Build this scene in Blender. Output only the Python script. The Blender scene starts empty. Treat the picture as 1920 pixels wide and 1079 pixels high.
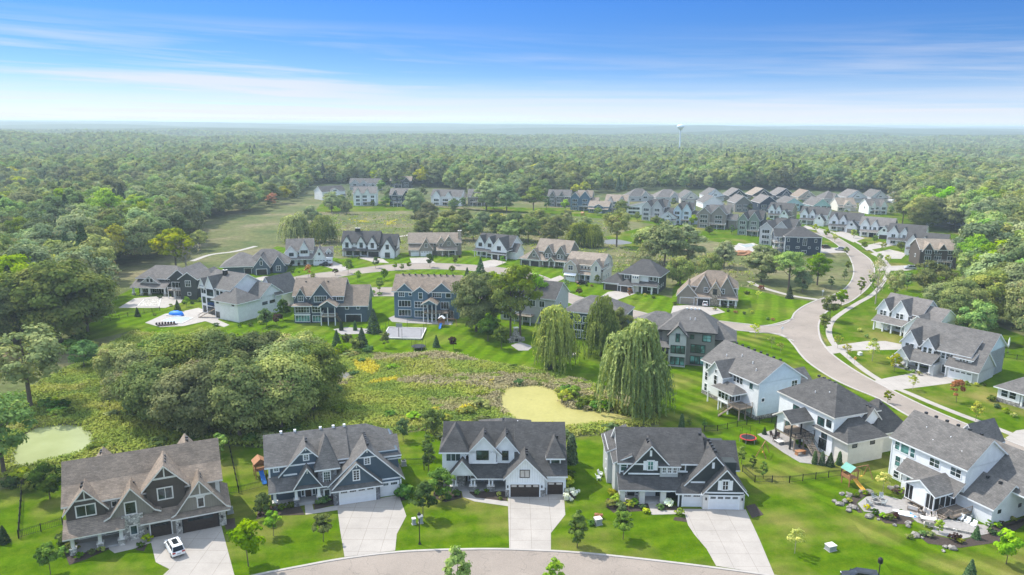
import bpy, math, random
import numpy as np
from mathutils import Vector, Matrix
R = math.radians
# ------------------------------------------------------------------ camera model (photo pixels -> points on the ground)
F = 1400.0; CX, CY = 960.0, 539.5
ROLL = math.atan(12/1920.0); PITCH = math.atan(308.5/F); CAMZ = 60.0
def at(px, py, z=0.0):
    x, y = px-CX, py-CY
    c, s = math.cos(ROLL), math.sin(ROLL)
    x, y = c*x+s*y, -s*x+c*y
    d = (x, F*math.cos(PITCH)-y*math.sin(PITCH), -F*math.sin(PITCH)-y*math.cos(PITCH))
    t = (z-CAMZ)/d[2]
    return (d[0]*t, d[1]*t, z)
def proj(x, y, z):
    z -= CAMZ
    v = -(z*math.cos(PITCH)+y*math.sin(PITCH)); w = y*math.cos(PITCH)-z*math.sin(PITCH)
    a, b = F*x/w, F*v/w
    c, s = math.cos(ROLL), math.sin(ROLL)
    return (CX+c*a-s*b, CY+s*a+c*b)
def height_at(px, py, ptop):
    X = at(px, py); lo, hi = 0, 59
    for _ in range(40):
        m = (lo+hi)/2
        if proj(X[0], X[1], m)[1] > ptop: lo = m
        else: hi = m
    return lo
sc = bpy.context.scene
COL = sc.collection
cam_d = bpy.data.cameras.new('camera'); cam = bpy.data.objects.new('camera', cam_d); COL.objects.link(cam)
cam_d.sensor_fit = 'HORIZONTAL'; cam_d.sensor_width = 36.0; cam_d.lens = 36.0*F/1920.0
cam_d.clip_start = 0.5; cam_d.clip_end = 60000
cam.matrix_world = Matrix.Translation((0, 0, CAMZ)) @ Matrix.Rotation(R(90)-PITCH, 4, 'X') @ Matrix.Rotation(ROLL, 4, 'Z')
sc.camera = cam
# ------------------------------------------------------------------ materials
MATS = {}
class NT:
    """small helper round a node tree"""
    def __init__(s, name):
        s.m = bpy.data.materials.new(name); s.m.use_nodes = True
        s.t = s.m.node_tree; s.n = s.t.nodes; s.l = s.t.links
        s.b = s.n['Principled BSDF']; s.out = s.n['Material Output']
        s.b.inputs['Specular IOR Level'].default_value = 0.25
        MATS[name] = s.m
    def add(s, typ, **kw):
        n = s.n.new(typ)
        for k, v in kw.items():
            if k in n.inputs.keys() and not hasattr(n, k): n.inputs[k].default_value = v
            elif hasattr(n, k): setattr(n, k, v)
            else: n.inputs[k].default_value = v
        return n
    def link(s, a, b): s.l.new(a, b)
    def coord(s, scale=(1, 1, 1), rot=(0, 0, 0), kind='Object'):
        tc = s.n.new('ShaderNodeTexCoord'); mp = s.n.new('ShaderNodeMapping')
        mp.inputs['Scale'].default_value = scale; mp.inputs['Rotation'].default_value = rot
        s.link(tc.outputs[kind], mp.inputs['Vector']); return mp.outputs['Vector']
    def noise(s, vec, scale, detail=4, rough=.55, dist=0.0):
        n = s.n.new('ShaderNodeTexNoise'); n.inputs['Scale'].default_value = scale
        n.inputs['Detail'].default_value = detail; n.inputs['Roughness'].default_value = rough
        n.inputs['Distortion'].default_value = dist
        s.link(vec, n.inputs['Vector']); return n.outputs['Fac']
    def ramp(s, fac, stops):
        n = s.n.new('ShaderNodeValToRGB'); e = n.color_ramp.elements
        while len(e) < len(stops): e.new(0.5)
        for i, (p, c) in enumerate(stops):
            e[i].position = p; e[i].color = (c[0], c[1], c[2], 1) if not isinstance(c, (int, float)) else (c, c, c, 1)
        s.link(fac, n.inputs['Fac']); return n.outputs['Color']
    def mix(s, fac, a, b, mode='MIX'):
        n = s.n.new('ShaderNodeMix'); n.data_type = 'RGBA'; n.blend_type = mode
        for v, i in ((fac, n.inputs[0]), (a, n.inputs[6]), (b, n.inputs[7])):
            if hasattr(v, 'links'): s.link(v, i)
            elif isinstance(v, (int, float)): i.default_value = v if i.type == 'VALUE' else (v, v, v, 1)
            else: i.default_value = (v[0], v[1], v[2], 1)
        return n.outputs[2]
    def math(s, op, a, b=0.0):
        n = s.n.new('ShaderNodeMath'); n.operation = op
        for v, i in ((a, n.inputs[0]), (b, n.inputs[1])):
            if hasattr(v, 'links'): s.link(v, i)
            else: i.default_value = v
        return n.outputs[0]
    def bump(s, h, strength=.3, dist=.05):
        n = s.n.new('ShaderNodeBump'); n.inputs['Strength'].default_value = strength; n.inputs['Distance'].default_value = dist
        s.link(h, n.inputs['Height']); s.link(n.outputs['Normal'], s.b.inputs['Normal'])
    def base(s, c): 
        if hasattr(c, 'links'): s.link(c, s.b.inputs['Base Color'])
        else: s.b.inputs['Base Color'].default_value = (*c, 1)
def plain(name, c, rough=.6, var=.12, scale=1.5, metal=0.0, spec=.25):
    m = NT(name); v = m.coord()
    n = m.noise(v, scale, 5)
    f = m.ramp(n, [(.3, 1-var), (.7, 1+var)])
    m.base(m.mix(1.0, c, f, 'MULTIPLY')); m.b.inputs['Roughness'].default_value = rough
    m.b.inputs['Metallic'].default_value = metal; m.b.inputs['Specular IOR Level'].default_value = spec
    return m.m
def siding(name, c, pitch=.18, vertical=False, var=.07):
    """lap siding (or board and batten): a fine groove every `pitch` metres"""
    m = NT(name); tc = m.n.new('ShaderNodeTexCoord'); sp = m.n.new('ShaderNodeSeparateXYZ'); m.link(tc.outputs['Object'], sp.inputs[0])
    if vertical: u = m.math('ADD', sp.outputs['X'], sp.outputs['Y'])
    else: u = sp.outputs['Z']
    f = m.math('FRACT', m.math('DIVIDE', u, pitch))
    g = m.math('LESS_THAN', f, .14)
    n = m.noise(tc.outputs['Object'], .9, 5); n2 = m.noise(tc.outputs['Object'], 9, 3)
    k = m.ramp(n, [(.3, 1-var), (.7, 1+var)]); k2 = m.ramp(n2, [(.3, 1-var*.5), (.7, 1+var*.5)])
    col = m.mix(1.0, m.mix(1.0, c, k, 'MULTIPLY'), k2, 'MULTIPLY')
    col = m.mix(m.math('MULTIPLY', g, .28), col, (c[0]*.35, c[1]*.35, c[2]*.35))
    m.base(col); m.b.inputs['Roughness'].default_value = .62
    m.bump(f, .25, .03); return m.m
def shingle(name, c, warm=.0):
    m = NT(name); v = m.coord()
    br = m.n.new('ShaderNodeTexBrick'); br.inputs['Scale'].default_value = 1.0
    br.inputs['Brick Width'].default_value = .55; br.inputs['Row Height'].default_value = .19; br.inputs['Mortar Size'].default_value = .018
    br.inputs['Color1'].default_value = (.62, .62, .62, 1); br.inputs['Color2'].default_value = (1.25, 1.22, 1.18, 1); br.inputs['Mortar'].default_value = (.45, .45, .45, 1)
    tc = m.n.new('ShaderNodeTexCoord'); sp = m.n.new('ShaderNodeSeparateXYZ'); m.link(tc.outputs['Object'], sp.inputs[0])
    cb = m.n.new('ShaderNodeCombineXYZ'); m.link(m.math('ADD', sp.outputs['X'], sp.outputs['Y']), cb.inputs['X']); m.link(m.math('MULTIPLY', sp.outputs['Z'], 1.35), cb.inputs['Y'])
    m.link(cb.outputs[0], br.inputs['Vector'])
    n = m.noise(v, .55, 6, .65); n2 = m.noise(v, 6, 4, .7)
    col = m.mix(.55, c, br.outputs['Color'], 'MULTIPLY')
    col = m.mix(1.0, col, m.ramp(n, [(.3, .78), (.7, 1.2)]), 'MULTIPLY')
    col = m.mix(1.0, col, m.ramp(n2, [(.3, .8), (.7, 1.2)]), 'MULTIPLY')
    m.base(col); m.b.inputs['Roughness'].default_value = .85; m.b.inputs['Specular IOR Level'].default_value = .2
    m.bump(n2, .35, .04); return m.m
def stone(name, c, scale=3.2):
    m = NT(name); v = m.coord()
    vo = m.n.new('ShaderNodeTexVoronoi'); vo.inputs['Scale'].default_value = scale; m.link(v, vo.inputs['Vector'])
    ve = m.n.new('ShaderNodeTexVoronoi'); ve.feature = 'DISTANCE_TO_EDGE'; ve.inputs['Scale'].default_value = scale; m.link(v, ve.inputs['Vector'])
    hs = m.n.new('ShaderNodeSeparateColor'); m.link(vo.outputs['Color'], hs.inputs[0])
    k = m.ramp(hs.outputs[0], [(0, .5), (.5, 1.0), (1, 1.6)])
    col = m.mix(1.0, c, k, 'MULTIPLY')
    col = m.mix(m.math('LESS_THAN', ve.outputs['Distance'], .035), col, (c[0]*.45, c[1]*.45, c[2]*.45))
    m.base(col); m.b.inputs['Roughness'].default_value = .85; m.bump(ve.outputs['Distance'], .4, .05); return m.m
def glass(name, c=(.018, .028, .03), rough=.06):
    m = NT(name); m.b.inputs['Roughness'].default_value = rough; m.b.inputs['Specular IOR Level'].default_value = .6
    v = m.coord(); m.base(m.mix(1.0, c, m.ramp(m.noise(v, .42, 3, .5), [(.38, .5), (.52, 1.3), (.66, 4.2)]), 'MULTIPLY')); m.bump(m.noise(v, 1.2, 2), .05, .02); return m.m  # noise in the glass colour stands in for uneven reflections and curtains
siding('white_siding', (.80, .81, .81)); siding('white_batten', (.80, .81, .81), .4, True)
siding('grey_green_siding', (.235, .208, .172)); siding('brown_shake', (.092, .075, .062), .22)
siding('taupe_batten', (.25, .22, .18), .35, True); siding('taupe_siding', (.25, .225, .19))
siding('slate_blue_siding', (.078, .112, .145)); siding('charcoal_siding', (.048, .057, .058)); siding('charcoal_batten', (.050, .060, .060), .4, True)
siding('navy_siding', (.028, .045, .072)); siding('blue_siding', (.105, .175, .235)); siding('teal_siding', (.035, .065, .075))
siding('pale_blue_siding', (.58, .68, .74)); siding('cream_siding', (.70, .66, .58)); siding('beige_siding', (.50, .45, .37))
siding('light_grey_siding', (.46, .47, .46)); siding('grey_siding', (.19, .185, .17)); siding('mint_siding', (.42, .58, .58)); siding('sage_siding', (.22, .27, .22))
shingle('grey_shingle', (.145, .137, .128)); shingle('dark_shingle', (.088, .085, .082)); shingle('brown_shingle', (.250, .200, .155)); shingle('tan_shingle', (.29, .24, .19))
shingle('mid_shingle', (.185, .170, .157))
plain('white_trim', (.80, .81, .81), .5, .05); plain('stone_trim', (.70, .665, .61), .6, .06); plain('black_trim', (.02, .02, .021), .45, .2); plain('dark_metal', (.03, .03, .032), .4, .2)
plain('garage_brown', (.05, .036, .030), .5, .15, 3); plain('garage_white', (.74, .75, .76), .5, .04); plain('garage_tan', (.30, .26, .21), .5, .08); plain('garage_black', (.028, .03, .033), .45, .15)
stone('grey_stone', (.30, .285, .26)); stone('blue_stone', (.19, .19, .20)); stone('pale_stone', (.46, .43, .38)); stone('tan_stone', (.42, .35, .27)); stone('boulder_stone', (.27, .25, .22), 1.3)
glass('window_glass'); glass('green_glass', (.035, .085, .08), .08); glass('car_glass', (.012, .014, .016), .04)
plain('concrete', (.38, .35, .315), .85, .09, .8); plain('concrete_grey', (.36, .35, .34), .85, .1, .9); plain('court_grey', (.25, .245, .25), .8, .1, 1.0); plain('paver', (.31, .29, .27), .85, .14, 2.5)
plain('cedar', (.36, .175, .085), .6, .2, 4); plain('deck_wood', (.25, .20, .155), .7, .2, 5); plain('mulch', (.060, .045, .036), .95, .3, 5); plain('gravel_bed', (.20, .185, .17), .95, .3, 6)
plain('water_blue', (.50, .56, .56), .08, .05, .5, spec=.6); plain('red_paint', (.45, .05, .04), .45, .1); plain('blue_paint', (.03, .18, .55), .4, .1); plain('green_paint', (.10, .30, .24), .5, .1)
plain('yellow_paint', (.72, .38, .05), .45, .1); plain('white_paint', (.82, .82, .80), .25, .03, spec=.5); plain('silver_paint', (.45, .46, .47), .3, .05, metal=.3); plain('black_paint', (.015, .016, .018), .25, .1, spec=.5)
plain('rubber', (.02, .02, .02), .8, .1); plain('grey_box', (.32, .34, .33), .6, .1); plain('cushion', (.55, .50, .45), .8, .1); plain('brown_paint', (.06, .035, .028), .3, .1, spec=.5)
plain('bark', (.13, .10, .078), .9, .3, 6); plain('pale_bark', (.36, .31, .26), .9, .25, 4); plain('tarp_blue', (.02, .22, .80), .5, .08); plain('tank_paint', (.62, .72, .78), .45, .05)
# ------------------------------------------------------------------ mesh building
class MB:
    def __init__(s): s.v = []; s.f = []; s.mi = []; s.mats = []
    def midx(s, m):
        if m not in s.mats: s.mats.append(m)
        return s.mats.index(m)
    def face(s, pts, m):
        i = len(s.v); s.v += [tuple(p) for p in pts]; s.f.append(tuple(range(i, i+len(pts)))); s.mi.append(s.midx(m))
    def box(s, x0, x1, y0, y1, z0, z1, m, xf=None):
        P = [(x0, y0, z0), (x1, y0, z0), (x1, y1, z0), (x0, y1, z0), (x0, y0, z1), (x1, y0, z1), (x1, y1, z1), (x0, y1, z1)]
        if xf: P = [xf(p) for p in P]
        i = len(s.v); s.v += P; k = s.midx(m)
        for q in ((3, 2, 1, 0), (4, 5, 6, 7), (0, 1, 5, 4), (1, 2, 6, 5), (2, 3, 7, 6), (3, 0, 4, 7)):
            s.f.append(tuple(i+a for a in q)); s.mi.append(k)
    def prism(s, poly, z0, z1, m, side=None, bottom=False):
        """upright prism over a ground polygon [(x,y),...]"""
        a = sum(poly[i-1][0]*poly[i][1]-poly[i][0]*poly[i-1][1] for i in range(len(poly)))
        if a < 0: poly = poly[::-1]
        n = len(poly); i = len(s.v)
        s.v += [(p[0], p[1], z1) for p in poly]+[(p[0], p[1], z0) for p in poly]
        k = s.midx(m); ks = s.midx(side or m)
        s.f.append(tuple(range(i, i+n))); s.mi.append(k)
        for j in range(n):
            q = (j+1) % n; s.f.append((i+j, i+n+j, i+n+q, i+q)); s.mi.append(ks)
        if bottom: s.f.append(tuple(range(i+2*n-1, i+n-1, -1))); s.mi.append(ks)
    def tube(s, a, b, r0, r1, m, n=8, cap=True):
        a, b = Vector(a), Vector(b); d = (b-a)
        if d.length < 1e-6: return
        d.normalize(); u = d.orthogonal().normalized(); w = d.cross(u); i = len(s.v); k = s.midx(m)
        for c, r in ((a, r0), (b, r1)):
            for j in range(n):
                t = 2*math.pi*j/n; s.v.append(tuple(c+u*(r*math.cos(t))+w*(r*math.sin(t))))
        for j in range(n):
            q = (j+1) % n; s.f.append((i+j, i+q, i+n+q, i+n+j)); s.mi.append(k)
        if cap:
            s.f.append(tuple(range(i+n-1, i-1, -1))); s.mi.append(k); s.f.append(tuple(range(i+n, i+2*n))); s.mi.append(k)
    def lathe(s, cx, cy, prof, m, n=16):
        i = len(s.v); k = s.midx(m)
        for r, z in prof:
            for j in range(n):
                t = 2*math.pi*j/n; s.v.append((cx+r*math.cos(t), cy+r*math.sin(t), z))
        for a in range(len(prof)-1):
            for j in range(n):
                q = (j+1) % n; s.f.append((i+a*n+j, i+a*n+q, i+(a+1)*n+q, i+(a+1)*n+j)); s.mi.append(k)
        s.f.append(tuple(range(i+n-1, i-1, -1))); s.mi.append(k)
        e = i+(len(prof)-1)*n; s.f.append(tuple(range(e, e+n))); s.mi.append(k)
    def blob(s, c, r, m, seed=0, rough=.18, n=10):
        """a rounded lump (boulder, cushion): r = (rx, ry, rz)"""
        rnd = random.Random(seed); i = len(s.v); k = s.midx(m); rows = n//2
        s.v.append((c[0], c[1], c[2]-r[2]))
        for a in range(1, rows):
            ph = -math.pi/2+math.pi*a/rows
            for j in range(n):
                t = 2*math.pi*j/n; q = 1+rnd.uniform(-rough, rough)
                s.v.append((c[0]+r[0]*q*math.cos(ph)*math.cos(t), c[1]+r[1]*q*math.cos(ph)*math.sin(t), c[2]+r[2]*q*math.sin(ph)))
        s.v.append((c[0], c[1], c[2]+r[2])); e = len(s.v)-1
        for j in range(n):
            q = (j+1) % n; s.f.append((i, i+1+q, i+1+j)); s.mi.append(k)
            for a in range(rows-2):
                b = i+1+a*n; s.f.append((b+j, b+q, b+n+q, b+n+j)); s.mi.append(k)
            b = i+1+(rows-2)*n; s.f.append((b+j, b+q, e)); s.mi.append(k)
    def mesh(s, name):
        me = bpy.data.meshes.new(name); me.from_pydata(s.v, [], s.f)
        for m in s.mats: me.materials.append(MATS[m])
        me.polygons.foreach_set('material_index', s.mi); me.update(); return me
    def build(s, name, parent=None, loc=None, rot=0.0, smooth=False):
        me = s.mesh(name); o = bpy.data.objects.new(name, me); COL.objects.link(o)
        if smooth: me.polygons.foreach_set('use_smooth', [True]*len(me.polygons))
        if parent: o.parent = parent
        if loc is not None: o.location = loc; o.rotation_euler.z = rot
        return o
def tag(o, label=None, cat=None, group=None, kind=None):
    for k, v in (('label', label), ('category', cat), ('group', group), ('kind', kind)):
        if v: o[k] = v
    return o
def empty(name, loc=(0, 0, 0), rot=0.0, label=None, cat=None, group=None):
    o = bpy.data.objects.new(name, None); COL.objects.link(o); o.location = loc; o.rotation_euler.z = rot
    o.empty_display_size = .5
    return tag(o, label, cat, group)
def pxs(*pts): return [at(x, y) for x, y in pts]
def smooth_line(P, n=6, closed=False):
    """Catmull-Rom through ground points"""
    P = [Vector(p[:2]) for p in P]; out = []; N = len(P)
    for i in range(N if closed else N-1):
        p1, p2 = P[i], P[(i+1) % N]
        p0 = P[i-1] if (i > 0 or closed) else p1*2-p2
        p3 = P[(i+2) % N] if (i+2 < N or closed) else p2*2-p1
        for k in range(n):
            t = k/n
            out.append(tuple(.5*((2*p1)+(p2-p0)*t+(2*p0-5*p1+4*p2-p3)*t*t+(3*p1-p0-3*p2+p3)*t**3)))
    if not closed: out.append(tuple(P[-1]))
    return out
def offset_line(L, d):
    out = []
    for i in range(len(L)):
        a = Vector(L[max(i-1, 0)]); b = Vector(L[min(i+1, len(L)-1)]); t = (b-a)
        if t.length < 1e-9: t = Vector((1, 0))
        t.normalize(); out.append((L[i][0]-t.y*d, L[i][1]+t.x*d))
    return out
def inside(p, poly):
    x, y = p[0], p[1]; c = False; n = len(poly)
    for i in range(n):
        x0, y0 = poly[i][0], poly[i][1]; x1, y1 = poly[i-1][0], poly[i-1][1]
        if (y0 > y) != (y1 > y) and x < (x1-x0)*(y-y0)/(y1-y0)+x0: c = not c
    return c
# ------------------------------------------------------------------ sky, sun, air
SUN_EL, SUN_AZ = R(52.5), R(-56.8)          # azimuth from +Y towards +X
w = bpy.data.worlds.new('World'); sc.world = w; w.use_nodes = True
t = w.node_tree; N = t.nodes; L = t.links
bg = N['Background']
sky = N.new('ShaderNodeTexSky'); sky.sky_type = 'NISHITA'; sky.sun_disc = False; sky.sun_elevation = SUN_EL; sky.sun_rotation = SUN_AZ
sky.air_density = 1.0; sky.dust_density = .3; sky.ozone_density = 3.0; sky.altitude = 300
tc = N.new('ShaderNodeTexCoord'); sp = N.new('ShaderNodeSeparateXYZ'); L.new(tc.outputs['Generated'], sp.inputs[0])
def wm(op, a, b=0.0, clamp=False):
    n = N.new('ShaderNodeMath'); n.operation = op; n.use_clamp = clamp
    for v, i in ((a, n.inputs[0]), (b, n.inputs[1])):
        if hasattr(v, 'links'): L.new(v, i)
        else: i.default_value = v
    return n.outputs[0]
zc = wm('MAXIMUM', sp.outputs['Z'], 0.004)
# deep clear air: the upper sky's blue comes down close to the horizon
up = N.new('ShaderNodeCombineXYZ'); L.new(sp.outputs['X'], up.inputs[0]); L.new(sp.outputs['Y'], up.inputs[1])
L.new(wm('ADD', wm('MULTIPLY', zc, 3.2), .05), up.inputs[2])
nv = N.new('ShaderNodeVectorMath'); nv.operation = 'NORMALIZE'; L.new(up.outputs[0], nv.inputs[0]); L.new(nv.outputs[0], sky.inputs['Vector'])
def wmix(fac, a, b, mode='MIX'):
    n = N.new('ShaderNodeMix'); n.data_type = 'RGBA'; n.blend_type = mode
    for v, i in ((fac, n.inputs[0]), (a, n.inputs[6]), (b, n.inputs[7])):
        if hasattr(v, 'links'): L.new(v, i)
        elif isinstance(v, (int, float)): i.default_value = v
        else: i.default_value = (*v, 1)
    return n.outputs[2]
def wramp(f, stops):
    n = N.new('ShaderNodeValToRGB'); e = n.color_ramp.elements
    while len(e) < len(stops): e.new(.5)
    for i, (p, c) in enumerate(stops): e[i].position = p; e[i].color = (c, c, c, 1)
    L.new(f, n.inputs['Fac']); return n.outputs['Color']
def wnoise(sx, sz, scale, detail, off=0.0, dist=0.0, tilt=0.0):
    """cloud streaks: long sideways, thin upwards (azimuth x elevation)"""
    c = N.new('ShaderNodeCombineXYZ')
    az = wm('ARCTAN2', sp.outputs['X'], sp.outputs['Y'])
    L.new(wm('MULTIPLY', az, sx), c.inputs[0]); L.new(wm('ADD', wm('MULTIPLY', zc, sz), wm('MULTIPLY', az, tilt)), c.inputs[1]); c.inputs[2].default_value = off
    n = N.new('ShaderNodeTexNoise'); n.inputs['Scale'].default_value = scale; n.inputs['Detail'].default_value = detail; n.inputs['Roughness'].default_value = .58; n.inputs['Distortion'].default_value = dist
    L.new(c.outputs[0], n.inputs['Vector']); return n.outputs['Fac']
tint = wramp(wm('MULTIPLY', zc, 2.2), [(.0, 0.0), (.45, 0.0), (.85, 1.0)])
def wramp3(f, stops):
    n = N.new('ShaderNodeValToRGB'); e = n.color_ramp.elements
    while len(e) < len(stops): e.new(.5)
    for i, (p, c) in enumerate(stops): e[i].position = p; e[i].color = (*c, 1)
    L.new(f, n.inputs['Fac']); return n.outputs['Color']
lowsky = wramp3(wm('MULTIPLY', zc, 6.0), [(.0, (.60, .55, .54)), (.30, (.45, .52, .56)), (.56, (.315, .48, .60)), (.92, (.225, .455, .69)), (1.0, (.22, .45, .69))])
blue = wmix(tint, wmix(1.0, sky.outputs[0], lowsky, 'MULTIPLY'), wmix(1.0, sky.outputs[0], (3.9, 3.0, 2.1), 'MULTIPLY'))  # sky above the view brightened, added fill for shaded sides
az = wm('ARCTAN2', sp.outputs['X'], sp.outputs['Y'])
band = wramp(wm('MULTIPLY', zc, 6.0), [(.0, 1.0), (.16, 1.0), (.40, .80), (.60, .38), (.74, .0)])          # cloud bank thins upwards
side = wramp(wm('ADD', wm('MULTIPLY', az, .8), .5), [(.0, 1.0), (.28, .95), (.42, .50), (.58, .22), (.72, .28), (.85, .5), (1, .6)])
st = wramp(wm('ADD', wm('MULTIPLY', wnoise(1.5, 30, 1.3, 5, 3.1, .5, .9), .72), wm('MULTIPLY', wnoise(4, 90, 1.3, 6, 7.7, .4, 2.0), .28)), [(.44, 0.0), (.60, .9)])
low = wramp(wm('MULTIPLY', zc, 12.0), [(.0, .9), (.14, .92), (.34, .62), (.52, .22), (.70, 0)])
cl = wm('MULTIPLY', wm('MULTIPLY', band, side), st)
low2 = wm('MULTIPLY', low, wramp(wnoise(1.6, 55, 1.5, 7, 1.3, .5), [(.34, .35), (.58, 1.0)]))
cl = wm('MAXIMUM', cl, low2, True)
fill_veil = wm('MULTIPLY', wramp(sp.outputs['Z'], [(.35, 0.0), (.6, 1.0)]), .33)  # unseen white cloud overhead, added only as neutral fill light
col = wmix(wm('MAXIMUM', cl, fill_veil), blue, (2.9, 2.95, 3.2))
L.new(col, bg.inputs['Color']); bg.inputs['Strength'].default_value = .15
sl = bpy.data.lights.new('sun', 'SUN'); sl.energy = 2.85; sl.angle = R(.55); sl.color = (1.0, .955, .88)
so = bpy.data.objects.new('sun', sl); COL.objects.link(so)
sd = Vector((math.sin(SUN_AZ)*math.cos(SUN_EL), math.cos(SUN_AZ)*math.cos(SUN_EL), math.sin(SUN_EL)))
so.rotation_euler = (-sd).to_track_quat('-Z', 'Y').to_euler(); so.location = sd*500
sc.view_settings.view_transform = 'Standard'; sc.view_settings.look = 'None'; sc.view_settings.gamma = 1.0; sc.view_settings.exposure = 1.0
cy = sc.cycles
cy.max_bounces = 5; cy.diffuse_bounces = 3; cy.glossy_bounces = 2; cy.transmission_bounces = 3; cy.volume_bounces = 0; cy.transparent_max_bounces = 6
cy.use_denoising = True; cy.denoiser = 'OPENIMAGEDENOISE'; cy.denoising_input_passes = 'RGB_ALBEDO_NORMAL'; cy.denoising_prefilter = 'ACCURATE'
cy.use_adaptive_sampling = False; cy.sample_clamp_indirect = 8.0; cy.caustics_reflective = False; cy.caustics_refractive = False
# the air itself: one even, thin haze round everything
hz = NT('haze'); hz.n.remove(hz.b); pv = hz.n.new('ShaderNodeVolumePrincipled')
pv.inputs['Color'].default_value = (.80, .96, 1.0, 1); pv.inputs['Density'].default_value = .00018; pv.inputs['Anisotropy'].default_value = .15
hz.link(pv.outputs[0], hz.out.inputs['Volume'])
hb = MB(); hb.box(-16000, 16000, -400, 19000, -41, 68, 'haze'); tag(hb.build('haze'), kind='stuff')
# ------------------------------------------------------------------ ground: one sheet to the horizon, low hills far off
def terrain(x, y):
    r = np.hypot(x, y); th = np.arctan2(x, y)
    k = np.clip((r-750)/1500, 0, 1); k = k*k*(3-2*k)
    h = 9*np.sin(x/410+1.3)*np.sin(y/330+.4)+7*np.sin((x+.6*y)/640+2.0)+5*np.sin((x*.8-y)/260)
    far = np.clip((r-2300)/4500, 0, 1)
    h2 = 16*np.sin(r/900+3*th)+14*np.sin(th*9+r/1500+1)+9*np.sin(th*23+r/700)
    tilt = 0
    z = k*(h*1.45*(1-far*.5)-8)+far*(h2*.42+36)
    lim = 22+26*far
    return np.where(z > lim, lim+(z-lim)*.4, z)
m = NT('ground'); v = m.coord()
n1 = m.noise(v, .035, 6, .6); n2 = m.noise(v, .35, 5, .65); n3 = m.noise(v, 2.5, 4, .7)
c1 = m.ramp(n1, [(.32, (.066, .095, .026)), (.5, (.115, .125, .042)), (.66, (.185, .16, .085))])
c2 = m.ramp(n2, [(.3, .6), (.7, 1.35)]); c3 = m.ramp(n3, [(.3, .75), (.7, 1.25)])
mead = m.mix(1.0, m.mix(1.0, c1, c2, 'MULTIPLY'), c3, 'MULTIPLY')
# woods beyond: from about 2.6 km out the tree cover is the ground's own surface
ln = m.n.new('ShaderNodeVectorMath'); ln.operation = 'LENGTH'; tcg = m.n.new('ShaderNodeTexCoord'); m.link(tcg.outputs['Object'], ln.inputs[0])
fk = m.ramp(m.math('DIVIDE', ln.outputs['Value'], 3200), [(.18, 0.0), (.24, 1.0)])
w1 = m.noise(v, .02, 8, .7); w2 = m.noise(v, .0016, 5, .6)
wood = m.mix(1.0, m.ramp(w1, [(.3, (.022, .040, .018)), (.55, (.055, .080, .032)), (.75, (.085, .105, .045))]), m.ramp(w2, [(.3, .75), (.7, 1.25)]), 'MULTIPLY')
m.base(m.mix(fk, mead, wood)); m.b.inputs['Roughness'].default_value = .95; m.b.inputs['Specular IOR Level'].default_value = .1
m.bump(n2, .5, .3)
rs = [0]+list(np.geomspace(60, 18500, 120)); nth = 150; ths = np.linspace(-1.0, 1.0, nth)
vx, fc = [], []
for r in rs:
    for a in ths:
        x, y = r*math.sin(a), r*math.cos(a)-30
        cov = min(max((r-2600)/500, 0), 1)*11
        vx.append((x, y, float(terrain(x, y))+cov))
for i in range(len(rs)-1):
    for j in range(nth-1):
        a = i*nth+j; fc.append((a, a+1, a+nth+1, a+nth))
me = bpy.data.meshes.new('ground'); me.from_pydata(vx, [], [f[::-1] for f in fc]); me.materials.append(MATS['ground'])
me.polygons.foreach_set('use_smooth', [True]*len(me.polygons)); me.update()
gr = bpy.data.objects.new('ground', me); COL.objects.link(gr); tag(gr, kind='structure')
# ------------------------------------------------------------------ lawns
def lawn_mat(name, ang, amp=.22, width=2.6, dry=.55, tone=1.0):
    m = NT(name); v = m.coord(); vr = m.coord((1, 1, 1), (0, 0, R(ang)))
    s = m.n.new('ShaderNodeSeparateXYZ'); m.link(vr, s.inputs[0])
    wob = m.noise(v, .08, 2)
    ph = m.math('MULTIPLY', m.math('ADD', s.outputs['X'], m.math('MULTIPLY', wob, 3.0)), 2*math.pi/(2*width))
    sn = m.math('ADD', m.math('MULTIPLY', m.math('SINE', ph), .5), .5)
    n1 = m.noise(v, .06, 5, .6); n2 = m.noise(v, .5, 6, .7); n3 = m.noise(v, 5, 4, .7)
    c = m.ramp(n2, [(.30, (.042*tone, .095*tone, .001)), (.5, (.068*tone, .128*tone, .002)), (.72, (.105*tone, .160*tone, .005))])
    c = m.mix(m.math('MULTIPLY', m.ramp(n1, [(.48, 0.0), (.68, 1.0)]), dry), c, (.215, .185, .055))
    c = m.mix(1.0, c, m.ramp(sn, [(.25, 1-amp), (.75, 1+amp)]), 'MULTIPLY')
    c = m.mix(1.0, c, m.ramp(n3, [(.25, .74), (.75, 1.24)]), 'MULTIPLY')
    m.base(c); m.b.inputs['Roughness'].default_value = 1; m.b.inputs['Specular IOR Level'].default_value = 0
    m.bump(n3, .6, .08); return name
lawn_mat('lawn_front', 78, .08, 2.2, .75); lawn_mat('lawn_back', 20, .14, 2.4, .35, 1.15); lawn_mat('lawn_ring', 62, .15, 2.2, .45, 1.12); lawn_mat('lawn_right', -38, .17, 2.2, .8); lawn_mat('lawn_far', 10, .06, 3, .9, .95)
def sheet(name, poly, z, mat, th=None, kind='structure', side=None):
    b = MB(); b.prism([p[:2] for p in poly], z-(th if th else min(z, .06)), z, mat, side); return tag(b.build(name), kind=kind)
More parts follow.
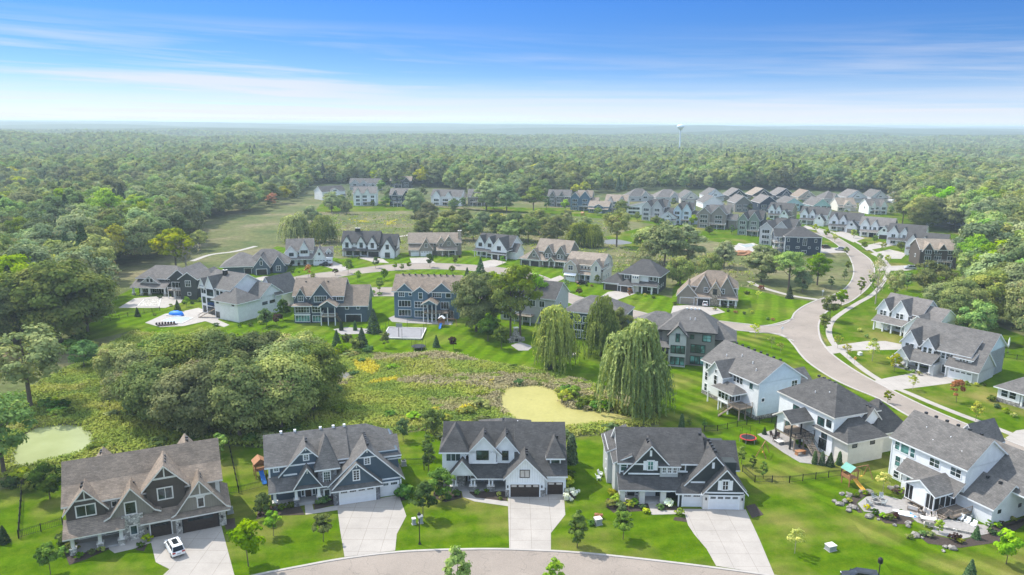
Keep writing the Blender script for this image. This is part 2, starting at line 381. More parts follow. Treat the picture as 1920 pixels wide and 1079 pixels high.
# ------------------------------------------------------------------ lawns, roads, walks, drives, ponds
LAWNS = []
def lawn(poly, mat, z=.02):
    P = [p[:2] for p in poly]; LAWNS.append(P); return sheet('lawn', P, z, mat)
road_m = NT('asphalt'); v = road_m.coord()
a1 = road_m.noise(v, .12, 5, .6); a2 = road_m.noise(v, 6, 4, .7); a3 = road_m.noise(road_m.coord((.05, 1.2, 1)), 1.0, 4)
cc = road_m.mix(1.0, (.275, .232, .192), road_m.ramp(a1, [(.3, .86), (.7, 1.12)]), 'MULTIPLY'); cc = road_m.mix(1.0, cc, road_m.ramp(a2, [(.3, .85), (.7, 1.15)]), 'MULTIPLY')
vo = road_m.n.new('ShaderNodeTexVoronoi'); vo.feature = 'DISTANCE_TO_EDGE'; vo.inputs['Scale'].default_value = .13; wv = road_m.n.new('ShaderNodeVectorMath'); wv.operation = 'ADD'; road_m.link(v, wv.inputs[0])
nz = road_m.n.new('ShaderNodeTexNoise'); nz.inputs['Scale'].default_value = .5; nz.inputs['Detail'].default_value = 5; road_m.link(v, nz.inputs['Vector']); ml = road_m.n.new('ShaderNodeVectorMath'); ml.operation = 'SCALE'; ml.inputs['Scale'].default_value = 3.0; road_m.link(nz.outputs['Color'], ml.inputs[0]); road_m.link(ml.outputs[0], wv.inputs[1]); road_m.link(wv.outputs[0], vo.inputs['Vector'])
cc = road_m.mix(road_m.math('MULTIPLY', road_m.math('LESS_THAN', vo.outputs['Distance'], .005), .30), cc, (.09, .08, .07))
st_ = road_m.noise(v, .55, 6, .7); cc = road_m.mix(road_m.ramp(st_, [(.60, 0.0), (.78, .22)]), cc, (.15, .135, .12))
road_m.base(cc); road_m.b.inputs['Roughness'].default_value = .92; road_m.bump(a2, .3, .02)
cm_ = NT('slab_concrete'); v = cm_.coord(); c1 = cm_.noise(v, .25, 6, .6); c2 = cm_.noise(v, 5, 4, .7)
cc = cm_.mix(1.0, (.37, .335, .295), cm_.ramp(c1, [(.3, .88), (.7, 1.08)]), 'MULTIPLY'); cc = cm_.mix(1.0, cc, cm_.ramp(c2, [(.3, .93), (.7, 1.06)]), 'MULTIPLY')
br = cm_.n.new('ShaderNodeTexBrick'); br.offset = 0; br.inputs['Scale'].default_value = 1; br.inputs['Brick Width'].default_value = 3.1; br.inputs['Row Height'].default_value = 3.1; br.inputs['Mortar Size'].default_value = .025
br.inputs['Color1'].default_value = br.inputs['Color2'].default_value = (1, 1, 1, 1); br.inputs['Mortar'].default_value = (.58, .56, .54, 1); cm_.link(v, br.inputs['Vector'])
s1 = cm_.noise(v, .9, 6, .7, 1.0); cc = cm_.mix(cm_.ramp(s1, [(.60, 0.0), (.76, .40)]), cc, (.22, .195, .17)); cm_.base(cm_.mix(1.0, cc, br.outputs['Color'], 'MULTIPLY')); cm_.b.inputs['Roughness'].default_value = .85
def ribbon(b, L, w0, w1, z0, z1, mat):
    A, B = offset_line(L, w0), offset_line(L, w1); k = b.midx(mat); i = len(b.v)
    for p, q in zip(A, B): b.v += [(*p, z0), (*p, z1), (*q, z1), (*q, z0)]
    for j in range(len(L)-1):
        o = i+4*j
        for a, c in ((0, 1), (1, 2), (2, 3)): b.f.append((o+a, o+c, o+4+c, o+4+a)); b.mi.append(k)
def kerb(L, side=1, w=.42, h=.12):
    b = MB(); ribbon(b, L, 0, side*w, -.02, h, 'concrete'); return tag(b.build('kerb'), kind='structure')
def road(Lft, Rgt, z=.035):
    b = MB(); n = 160
    def res(L):
        d = [0]
        for p, q in zip(L[:-1], L[1:]): d.append(d[-1]+math.dist(p, q))
        out = []; j = 0
        for i in range(n):
            t = d[-1]*i/(n-1)
            while j < len(L)-2 and d[j+1] < t: j += 1
            f = (t-d[j])/max(d[j+1]-d[j], 1e-6); out.append((L[j][0]+(L[j+1][0]-L[j][0])*f, L[j][1]+(L[j+1][1]-L[j][1])*f))
        return out
    A, B = res(Lft), res(Rgt); i = len(b.v); k = b.midx('asphalt')
    for p, q in zip(A, B): b.v += [(*p, z), (*q, z)]
    for j in range(n-1): b.f.append((i+2*j, i+2*j+1, i+2*j+3, i+2*j+2)); b.mi.append(k)
    return tag(b.build('road'), kind='structure')
def drive(poly, z=.05, mat='slab_concrete', name='driveway'): return sheet(name, poly, z, mat)
# --- lawns
lawn(pxs((-300, 1400), (-300, 915), (-40, 925), (100, 905), (200, 866), (330, 850), (430, 836), (500, 842), (690, 830), (745, 815), (800, 807), (830, 828), (1050, 828), (1065, 822), (1130, 816), (1200, 806), (1236, 800), (1300, 800), (1450, 880), (1600, 980), (1920, 1400)), 'lawn_front', .016)
lawn(pxs((1236, 800), (1226, 772), (1236, 730), (1215, 700), (1230, 668), (1250, 640), (1400, 612), (1476, 628), (1491, 649), (1520, 682), (1559, 708), (1651, 743), (1709, 782), (1840, 823), (2000, 880), (2200, 1000), (1920, 1400), (1600, 980), (1450, 880), (1300, 800)), 'lawn_right', .022)
lawn(pxs((130, 648), (165, 606), (212, 560), (245, 543), (330, 520), (420, 500), (500, 470), (520, 462), (640, 486), (760, 474), (880, 470), (1000, 484), (1130, 518), (1260, 560), (1262, 540), (1275, 525), (1400, 540), (1420, 545), (1480, 560), (1530, 566), (1476, 609), (1476, 628), (1400, 612), (1250, 640), (1230, 668), (1215, 700), (1130, 726), (1100, 712), (1000, 690), (900, 674), (830, 659), (760, 663), (700, 660), (640, 655), (605, 640), (500, 640), (420, 630), (330, 640), (240, 622)), 'lawn_back', .018)
lawn(pxs((1535, 575), (1560, 555), (1581, 545), (1602, 509), (1588, 475), (1540, 470), (1420, 480), (1380, 460), (1290, 445), (1300, 420), (1400, 415), (1520, 400), (1700, 400), (1800, 440), (1860, 470), (1800, 520), (1840, 600), (2100, 700), (2100, 960), (1920, 845), (1673, 735), (1560, 668), (1532, 610)), 'lawn_far', .014)
lawn(pxs((600, 384), (640, 376), (720, 378), (800, 388), (920, 398), (900, 388), (1000, 390), (1150, 392), (1280, 410), (1260, 425), (1180, 415), (1010, 400), (840, 394), (700, 397), (590, 398)), 'lawn_far', .014)
lawn(pxs((1130, 445), (1240, 418), (1330, 430), (1300, 455), (1190, 470)), 'lawn_far', .016)
# --- near street
KN = smooth_line(pxs((395, 1100), (470, 1080), (560, 1062), (650, 1046), (760, 1033.5), (900, 1029), (1000, 1031), (1100, 1037), (1250, 1053), (1400, 1072), (1500, 1087), (1620, 1106)), 8)
kerb(KN, -1); road(offset_line(KN, -.4), offset_line(KN, -10.5)); kerb(offset_line(KN, -10.5), -1)
# --- curving boulevard on the right
RL = smooth_line(pxs((1528, 437), (1560, 452), (1588, 475), (1598, 492), (1602, 509), (1598, 526), (1590, 537), (1581, 545), (1560, 555), (1532, 564), (1508, 575), (1492, 587), (1485, 599), (1480, 615), (1482, 635), (1491, 649), (1502, 664), (1520, 682), (1559, 708), (1600, 728), (1651, 749), (1709, 782), (1780, 812), (1850, 842), (1930, 872), (2050, 915)), 6)
RR = smooth_line(pxs((1545, 434), (1573, 448), (1596, 462), (1613, 474), (1630, 487), (1638, 503), (1636, 520), (1630, 535), (1614, 551), (1593, 566), (1570, 575), (1550, 584), (1538, 597), (1533, 612), (1536, 634), (1546, 651), (1562, 668), (1599, 694), (1638, 716), (1673, 734), (1730, 762), (1807, 795), (1880, 824), (1960, 855), (2080, 900)), 6)
road(RL, RR, .040); kerb(RR, 1, .5)
kerb(smooth_line(pxs((1528, 437), (1560, 452), (1588, 475), (1598, 492), (1602, 509), (1598, 526), (1590, 537), (1581, 545), (1560, 555), (1532, 564), (1508, 575), (1492, 587), (1485, 599), (1470, 608), (1440, 612), (1395, 609)), 6), -1, .5)
kerb(smooth_line(pxs((1405, 623), (1455, 626), (1474, 632), (1491, 649), (1502, 664), (1520, 682), (1559, 708), (1600, 728), (1651, 749), (1709, 782), (1780, 812)), 6), -1, .5)
# --- side street and the loop round the green
SU = smooth_line(pxs((1490, 598), (1440, 611), (1396, 608), (1330, 601), (1250, 596), (1185, 582), (1120, 566), (1076, 554), (1046, 541)), 6)
SLo = smooth_line(pxs((1490, 640), (1455, 627), (1405, 622), (1330, 615), (1240, 608), (1170, 594), (1100, 577), (1050, 563), (1015, 552)), 6)
road(SU, SLo, .036); kerb(SU, -1, .45); kerb(SLo, 1, .45)
LO = smooth_line(pxs((1060, 545), (1035, 526), (1000, 513), (950, 504), (880, 497), (800, 494), (730, 497), (650, 507), (590, 514), (545, 522), (516, 533), (517, 548), (545, 557), (600, 559), (680, 556), (760, 556), (860, 560), (960, 562), (1020, 558)), 5, True)
LI = smooth_line(pxs((1015, 538), (995, 528), (960, 518), (920, 512), (870, 507), (800, 505), (735, 508), (680, 513), (640, 519), (610, 526), (606, 533), (622, 539), (660, 541), (700, 540), (760, 540), (830, 543), (900, 545), (960, 547), (1000, 546)), 5, True)
road(LO+[LO[0]], LI+[LI[0]], .032); kerb(LI+[LI[0]], 1, .4); kerb(LO+[LO[0]], -1, .4)
# --- sidewalk beside the boulevard, path to the far field
SW = smooth_line(pxs((1668, 500), (1659, 524), (1638, 551), (1608, 569), (1579, 587), (1560, 603), (1554, 624), (1564, 646), (1588, 668), (1624, 697), (1664, 721), (1709, 740), (1748, 757), (1798, 777), (1851, 797), (1920, 824), (2000, 855)), 6)
b = MB(); ribbon(b, SW, -.85, .85, .0, .055, 'slab_concrete'); tag(b.build('sidewalk'), kind='structure')
SW2 = smooth_line(pxs((1528, 427), (1575, 440), (1620, 462), (1650, 480), (1668, 500)), 6)
b = MB(); ribbon(b, SW2, -.8, .8, .0, .055, 'slab_concrete'); tag(b.build('sidewalk'), kind='structure')
PT = smooth_line(pxs((1532, 562), (1490, 556), (1450, 546), (1420, 536), (1405, 528)), 5); b = MB(); ribbon(b, PT, -1.1, 1.1, 0, .05, 'concrete'); tag(b.build('path'), kind='structure')
for P in (((360, 490), (395, 478), (440, 472), (480, 462)), ((730, 447), (755, 443), (790, 437), (830, 432))):
    b = MB(); ribbon(b, smooth_line(pxs(*P), 5), -1.2, 1.2, 0, .04, 'concrete'); tag(b.build('path'), kind='structure')
# --- driveways
for P in (((281, 1008), (330, 1000), (415, 987), (445, 1100), (283, 1100), (318, 1068), (292, 1055)),
          ((632, 948), (748, 929), (762, 968), (744, 1002), (741, 1033), (646, 1045), (637, 990)),
          ((952, 930), (1057, 927), (1060, 966), (1033, 1000), (1033, 1034.5), (955, 1030)),
          ((1281, 955), (1398, 956), (1424, 1012), (1452, 1079), (1343, 1062), (1325, 1030), (1302, 1003), (1290, 985)),
          ((1544, 651), (1590, 645), (1626, 640), (1660, 640), (1700, 648), (1697, 656), (1600, 658), (1562, 664)),
          ((1640, 714), (1668, 708), (1718, 699), (1765, 699), (1798, 717), (1746, 724), (1706, 729), (1668, 733)),
          ((1885, 822), (1905, 808), (1960, 800), (1960, 860)),
          ((1257, 592), (1262, 574), (1300, 572), (1345, 578), (1360, 586), (1330, 592), (1258, 600)),
          ((1119, 562), (1140, 548), (1160, 545), (1200, 548), (1160, 562), (1130, 568)),
          ((1043, 536), (1020, 528), (1050, 517), (1060, 522), (1040, 531)),
          ((905, 503), (900, 492), (925, 487), (950, 492), (930, 500)),
          ((772, 494), (768, 484), (800, 483), (818, 494)),
          ((700, 492), (672, 484), (690, 481), (718, 486), (730, 494)),
          ((600, 497), (622, 489), (655, 503), (640, 510)),
          ((497, 518), (545, 522), (530, 532), (470, 524)), ((475, 530), (515, 538), (517, 545), (470, 540)),
          ((512, 566), (545, 557), (560, 560), (545, 575))): drive(pxs(*P))
for P in (((1470, 466), (1530, 462), (1575, 466), (1585, 474), (1530, 476)), ((1540, 441), (1530, 432), (1500, 428), (1510, 423), (1560, 437)), ((1600, 455), (1560, 437), (1580, 434), (1622, 447)), ((1650, 485), (1632, 476), (1668, 468), (1700, 476), (1690, 486)), ((1650, 500), (1700, 498), (1720, 505), (1700, 508), (1645, 508)), ((1625, 470), (1615, 462), (1650, 455), (1680, 460))): drive(pxs(*P), .052)
# front walks
for P in (((205, 1031), (198, 1010), (228, 1003), (228, 1018), (262, 1010), (300, 1003), (284, 1018), (250, 1030), (215, 1038)),
          ((573, 966), (571, 944), (585, 942), (588, 957), (632, 948), (633, 957)),
          ((862, 905), (886, 909), (880, 925), (892, 934), (952, 941), (953, 950), (890, 941), (868, 933)),
          ((1215, 945), (1231, 945), (1235, 958), (1272, 958), (1290, 964), (1222, 966))): drive(pxs(*P), .055, 'concrete', 'path')
# --- planting beds
BED = []
for P in (((118, 1000), (140, 1000), (200, 1010), (205, 1030), (160, 1050), (130, 1060), (118, 1030)), ((228, 1003), (276, 998), (282, 1010), (270, 1034), (255, 1032), (262, 1012), (228, 1020)),
          ((505, 950), (560, 945), (572, 966), (500, 968), (480, 975), (484, 960)), ((588, 942), (625, 938), (628, 946), (590, 957)),
          ((815, 905), (860, 905), (866, 934), (835, 942), (812, 934)), ((884, 915), (948, 920), (951, 940), (896, 936), (878, 928)),
          ((1138, 935), (1215, 945), (1220, 958), (1150, 962), (1136, 950)), ((1232, 945), (1275, 950), (1278, 960), (1236, 956)), ((1265, 970), (1288, 972), (1290, 980), (1262, 976)),
          ((1058, 925), (1078, 915), (1080, 935), (1060, 940)), ((418, 975), (440, 972), (442, 990), (424, 994)),
          ((745, 925), (760, 915), (768, 935), (752, 940)), ((1415, 945), (1398, 950), (1410, 972), (1432, 966))): BED.append(sheet('planting_bed', pxs(*P), .045, 'mulch'))
# --- ponds under duckweed
pw = NT('duckweed'); v = pw.coord(); n1 = pw.noise(v, .09, 6, .65); n2 = pw.noise(v, 1.2, 5, .7)
pw.base(pw.mix(1.0, pw.ramp(n1, [(.3, (.31, .285, .085)), (.7, (.385, .345, .115))]), pw.ramp(n2, [(.3, .9), (.7, 1.08)]), 'MULTIPLY')); n3 = pw.noise(v, .5, 6, .75, 1.5); dkm = pw.ramp(n3, [(.64, 0.0), (.70, 1.0)]); pw.base(pw.mix(pw.math('MULTIPLY', dkm, .55), pw.b.inputs['Base Color'].links[0].from_socket, (.11, .12, .045))); pw.b.inputs['Roughness'].default_value = .6
pw2 = NT('pond_scum'); v = pw2.coord(); n1 = pw2.noise(v, .10, 6, .65)
pw2.base(pw2.ramp(n1, [(.35, (.25,.28,.11)), (.6, (.31, .34, .15)), (.75, (.28, .33, .22))])); pw2.b.inputs['Roughness'].default_value = .35
P1 = smooth_line(pxs((938, 748), (946, 731), (975, 724), (1018, 725), (1046, 738), (1060, 762), (1100, 770), (1150, 774), (1188, 784), (1185, 793), (1130, 797), (1050, 803), (990, 800), (952, 778)), 5, True)
P2 = smooth_line(pxs((20, 870), (30, 835), (60, 806), (110, 798), (150, 800), (174, 818), (168, 840), (130, 856), (80, 868), (40, 878)), 5, True)
P3 = smooth_line(pxs((612, 706), (625, 700), (648, 697), (662, 703), (655, 712), (630, 714)), 4, True)
P4 = smooth_line(pxs((1128, 453), (1150, 449), (1172, 452), (1185, 456), (1165, 459), (1140, 458)), 4, True)
dk = NT('dark_water'); dk.base((.16, .15, .12)); dk.b.inputs['Roughness'].default_value = .35; dk.b.inputs['Specular IOR Level'].default_value = .25
sheet('pond', P1, .03, 'duckweed'); sheet('pond', P2, .03, 'pond_scum'); sheet('pond', P3, .03, 'dark_water'); sheet('pond', P4, .03, 'dark_water')
# ------------------------------------------------------------------ foliage materials
GAIN = 1.95
def leaf_mat(name, dark, mid, light, accent=None, trans=.30, hue=.03):
    m = NT(name)
    dark, mid, light = [tuple(min(v*GAIN*w, .9) for v, w in zip(q, (1.06, 1.0, .85))) for q in (dark, mid, light)]
    a = m.n.new('ShaderNodeAttribute'); a.attribute_name = 'tint'
    oi = m.n.new('ShaderNodeObjectInfo')
    c = m.ramp(a.outputs['Fac'], [(0, dark), (.45, mid), (.85, light)]+([(1.0, accent)] if accent else []))
    hs = m.n.new('ShaderNodeHueSaturation')
    m.link(m.math('ADD', .5-hue, m.math('MULTIPLY', oi.outputs['Random'], 2*hue)), hs.inputs['Hue'])
    r2 = m.math('FRACT', m.math('MULTIPLY', oi.outputs['Random'], 7.31)); r3 = m.math('FRACT', m.math('MULTIPLY', oi.outputs['Random'], 13.7))
    m.link(m.math('ADD', .78, m.math('MULTIPLY', r2, .36)), hs.inputs['Saturation']); m.link(m.math('ADD', .56, m.math('MULTIPLY', r3, .90)), hs.inputs['Value'])
    m.link(c, hs.inputs['Color'])
    col = hs.outputs['Color']
    d = m.n.new('ShaderNodeBsdfDiffuse'); tr = m.n.new('ShaderNodeBsdfTranslucent'); mx = m.n.new('ShaderNodeMixShader')
    m.link(col, d.inputs['Color']); m.link(m.mix(1.0, col, (1.15, 1.2, .6), 'MULTIPLY'), tr.inputs['Color'])
    mx.inputs[0].default_value = trans; m.link(d.outputs[0], mx.inputs[1]); m.link(tr.outputs[0], mx.inputs[2])
    m.n.remove(m.b); m.link(mx.outputs[0], m.out.inputs['Surface']); return name
leaf_mat('leaf_wood', (.060, .095, .040), (.115, .152, .060), (.205, .225, .088), (.25, .20, .10), trans=.24, hue=.036)
leaf_mat('leaf_near', (.048, .080, .030), (.104, .134, .046), (.196, .210, .074), (.22, .16, .085), trans=.24, hue=.014)
leaf_mat('leaf_bright', (.055, .105, .014), (.105, .175, .020), (.19, .25, .030), hue=.03)
leaf_mat('leaf_willow', (.050, .080, .022), (.105, .138, .038), (.20, .225, .06), hue=.015)
leaf_mat('leaf_yellow', (.11, .14, .020), (.20, .22, .030), (.32, .30, .045), hue=.02)
leaf_mat('leaf_red', (.11, .055, .036), (.18, .088, .058), (.25, .15, .09), hue=.015)
leaf_mat('leaf_conifer', (.016, .034, .016), (.030, .055, .026), (.060, .088, .045), trans=.1, hue=.02)
leaf_mat('leaf_shrub', (.030, .055, .016), (.060, .100, .024), (.11, .15, .035), hue=.04)
leaf_mat('leaf_bare', (.16, .14, .105), (.24, .21, .16), (.30, .27, .20), hue=.02)
leaf_mat('leaf_plum', (.022, .012, .014), (.045, .024, .026), (.07, .035, .03), hue=.02)
leaf_mat('petal_white', (.35, .38, .25), (.62, .62, .52), (.78, .76, .70), hue=.01)
leaf_mat('petal_yellow', (.25, .20, .01), (.55, .38, .01), (.75, .52, .02), hue=.01)
def quads(name, C, Nn, size, tint, mat, aspect=1.0, up=None, shape='rhomb', seed=1, extra=None):
    """one mesh of leaf-sized faces: centres C, normals Nn, sizes, tints"""
    rg = np.random.default_rng(seed); n = len(C)
    Nn = Nn/np.maximum(np.linalg.norm(Nn, axis=1, keepdims=True), 1e-6)
    ref = rg.normal(size=(n, 3)) if up is None else np.tile(np.array(up, float), (n, 1))+rg.normal(size=(n, 3))*.12
    U = np.cross(ref, Nn); U /= np.maximum(np.linalg.norm(U, axis=1, keepdims=True), 1e-6); V = np.cross(Nn, U)
    s = np.asarray(size).reshape(-1, 1)*np.ones((n, 1))
    if shape == 'rhomb': P = [(-1, 0), (0, -1), (1, .1), (.1, 1)]
    else: P = [(-1, -1), (1, -1), (1, 1), (-1, 1)]
    co = np.stack([C+U*s*.62*a+V*s*.62*aspect*b for a, b in P], 1).reshape(-1, 3)
    nv0 = 0; tv = np.repeat(tint, 4)
    me = bpy.data.meshes.new(name)
    if extra is not None:           # stems etc. from an MB
        ev = np.array(extra.v, float); nv0 = len(ev); co = np.vstack([ev, co]); tv = np.concatenate([np.zeros(nv0), tv])
        fl = [len(f) for f in extra.f]; fv = [i for f in extra.f for i in f]
    else: fl, fv = [], []
    nl = len(fv)+4*n; npoly = len(fl)+n
    me.vertices.add(len(co)); me.vertices.foreach_set('co', co.astype(np.float32).ravel())
    me.loops.add(nl); me.loops.foreach_set('vertex_index', np.concatenate([np.array(fv, np.int32), np.arange(nv0, nv0+4*n, dtype=np.int32)]))
    tot = np.concatenate([np.array(fl, np.int32), np.full(n, 4, np.int32)]); st = np.concatenate([[0], np.cumsum(tot)[:-1]]).astype(np.int32)
    me.polygons.add(npoly); me.polygons.foreach_set('loop_start', st); me.polygons.foreach_set('loop_total', tot)
    me.materials.append(MATS[mat])
    if extra is not None:
        for k in extra.mats: me.materials.append(MATS[k])
        me.polygons.foreach_set('material_index', np.concatenate([np.array(extra.mi, np.int32)+1, np.zeros(n, np.int32)]))
    at_ = me.attributes.new('tint', 'FLOAT', 'POINT'); at_.data.foreach_set('value', tv.astype(np.float32))
    me.update(calc_edges=True); me.validate(); return me
def rdir(rg, n):
    d = rg.normal(size=(n, 3)); return d/np.linalg.norm(d, axis=1, keepdims=True)
def crown(name, seed, R_=5.0, H=9.0, z0=3.0, clumps=46, leaf=.55, n=7000, mat='leaf_wood', top=.0, gap=.25, accent=.03, extra=None, lean=0.0, taper=.25):
    """broad-leaved crown: leaf-sized faces laid over many uneven clumps spread through an ovoid"""
    rg = np.random.default_rng(seed); cs = []; tries = 0
    while len(cs) < clumps and tries < 4000:
        tries += 1
        d = rdir(rg, 1)[0]; q = rg.uniform(.35, 1.0)**.6
        zf = d[2]*q; rad = 1-taper*max(zf, 0)-.30*max(-zf, 0)**1.5
        az = math.atan2(d[1], d[0]); lobe = 1+.16*math.sin(2*az+seed)+.12*math.sin(3*az+seed*2.1)+.08*math.sin(5*az+seed)
        p = np.array([d[0]*q*R_*rad*lobe, d[1]*q*R_*rad*lobe, z0+H*.5+zf*H*.5])
        if zf < -.55 and rg.random() < .6: continue
        r = R_*rg.uniform(.20, .40)*(1-.25*q)
        cs.append((p, r, rg.uniform(0, 1)))
    w_ = np.array([c[1]**2 for c in cs]); w_ /= w_.sum(); idx = rg.choice(len(cs), n, p=w_)
    P = np.array([c[0] for c in cs])[idx]; Rr = np.array([c[1] for c in cs])[idx]; T = np.array([c[2] for c in cs])[idx]
    d = rdir(rg, n); d[:, 2] = np.where(d[:, 2] < -.35, -d[:, 2], d[:, 2])
    rr = Rr*(1-gap*rg.random(n)**2)*rg.uniform(.80, 1.22, n)*np.where(rg.random(n) < .12, 1.3, 1.0)
    C = P+d*rr[:, None]*np.array([1.1, 1.1, .8])
    ctr = np.array([0, 0, z0+H*.42]); o = (C-ctr)/np.array([R_, R_, H*.5])
    keep = np.linalg.norm(o, axis=1) > .38
    C, d, T, o = C[keep], d[keep], T[keep], o[keep]; n = len(C)
    C[:, 0] += lean*C[:, 2]
    Nn = d+.35*o/np.maximum(np.linalg.norm(o, axis=1, keepdims=True), .2)+rg.normal(size=(n, 3))*.27+np.array([0, 0, .2])
    tint = np.clip(.12+.50*T+.30*(rg.random(n)-.3), 0, .86)
    acc = rg.random(len(cs)) < accent*3
    a2 = acc[idx[keep]] & (rg.random(n) < .5); tint[a2] = rg.uniform(.9, 1.0, a2.sum())
    return quads(name, C, Nn, leaf*rg.uniform(.6, 1.3, n), tint, mat, seed=seed+5, extra=extra)
def willow(name, seed, R_=6.0, H=14.0, leaf=.5, strands=420, mat='leaf_willow'):
    rg = np.random.default_rng(seed); C, T, Nn = [], [], []
    heads = []
    for k in range(36):
        d = rdir(rg, 1)[0]; d[2] = abs(d[2])*.9; q = rg.uniform(.35, 1)*(1+.22*math.sin(3*math.atan2(d[1], d[0])+seed)+.14*math.sin(7*math.atan2(d[1], d[0])))
        heads.append((np.array([d[0]*R_*.66*q, d[1]*R_*.66*q, H*(.40+.55*d[2]*q*rg.uniform(.75, 1.05))]), R_*rg.uniform(.13, .40), rg.random()))
    for hp, hr, ht in heads:
        for _ in range(int(strands/34*rg.uniform(.5, 1.5))):
            d = rdir(rg, 1)[0]; d[2] = abs(d[2])
            p = hp+d*hr*np.array([1.25, 1.25, .8]); out = np.array([p[0], p[1], 0]); out = out/max(np.linalg.norm(out), .3)
            ln_ = min(rg.uniform(.35, .97)*p[2], p[2]-.3) * (1.0 if np.hypot(p[0], p[1]) > R_*.40 else .75)
            nseg = max(int(ln_/(leaf*.75)), 3); x = p.copy(); tt = np.clip(.05+.70*ht+.3*(rg.random()-.4), 0, 1)
            for s_ in range(nseg):
                f = s_/nseg; x = x+out*.14*(1-f)+np.array([rg.normal()*.07, rg.normal()*.07, -ln_/nseg])
                C.append(x.copy()); T.append(np.clip(tt+.22*(1-f)-.08+rg.normal()*.08, 0, .95)); Nn.append(out*1.0+rg.normal(size=3)*.45+np.array([0, 0, .35*(1-f)]))
        for _ in range(110):
            d = rdir(rg, 1)[0]; d[2] = abs(d[2]); C.append(hp+d*hr*np.array([1.3, 1.3, .85])*rg.uniform(.8, 1.05)); T.append(np.clip(.35+.5*ht+.2*rg.normal(), 0, 1)); Nn.append(d+rg.normal(size=3)*.4)
    C = np.array(C); n = len(C)
    return quads(name, C, np.array(Nn), leaf*rg.uniform(.5, .95, n), np.array(T), mat, aspect=1.7, up=(0, 0, 1), seed=seed)
def conifer(name, seed, R_=1.6, H=5.5, leaf=.32, n=1500, mat='leaf_conifer', blunt=1.0, z0=.3, extra=None):
    rg = np.random.default_rng(seed); u = rg.random(n)**(1.25); z = z0+(H-z0)*u
    a = rg.random(n)*2*math.pi; tier = .80+.28*np.abs(np.sin(z*math.pi/ (H/9.0)))+.10*np.sin(a*5+z*3)
    r = R_*(1-u)**(.85 if blunt == 1 else blunt)*tier*np.sqrt(rg.uniform(.55, 1.0, n))+.04
    C = np.stack([r*np.cos(a), r*np.sin(a), z-.22*r], 1)
    Nn = np.stack([np.cos(a)*.7, np.sin(a)*.7, np.full(n, .75)], 1)+rg.normal(size=(n, 3))*.35
    return quads(name, C, Nn, leaf*rg.uniform(.6, 1.25, n), np.clip(.3+.35*rg.normal(size=n)*.6+.25*u, 0, 1), mat, seed=seed, extra=extra)
def limbs(seed, H, R_, r0, spread=.5, n=7, m='bark', first=.35):
    """tapered trunk with limbs"""
    b = MB(); rnd = random.Random(seed); top = (rnd.uniform(-.05, .05)*H, rnd.uniform(-.05, .05)*H, H*.86)
    mid = (top[0]*.35+rnd.uniform(-.02, .02)*H, top[1]*.35, H*.45)
    b.tube((0, 0, -.3), mid, r0, r0*.68, m, 8); b.tube(mid, top, r0*.68, r0*.12, m, 7)
    for k in range(n):
        f = first+(.85-first)*k/n; a = k*2.4+rnd.uniform(-.4, .4)
        p = tuple(mid[i]*f/.45 if f < .45 else mid[i]+(top[i]-mid[i])*(f-.45)/.55*1.0 for i in range(3))
        L_ = R_*spread*rnd.uniform(.8, 1.25)*(1.15-f*.5)
        q = (p[0]+math.cos(a)*L_, p[1]+math.sin(a)*L_, p[2]+L_*rnd.uniform(.45, .9)); rr = r0*.45*(1.1-f)
        b.tube(p, q, rr, rr*.35, m, 6)
        for s_ in (-1, 1):
            e = (q[0]+math.cos(a+s_*.7)*L_*.6, q[1]+math.sin(a+s_*.7)*L_*.6, q[2]+L_*rnd.uniform(.3, .6)); b.tube(q, e, rr*.4, rr*.1, m, 5)
    return b
# kinds: (crown mesh, trunk mesh), each about its natural size
KIND = {}
def kind(key, cm, tm): KIND[key] = (cm, tm)
for i in range(6):      # tall woodland trees
    kind('wood%d' % i, crown('crown', 11+i, 5.4+.5*(i % 3), 12.5+1.2*(i % 4), 1.6, 56+6*(i % 3), .52, 8200, 'leaf_wood', gap=.35, taper=.22+.06*(i % 3)), limbs(50+i, 15+i*.6, 5, .34).mesh('trunk'))
for i in range(4):      # big trees close by, finer leaves
    kind('big%d' % i, crown('crown', 31+i, 6.6+.4*i, 14.2+.8*i, 1.2, 120, .40, 27000, 'leaf_near', accent=.025, taper=.20, gap=.4), limbs(70+i, 16+i, 6, .42, .55, 9).mesh('trunk'))
for i in range(3):      # open, airy crowns that show their limbs
    kind('open%d' % i, crown('crown', 131+i, 5.6, 12, 4.5, 44, .46, 5200, 'leaf_bright' if i < 2 else 'leaf_wood', gap=.5), limbs(80+i, 17, 5.6, .36, .75, 11, 'bark', .3).mesh('trunk'))
for i in range(3): kind('willow%d' % i, willow('crown', 41+i, 5.4+.6*i, 14+i, .42, 480+90*i), limbs(90+i, 12, 5, .5, .6, 7).mesh('trunk'))
for i in range(3): kind('spruce%d' % i, conifer('crown', 51+i, 1.7+.2*i, 5.2+.7*i, .34, 1500), limbs(95+i, 4.5, .4, .12, .2, 2).mesh('trunk'))
kind('pine0', conifer('crown', 57, 3.6, 17, .8, 2600, z0=2), limbs(98, 14, 1, .3, .3, 3).mesh('trunk'))
for i in range(2): kind('column%d' % i, conifer('crown', 61+i, .95, 4.6, .26, 1500, 'leaf_conifer', .42, .1), limbs(99+i, 3.5, .3, .08, .2, 2).mesh('trunk'))
for i in range(4):      # young street trees
    kind('young%d' % i, crown('crown', 71+i, 1.55+.15*(i % 2), 3.5+.3*i, 1.35, 30, .27, 2300, 'leaf_bright', gap=.3), limbs(101+i, 4.2, 1.4, .065, .5, 6).mesh('trunk'))
kind('full0', crown('crown', 78, 2.5, 4.4, 1.5, 40, .27, 4200, 'leaf_shrub', gap=.2), limbs(107, 4.6, 2, .11, .5, 6).mesh('trunk'))
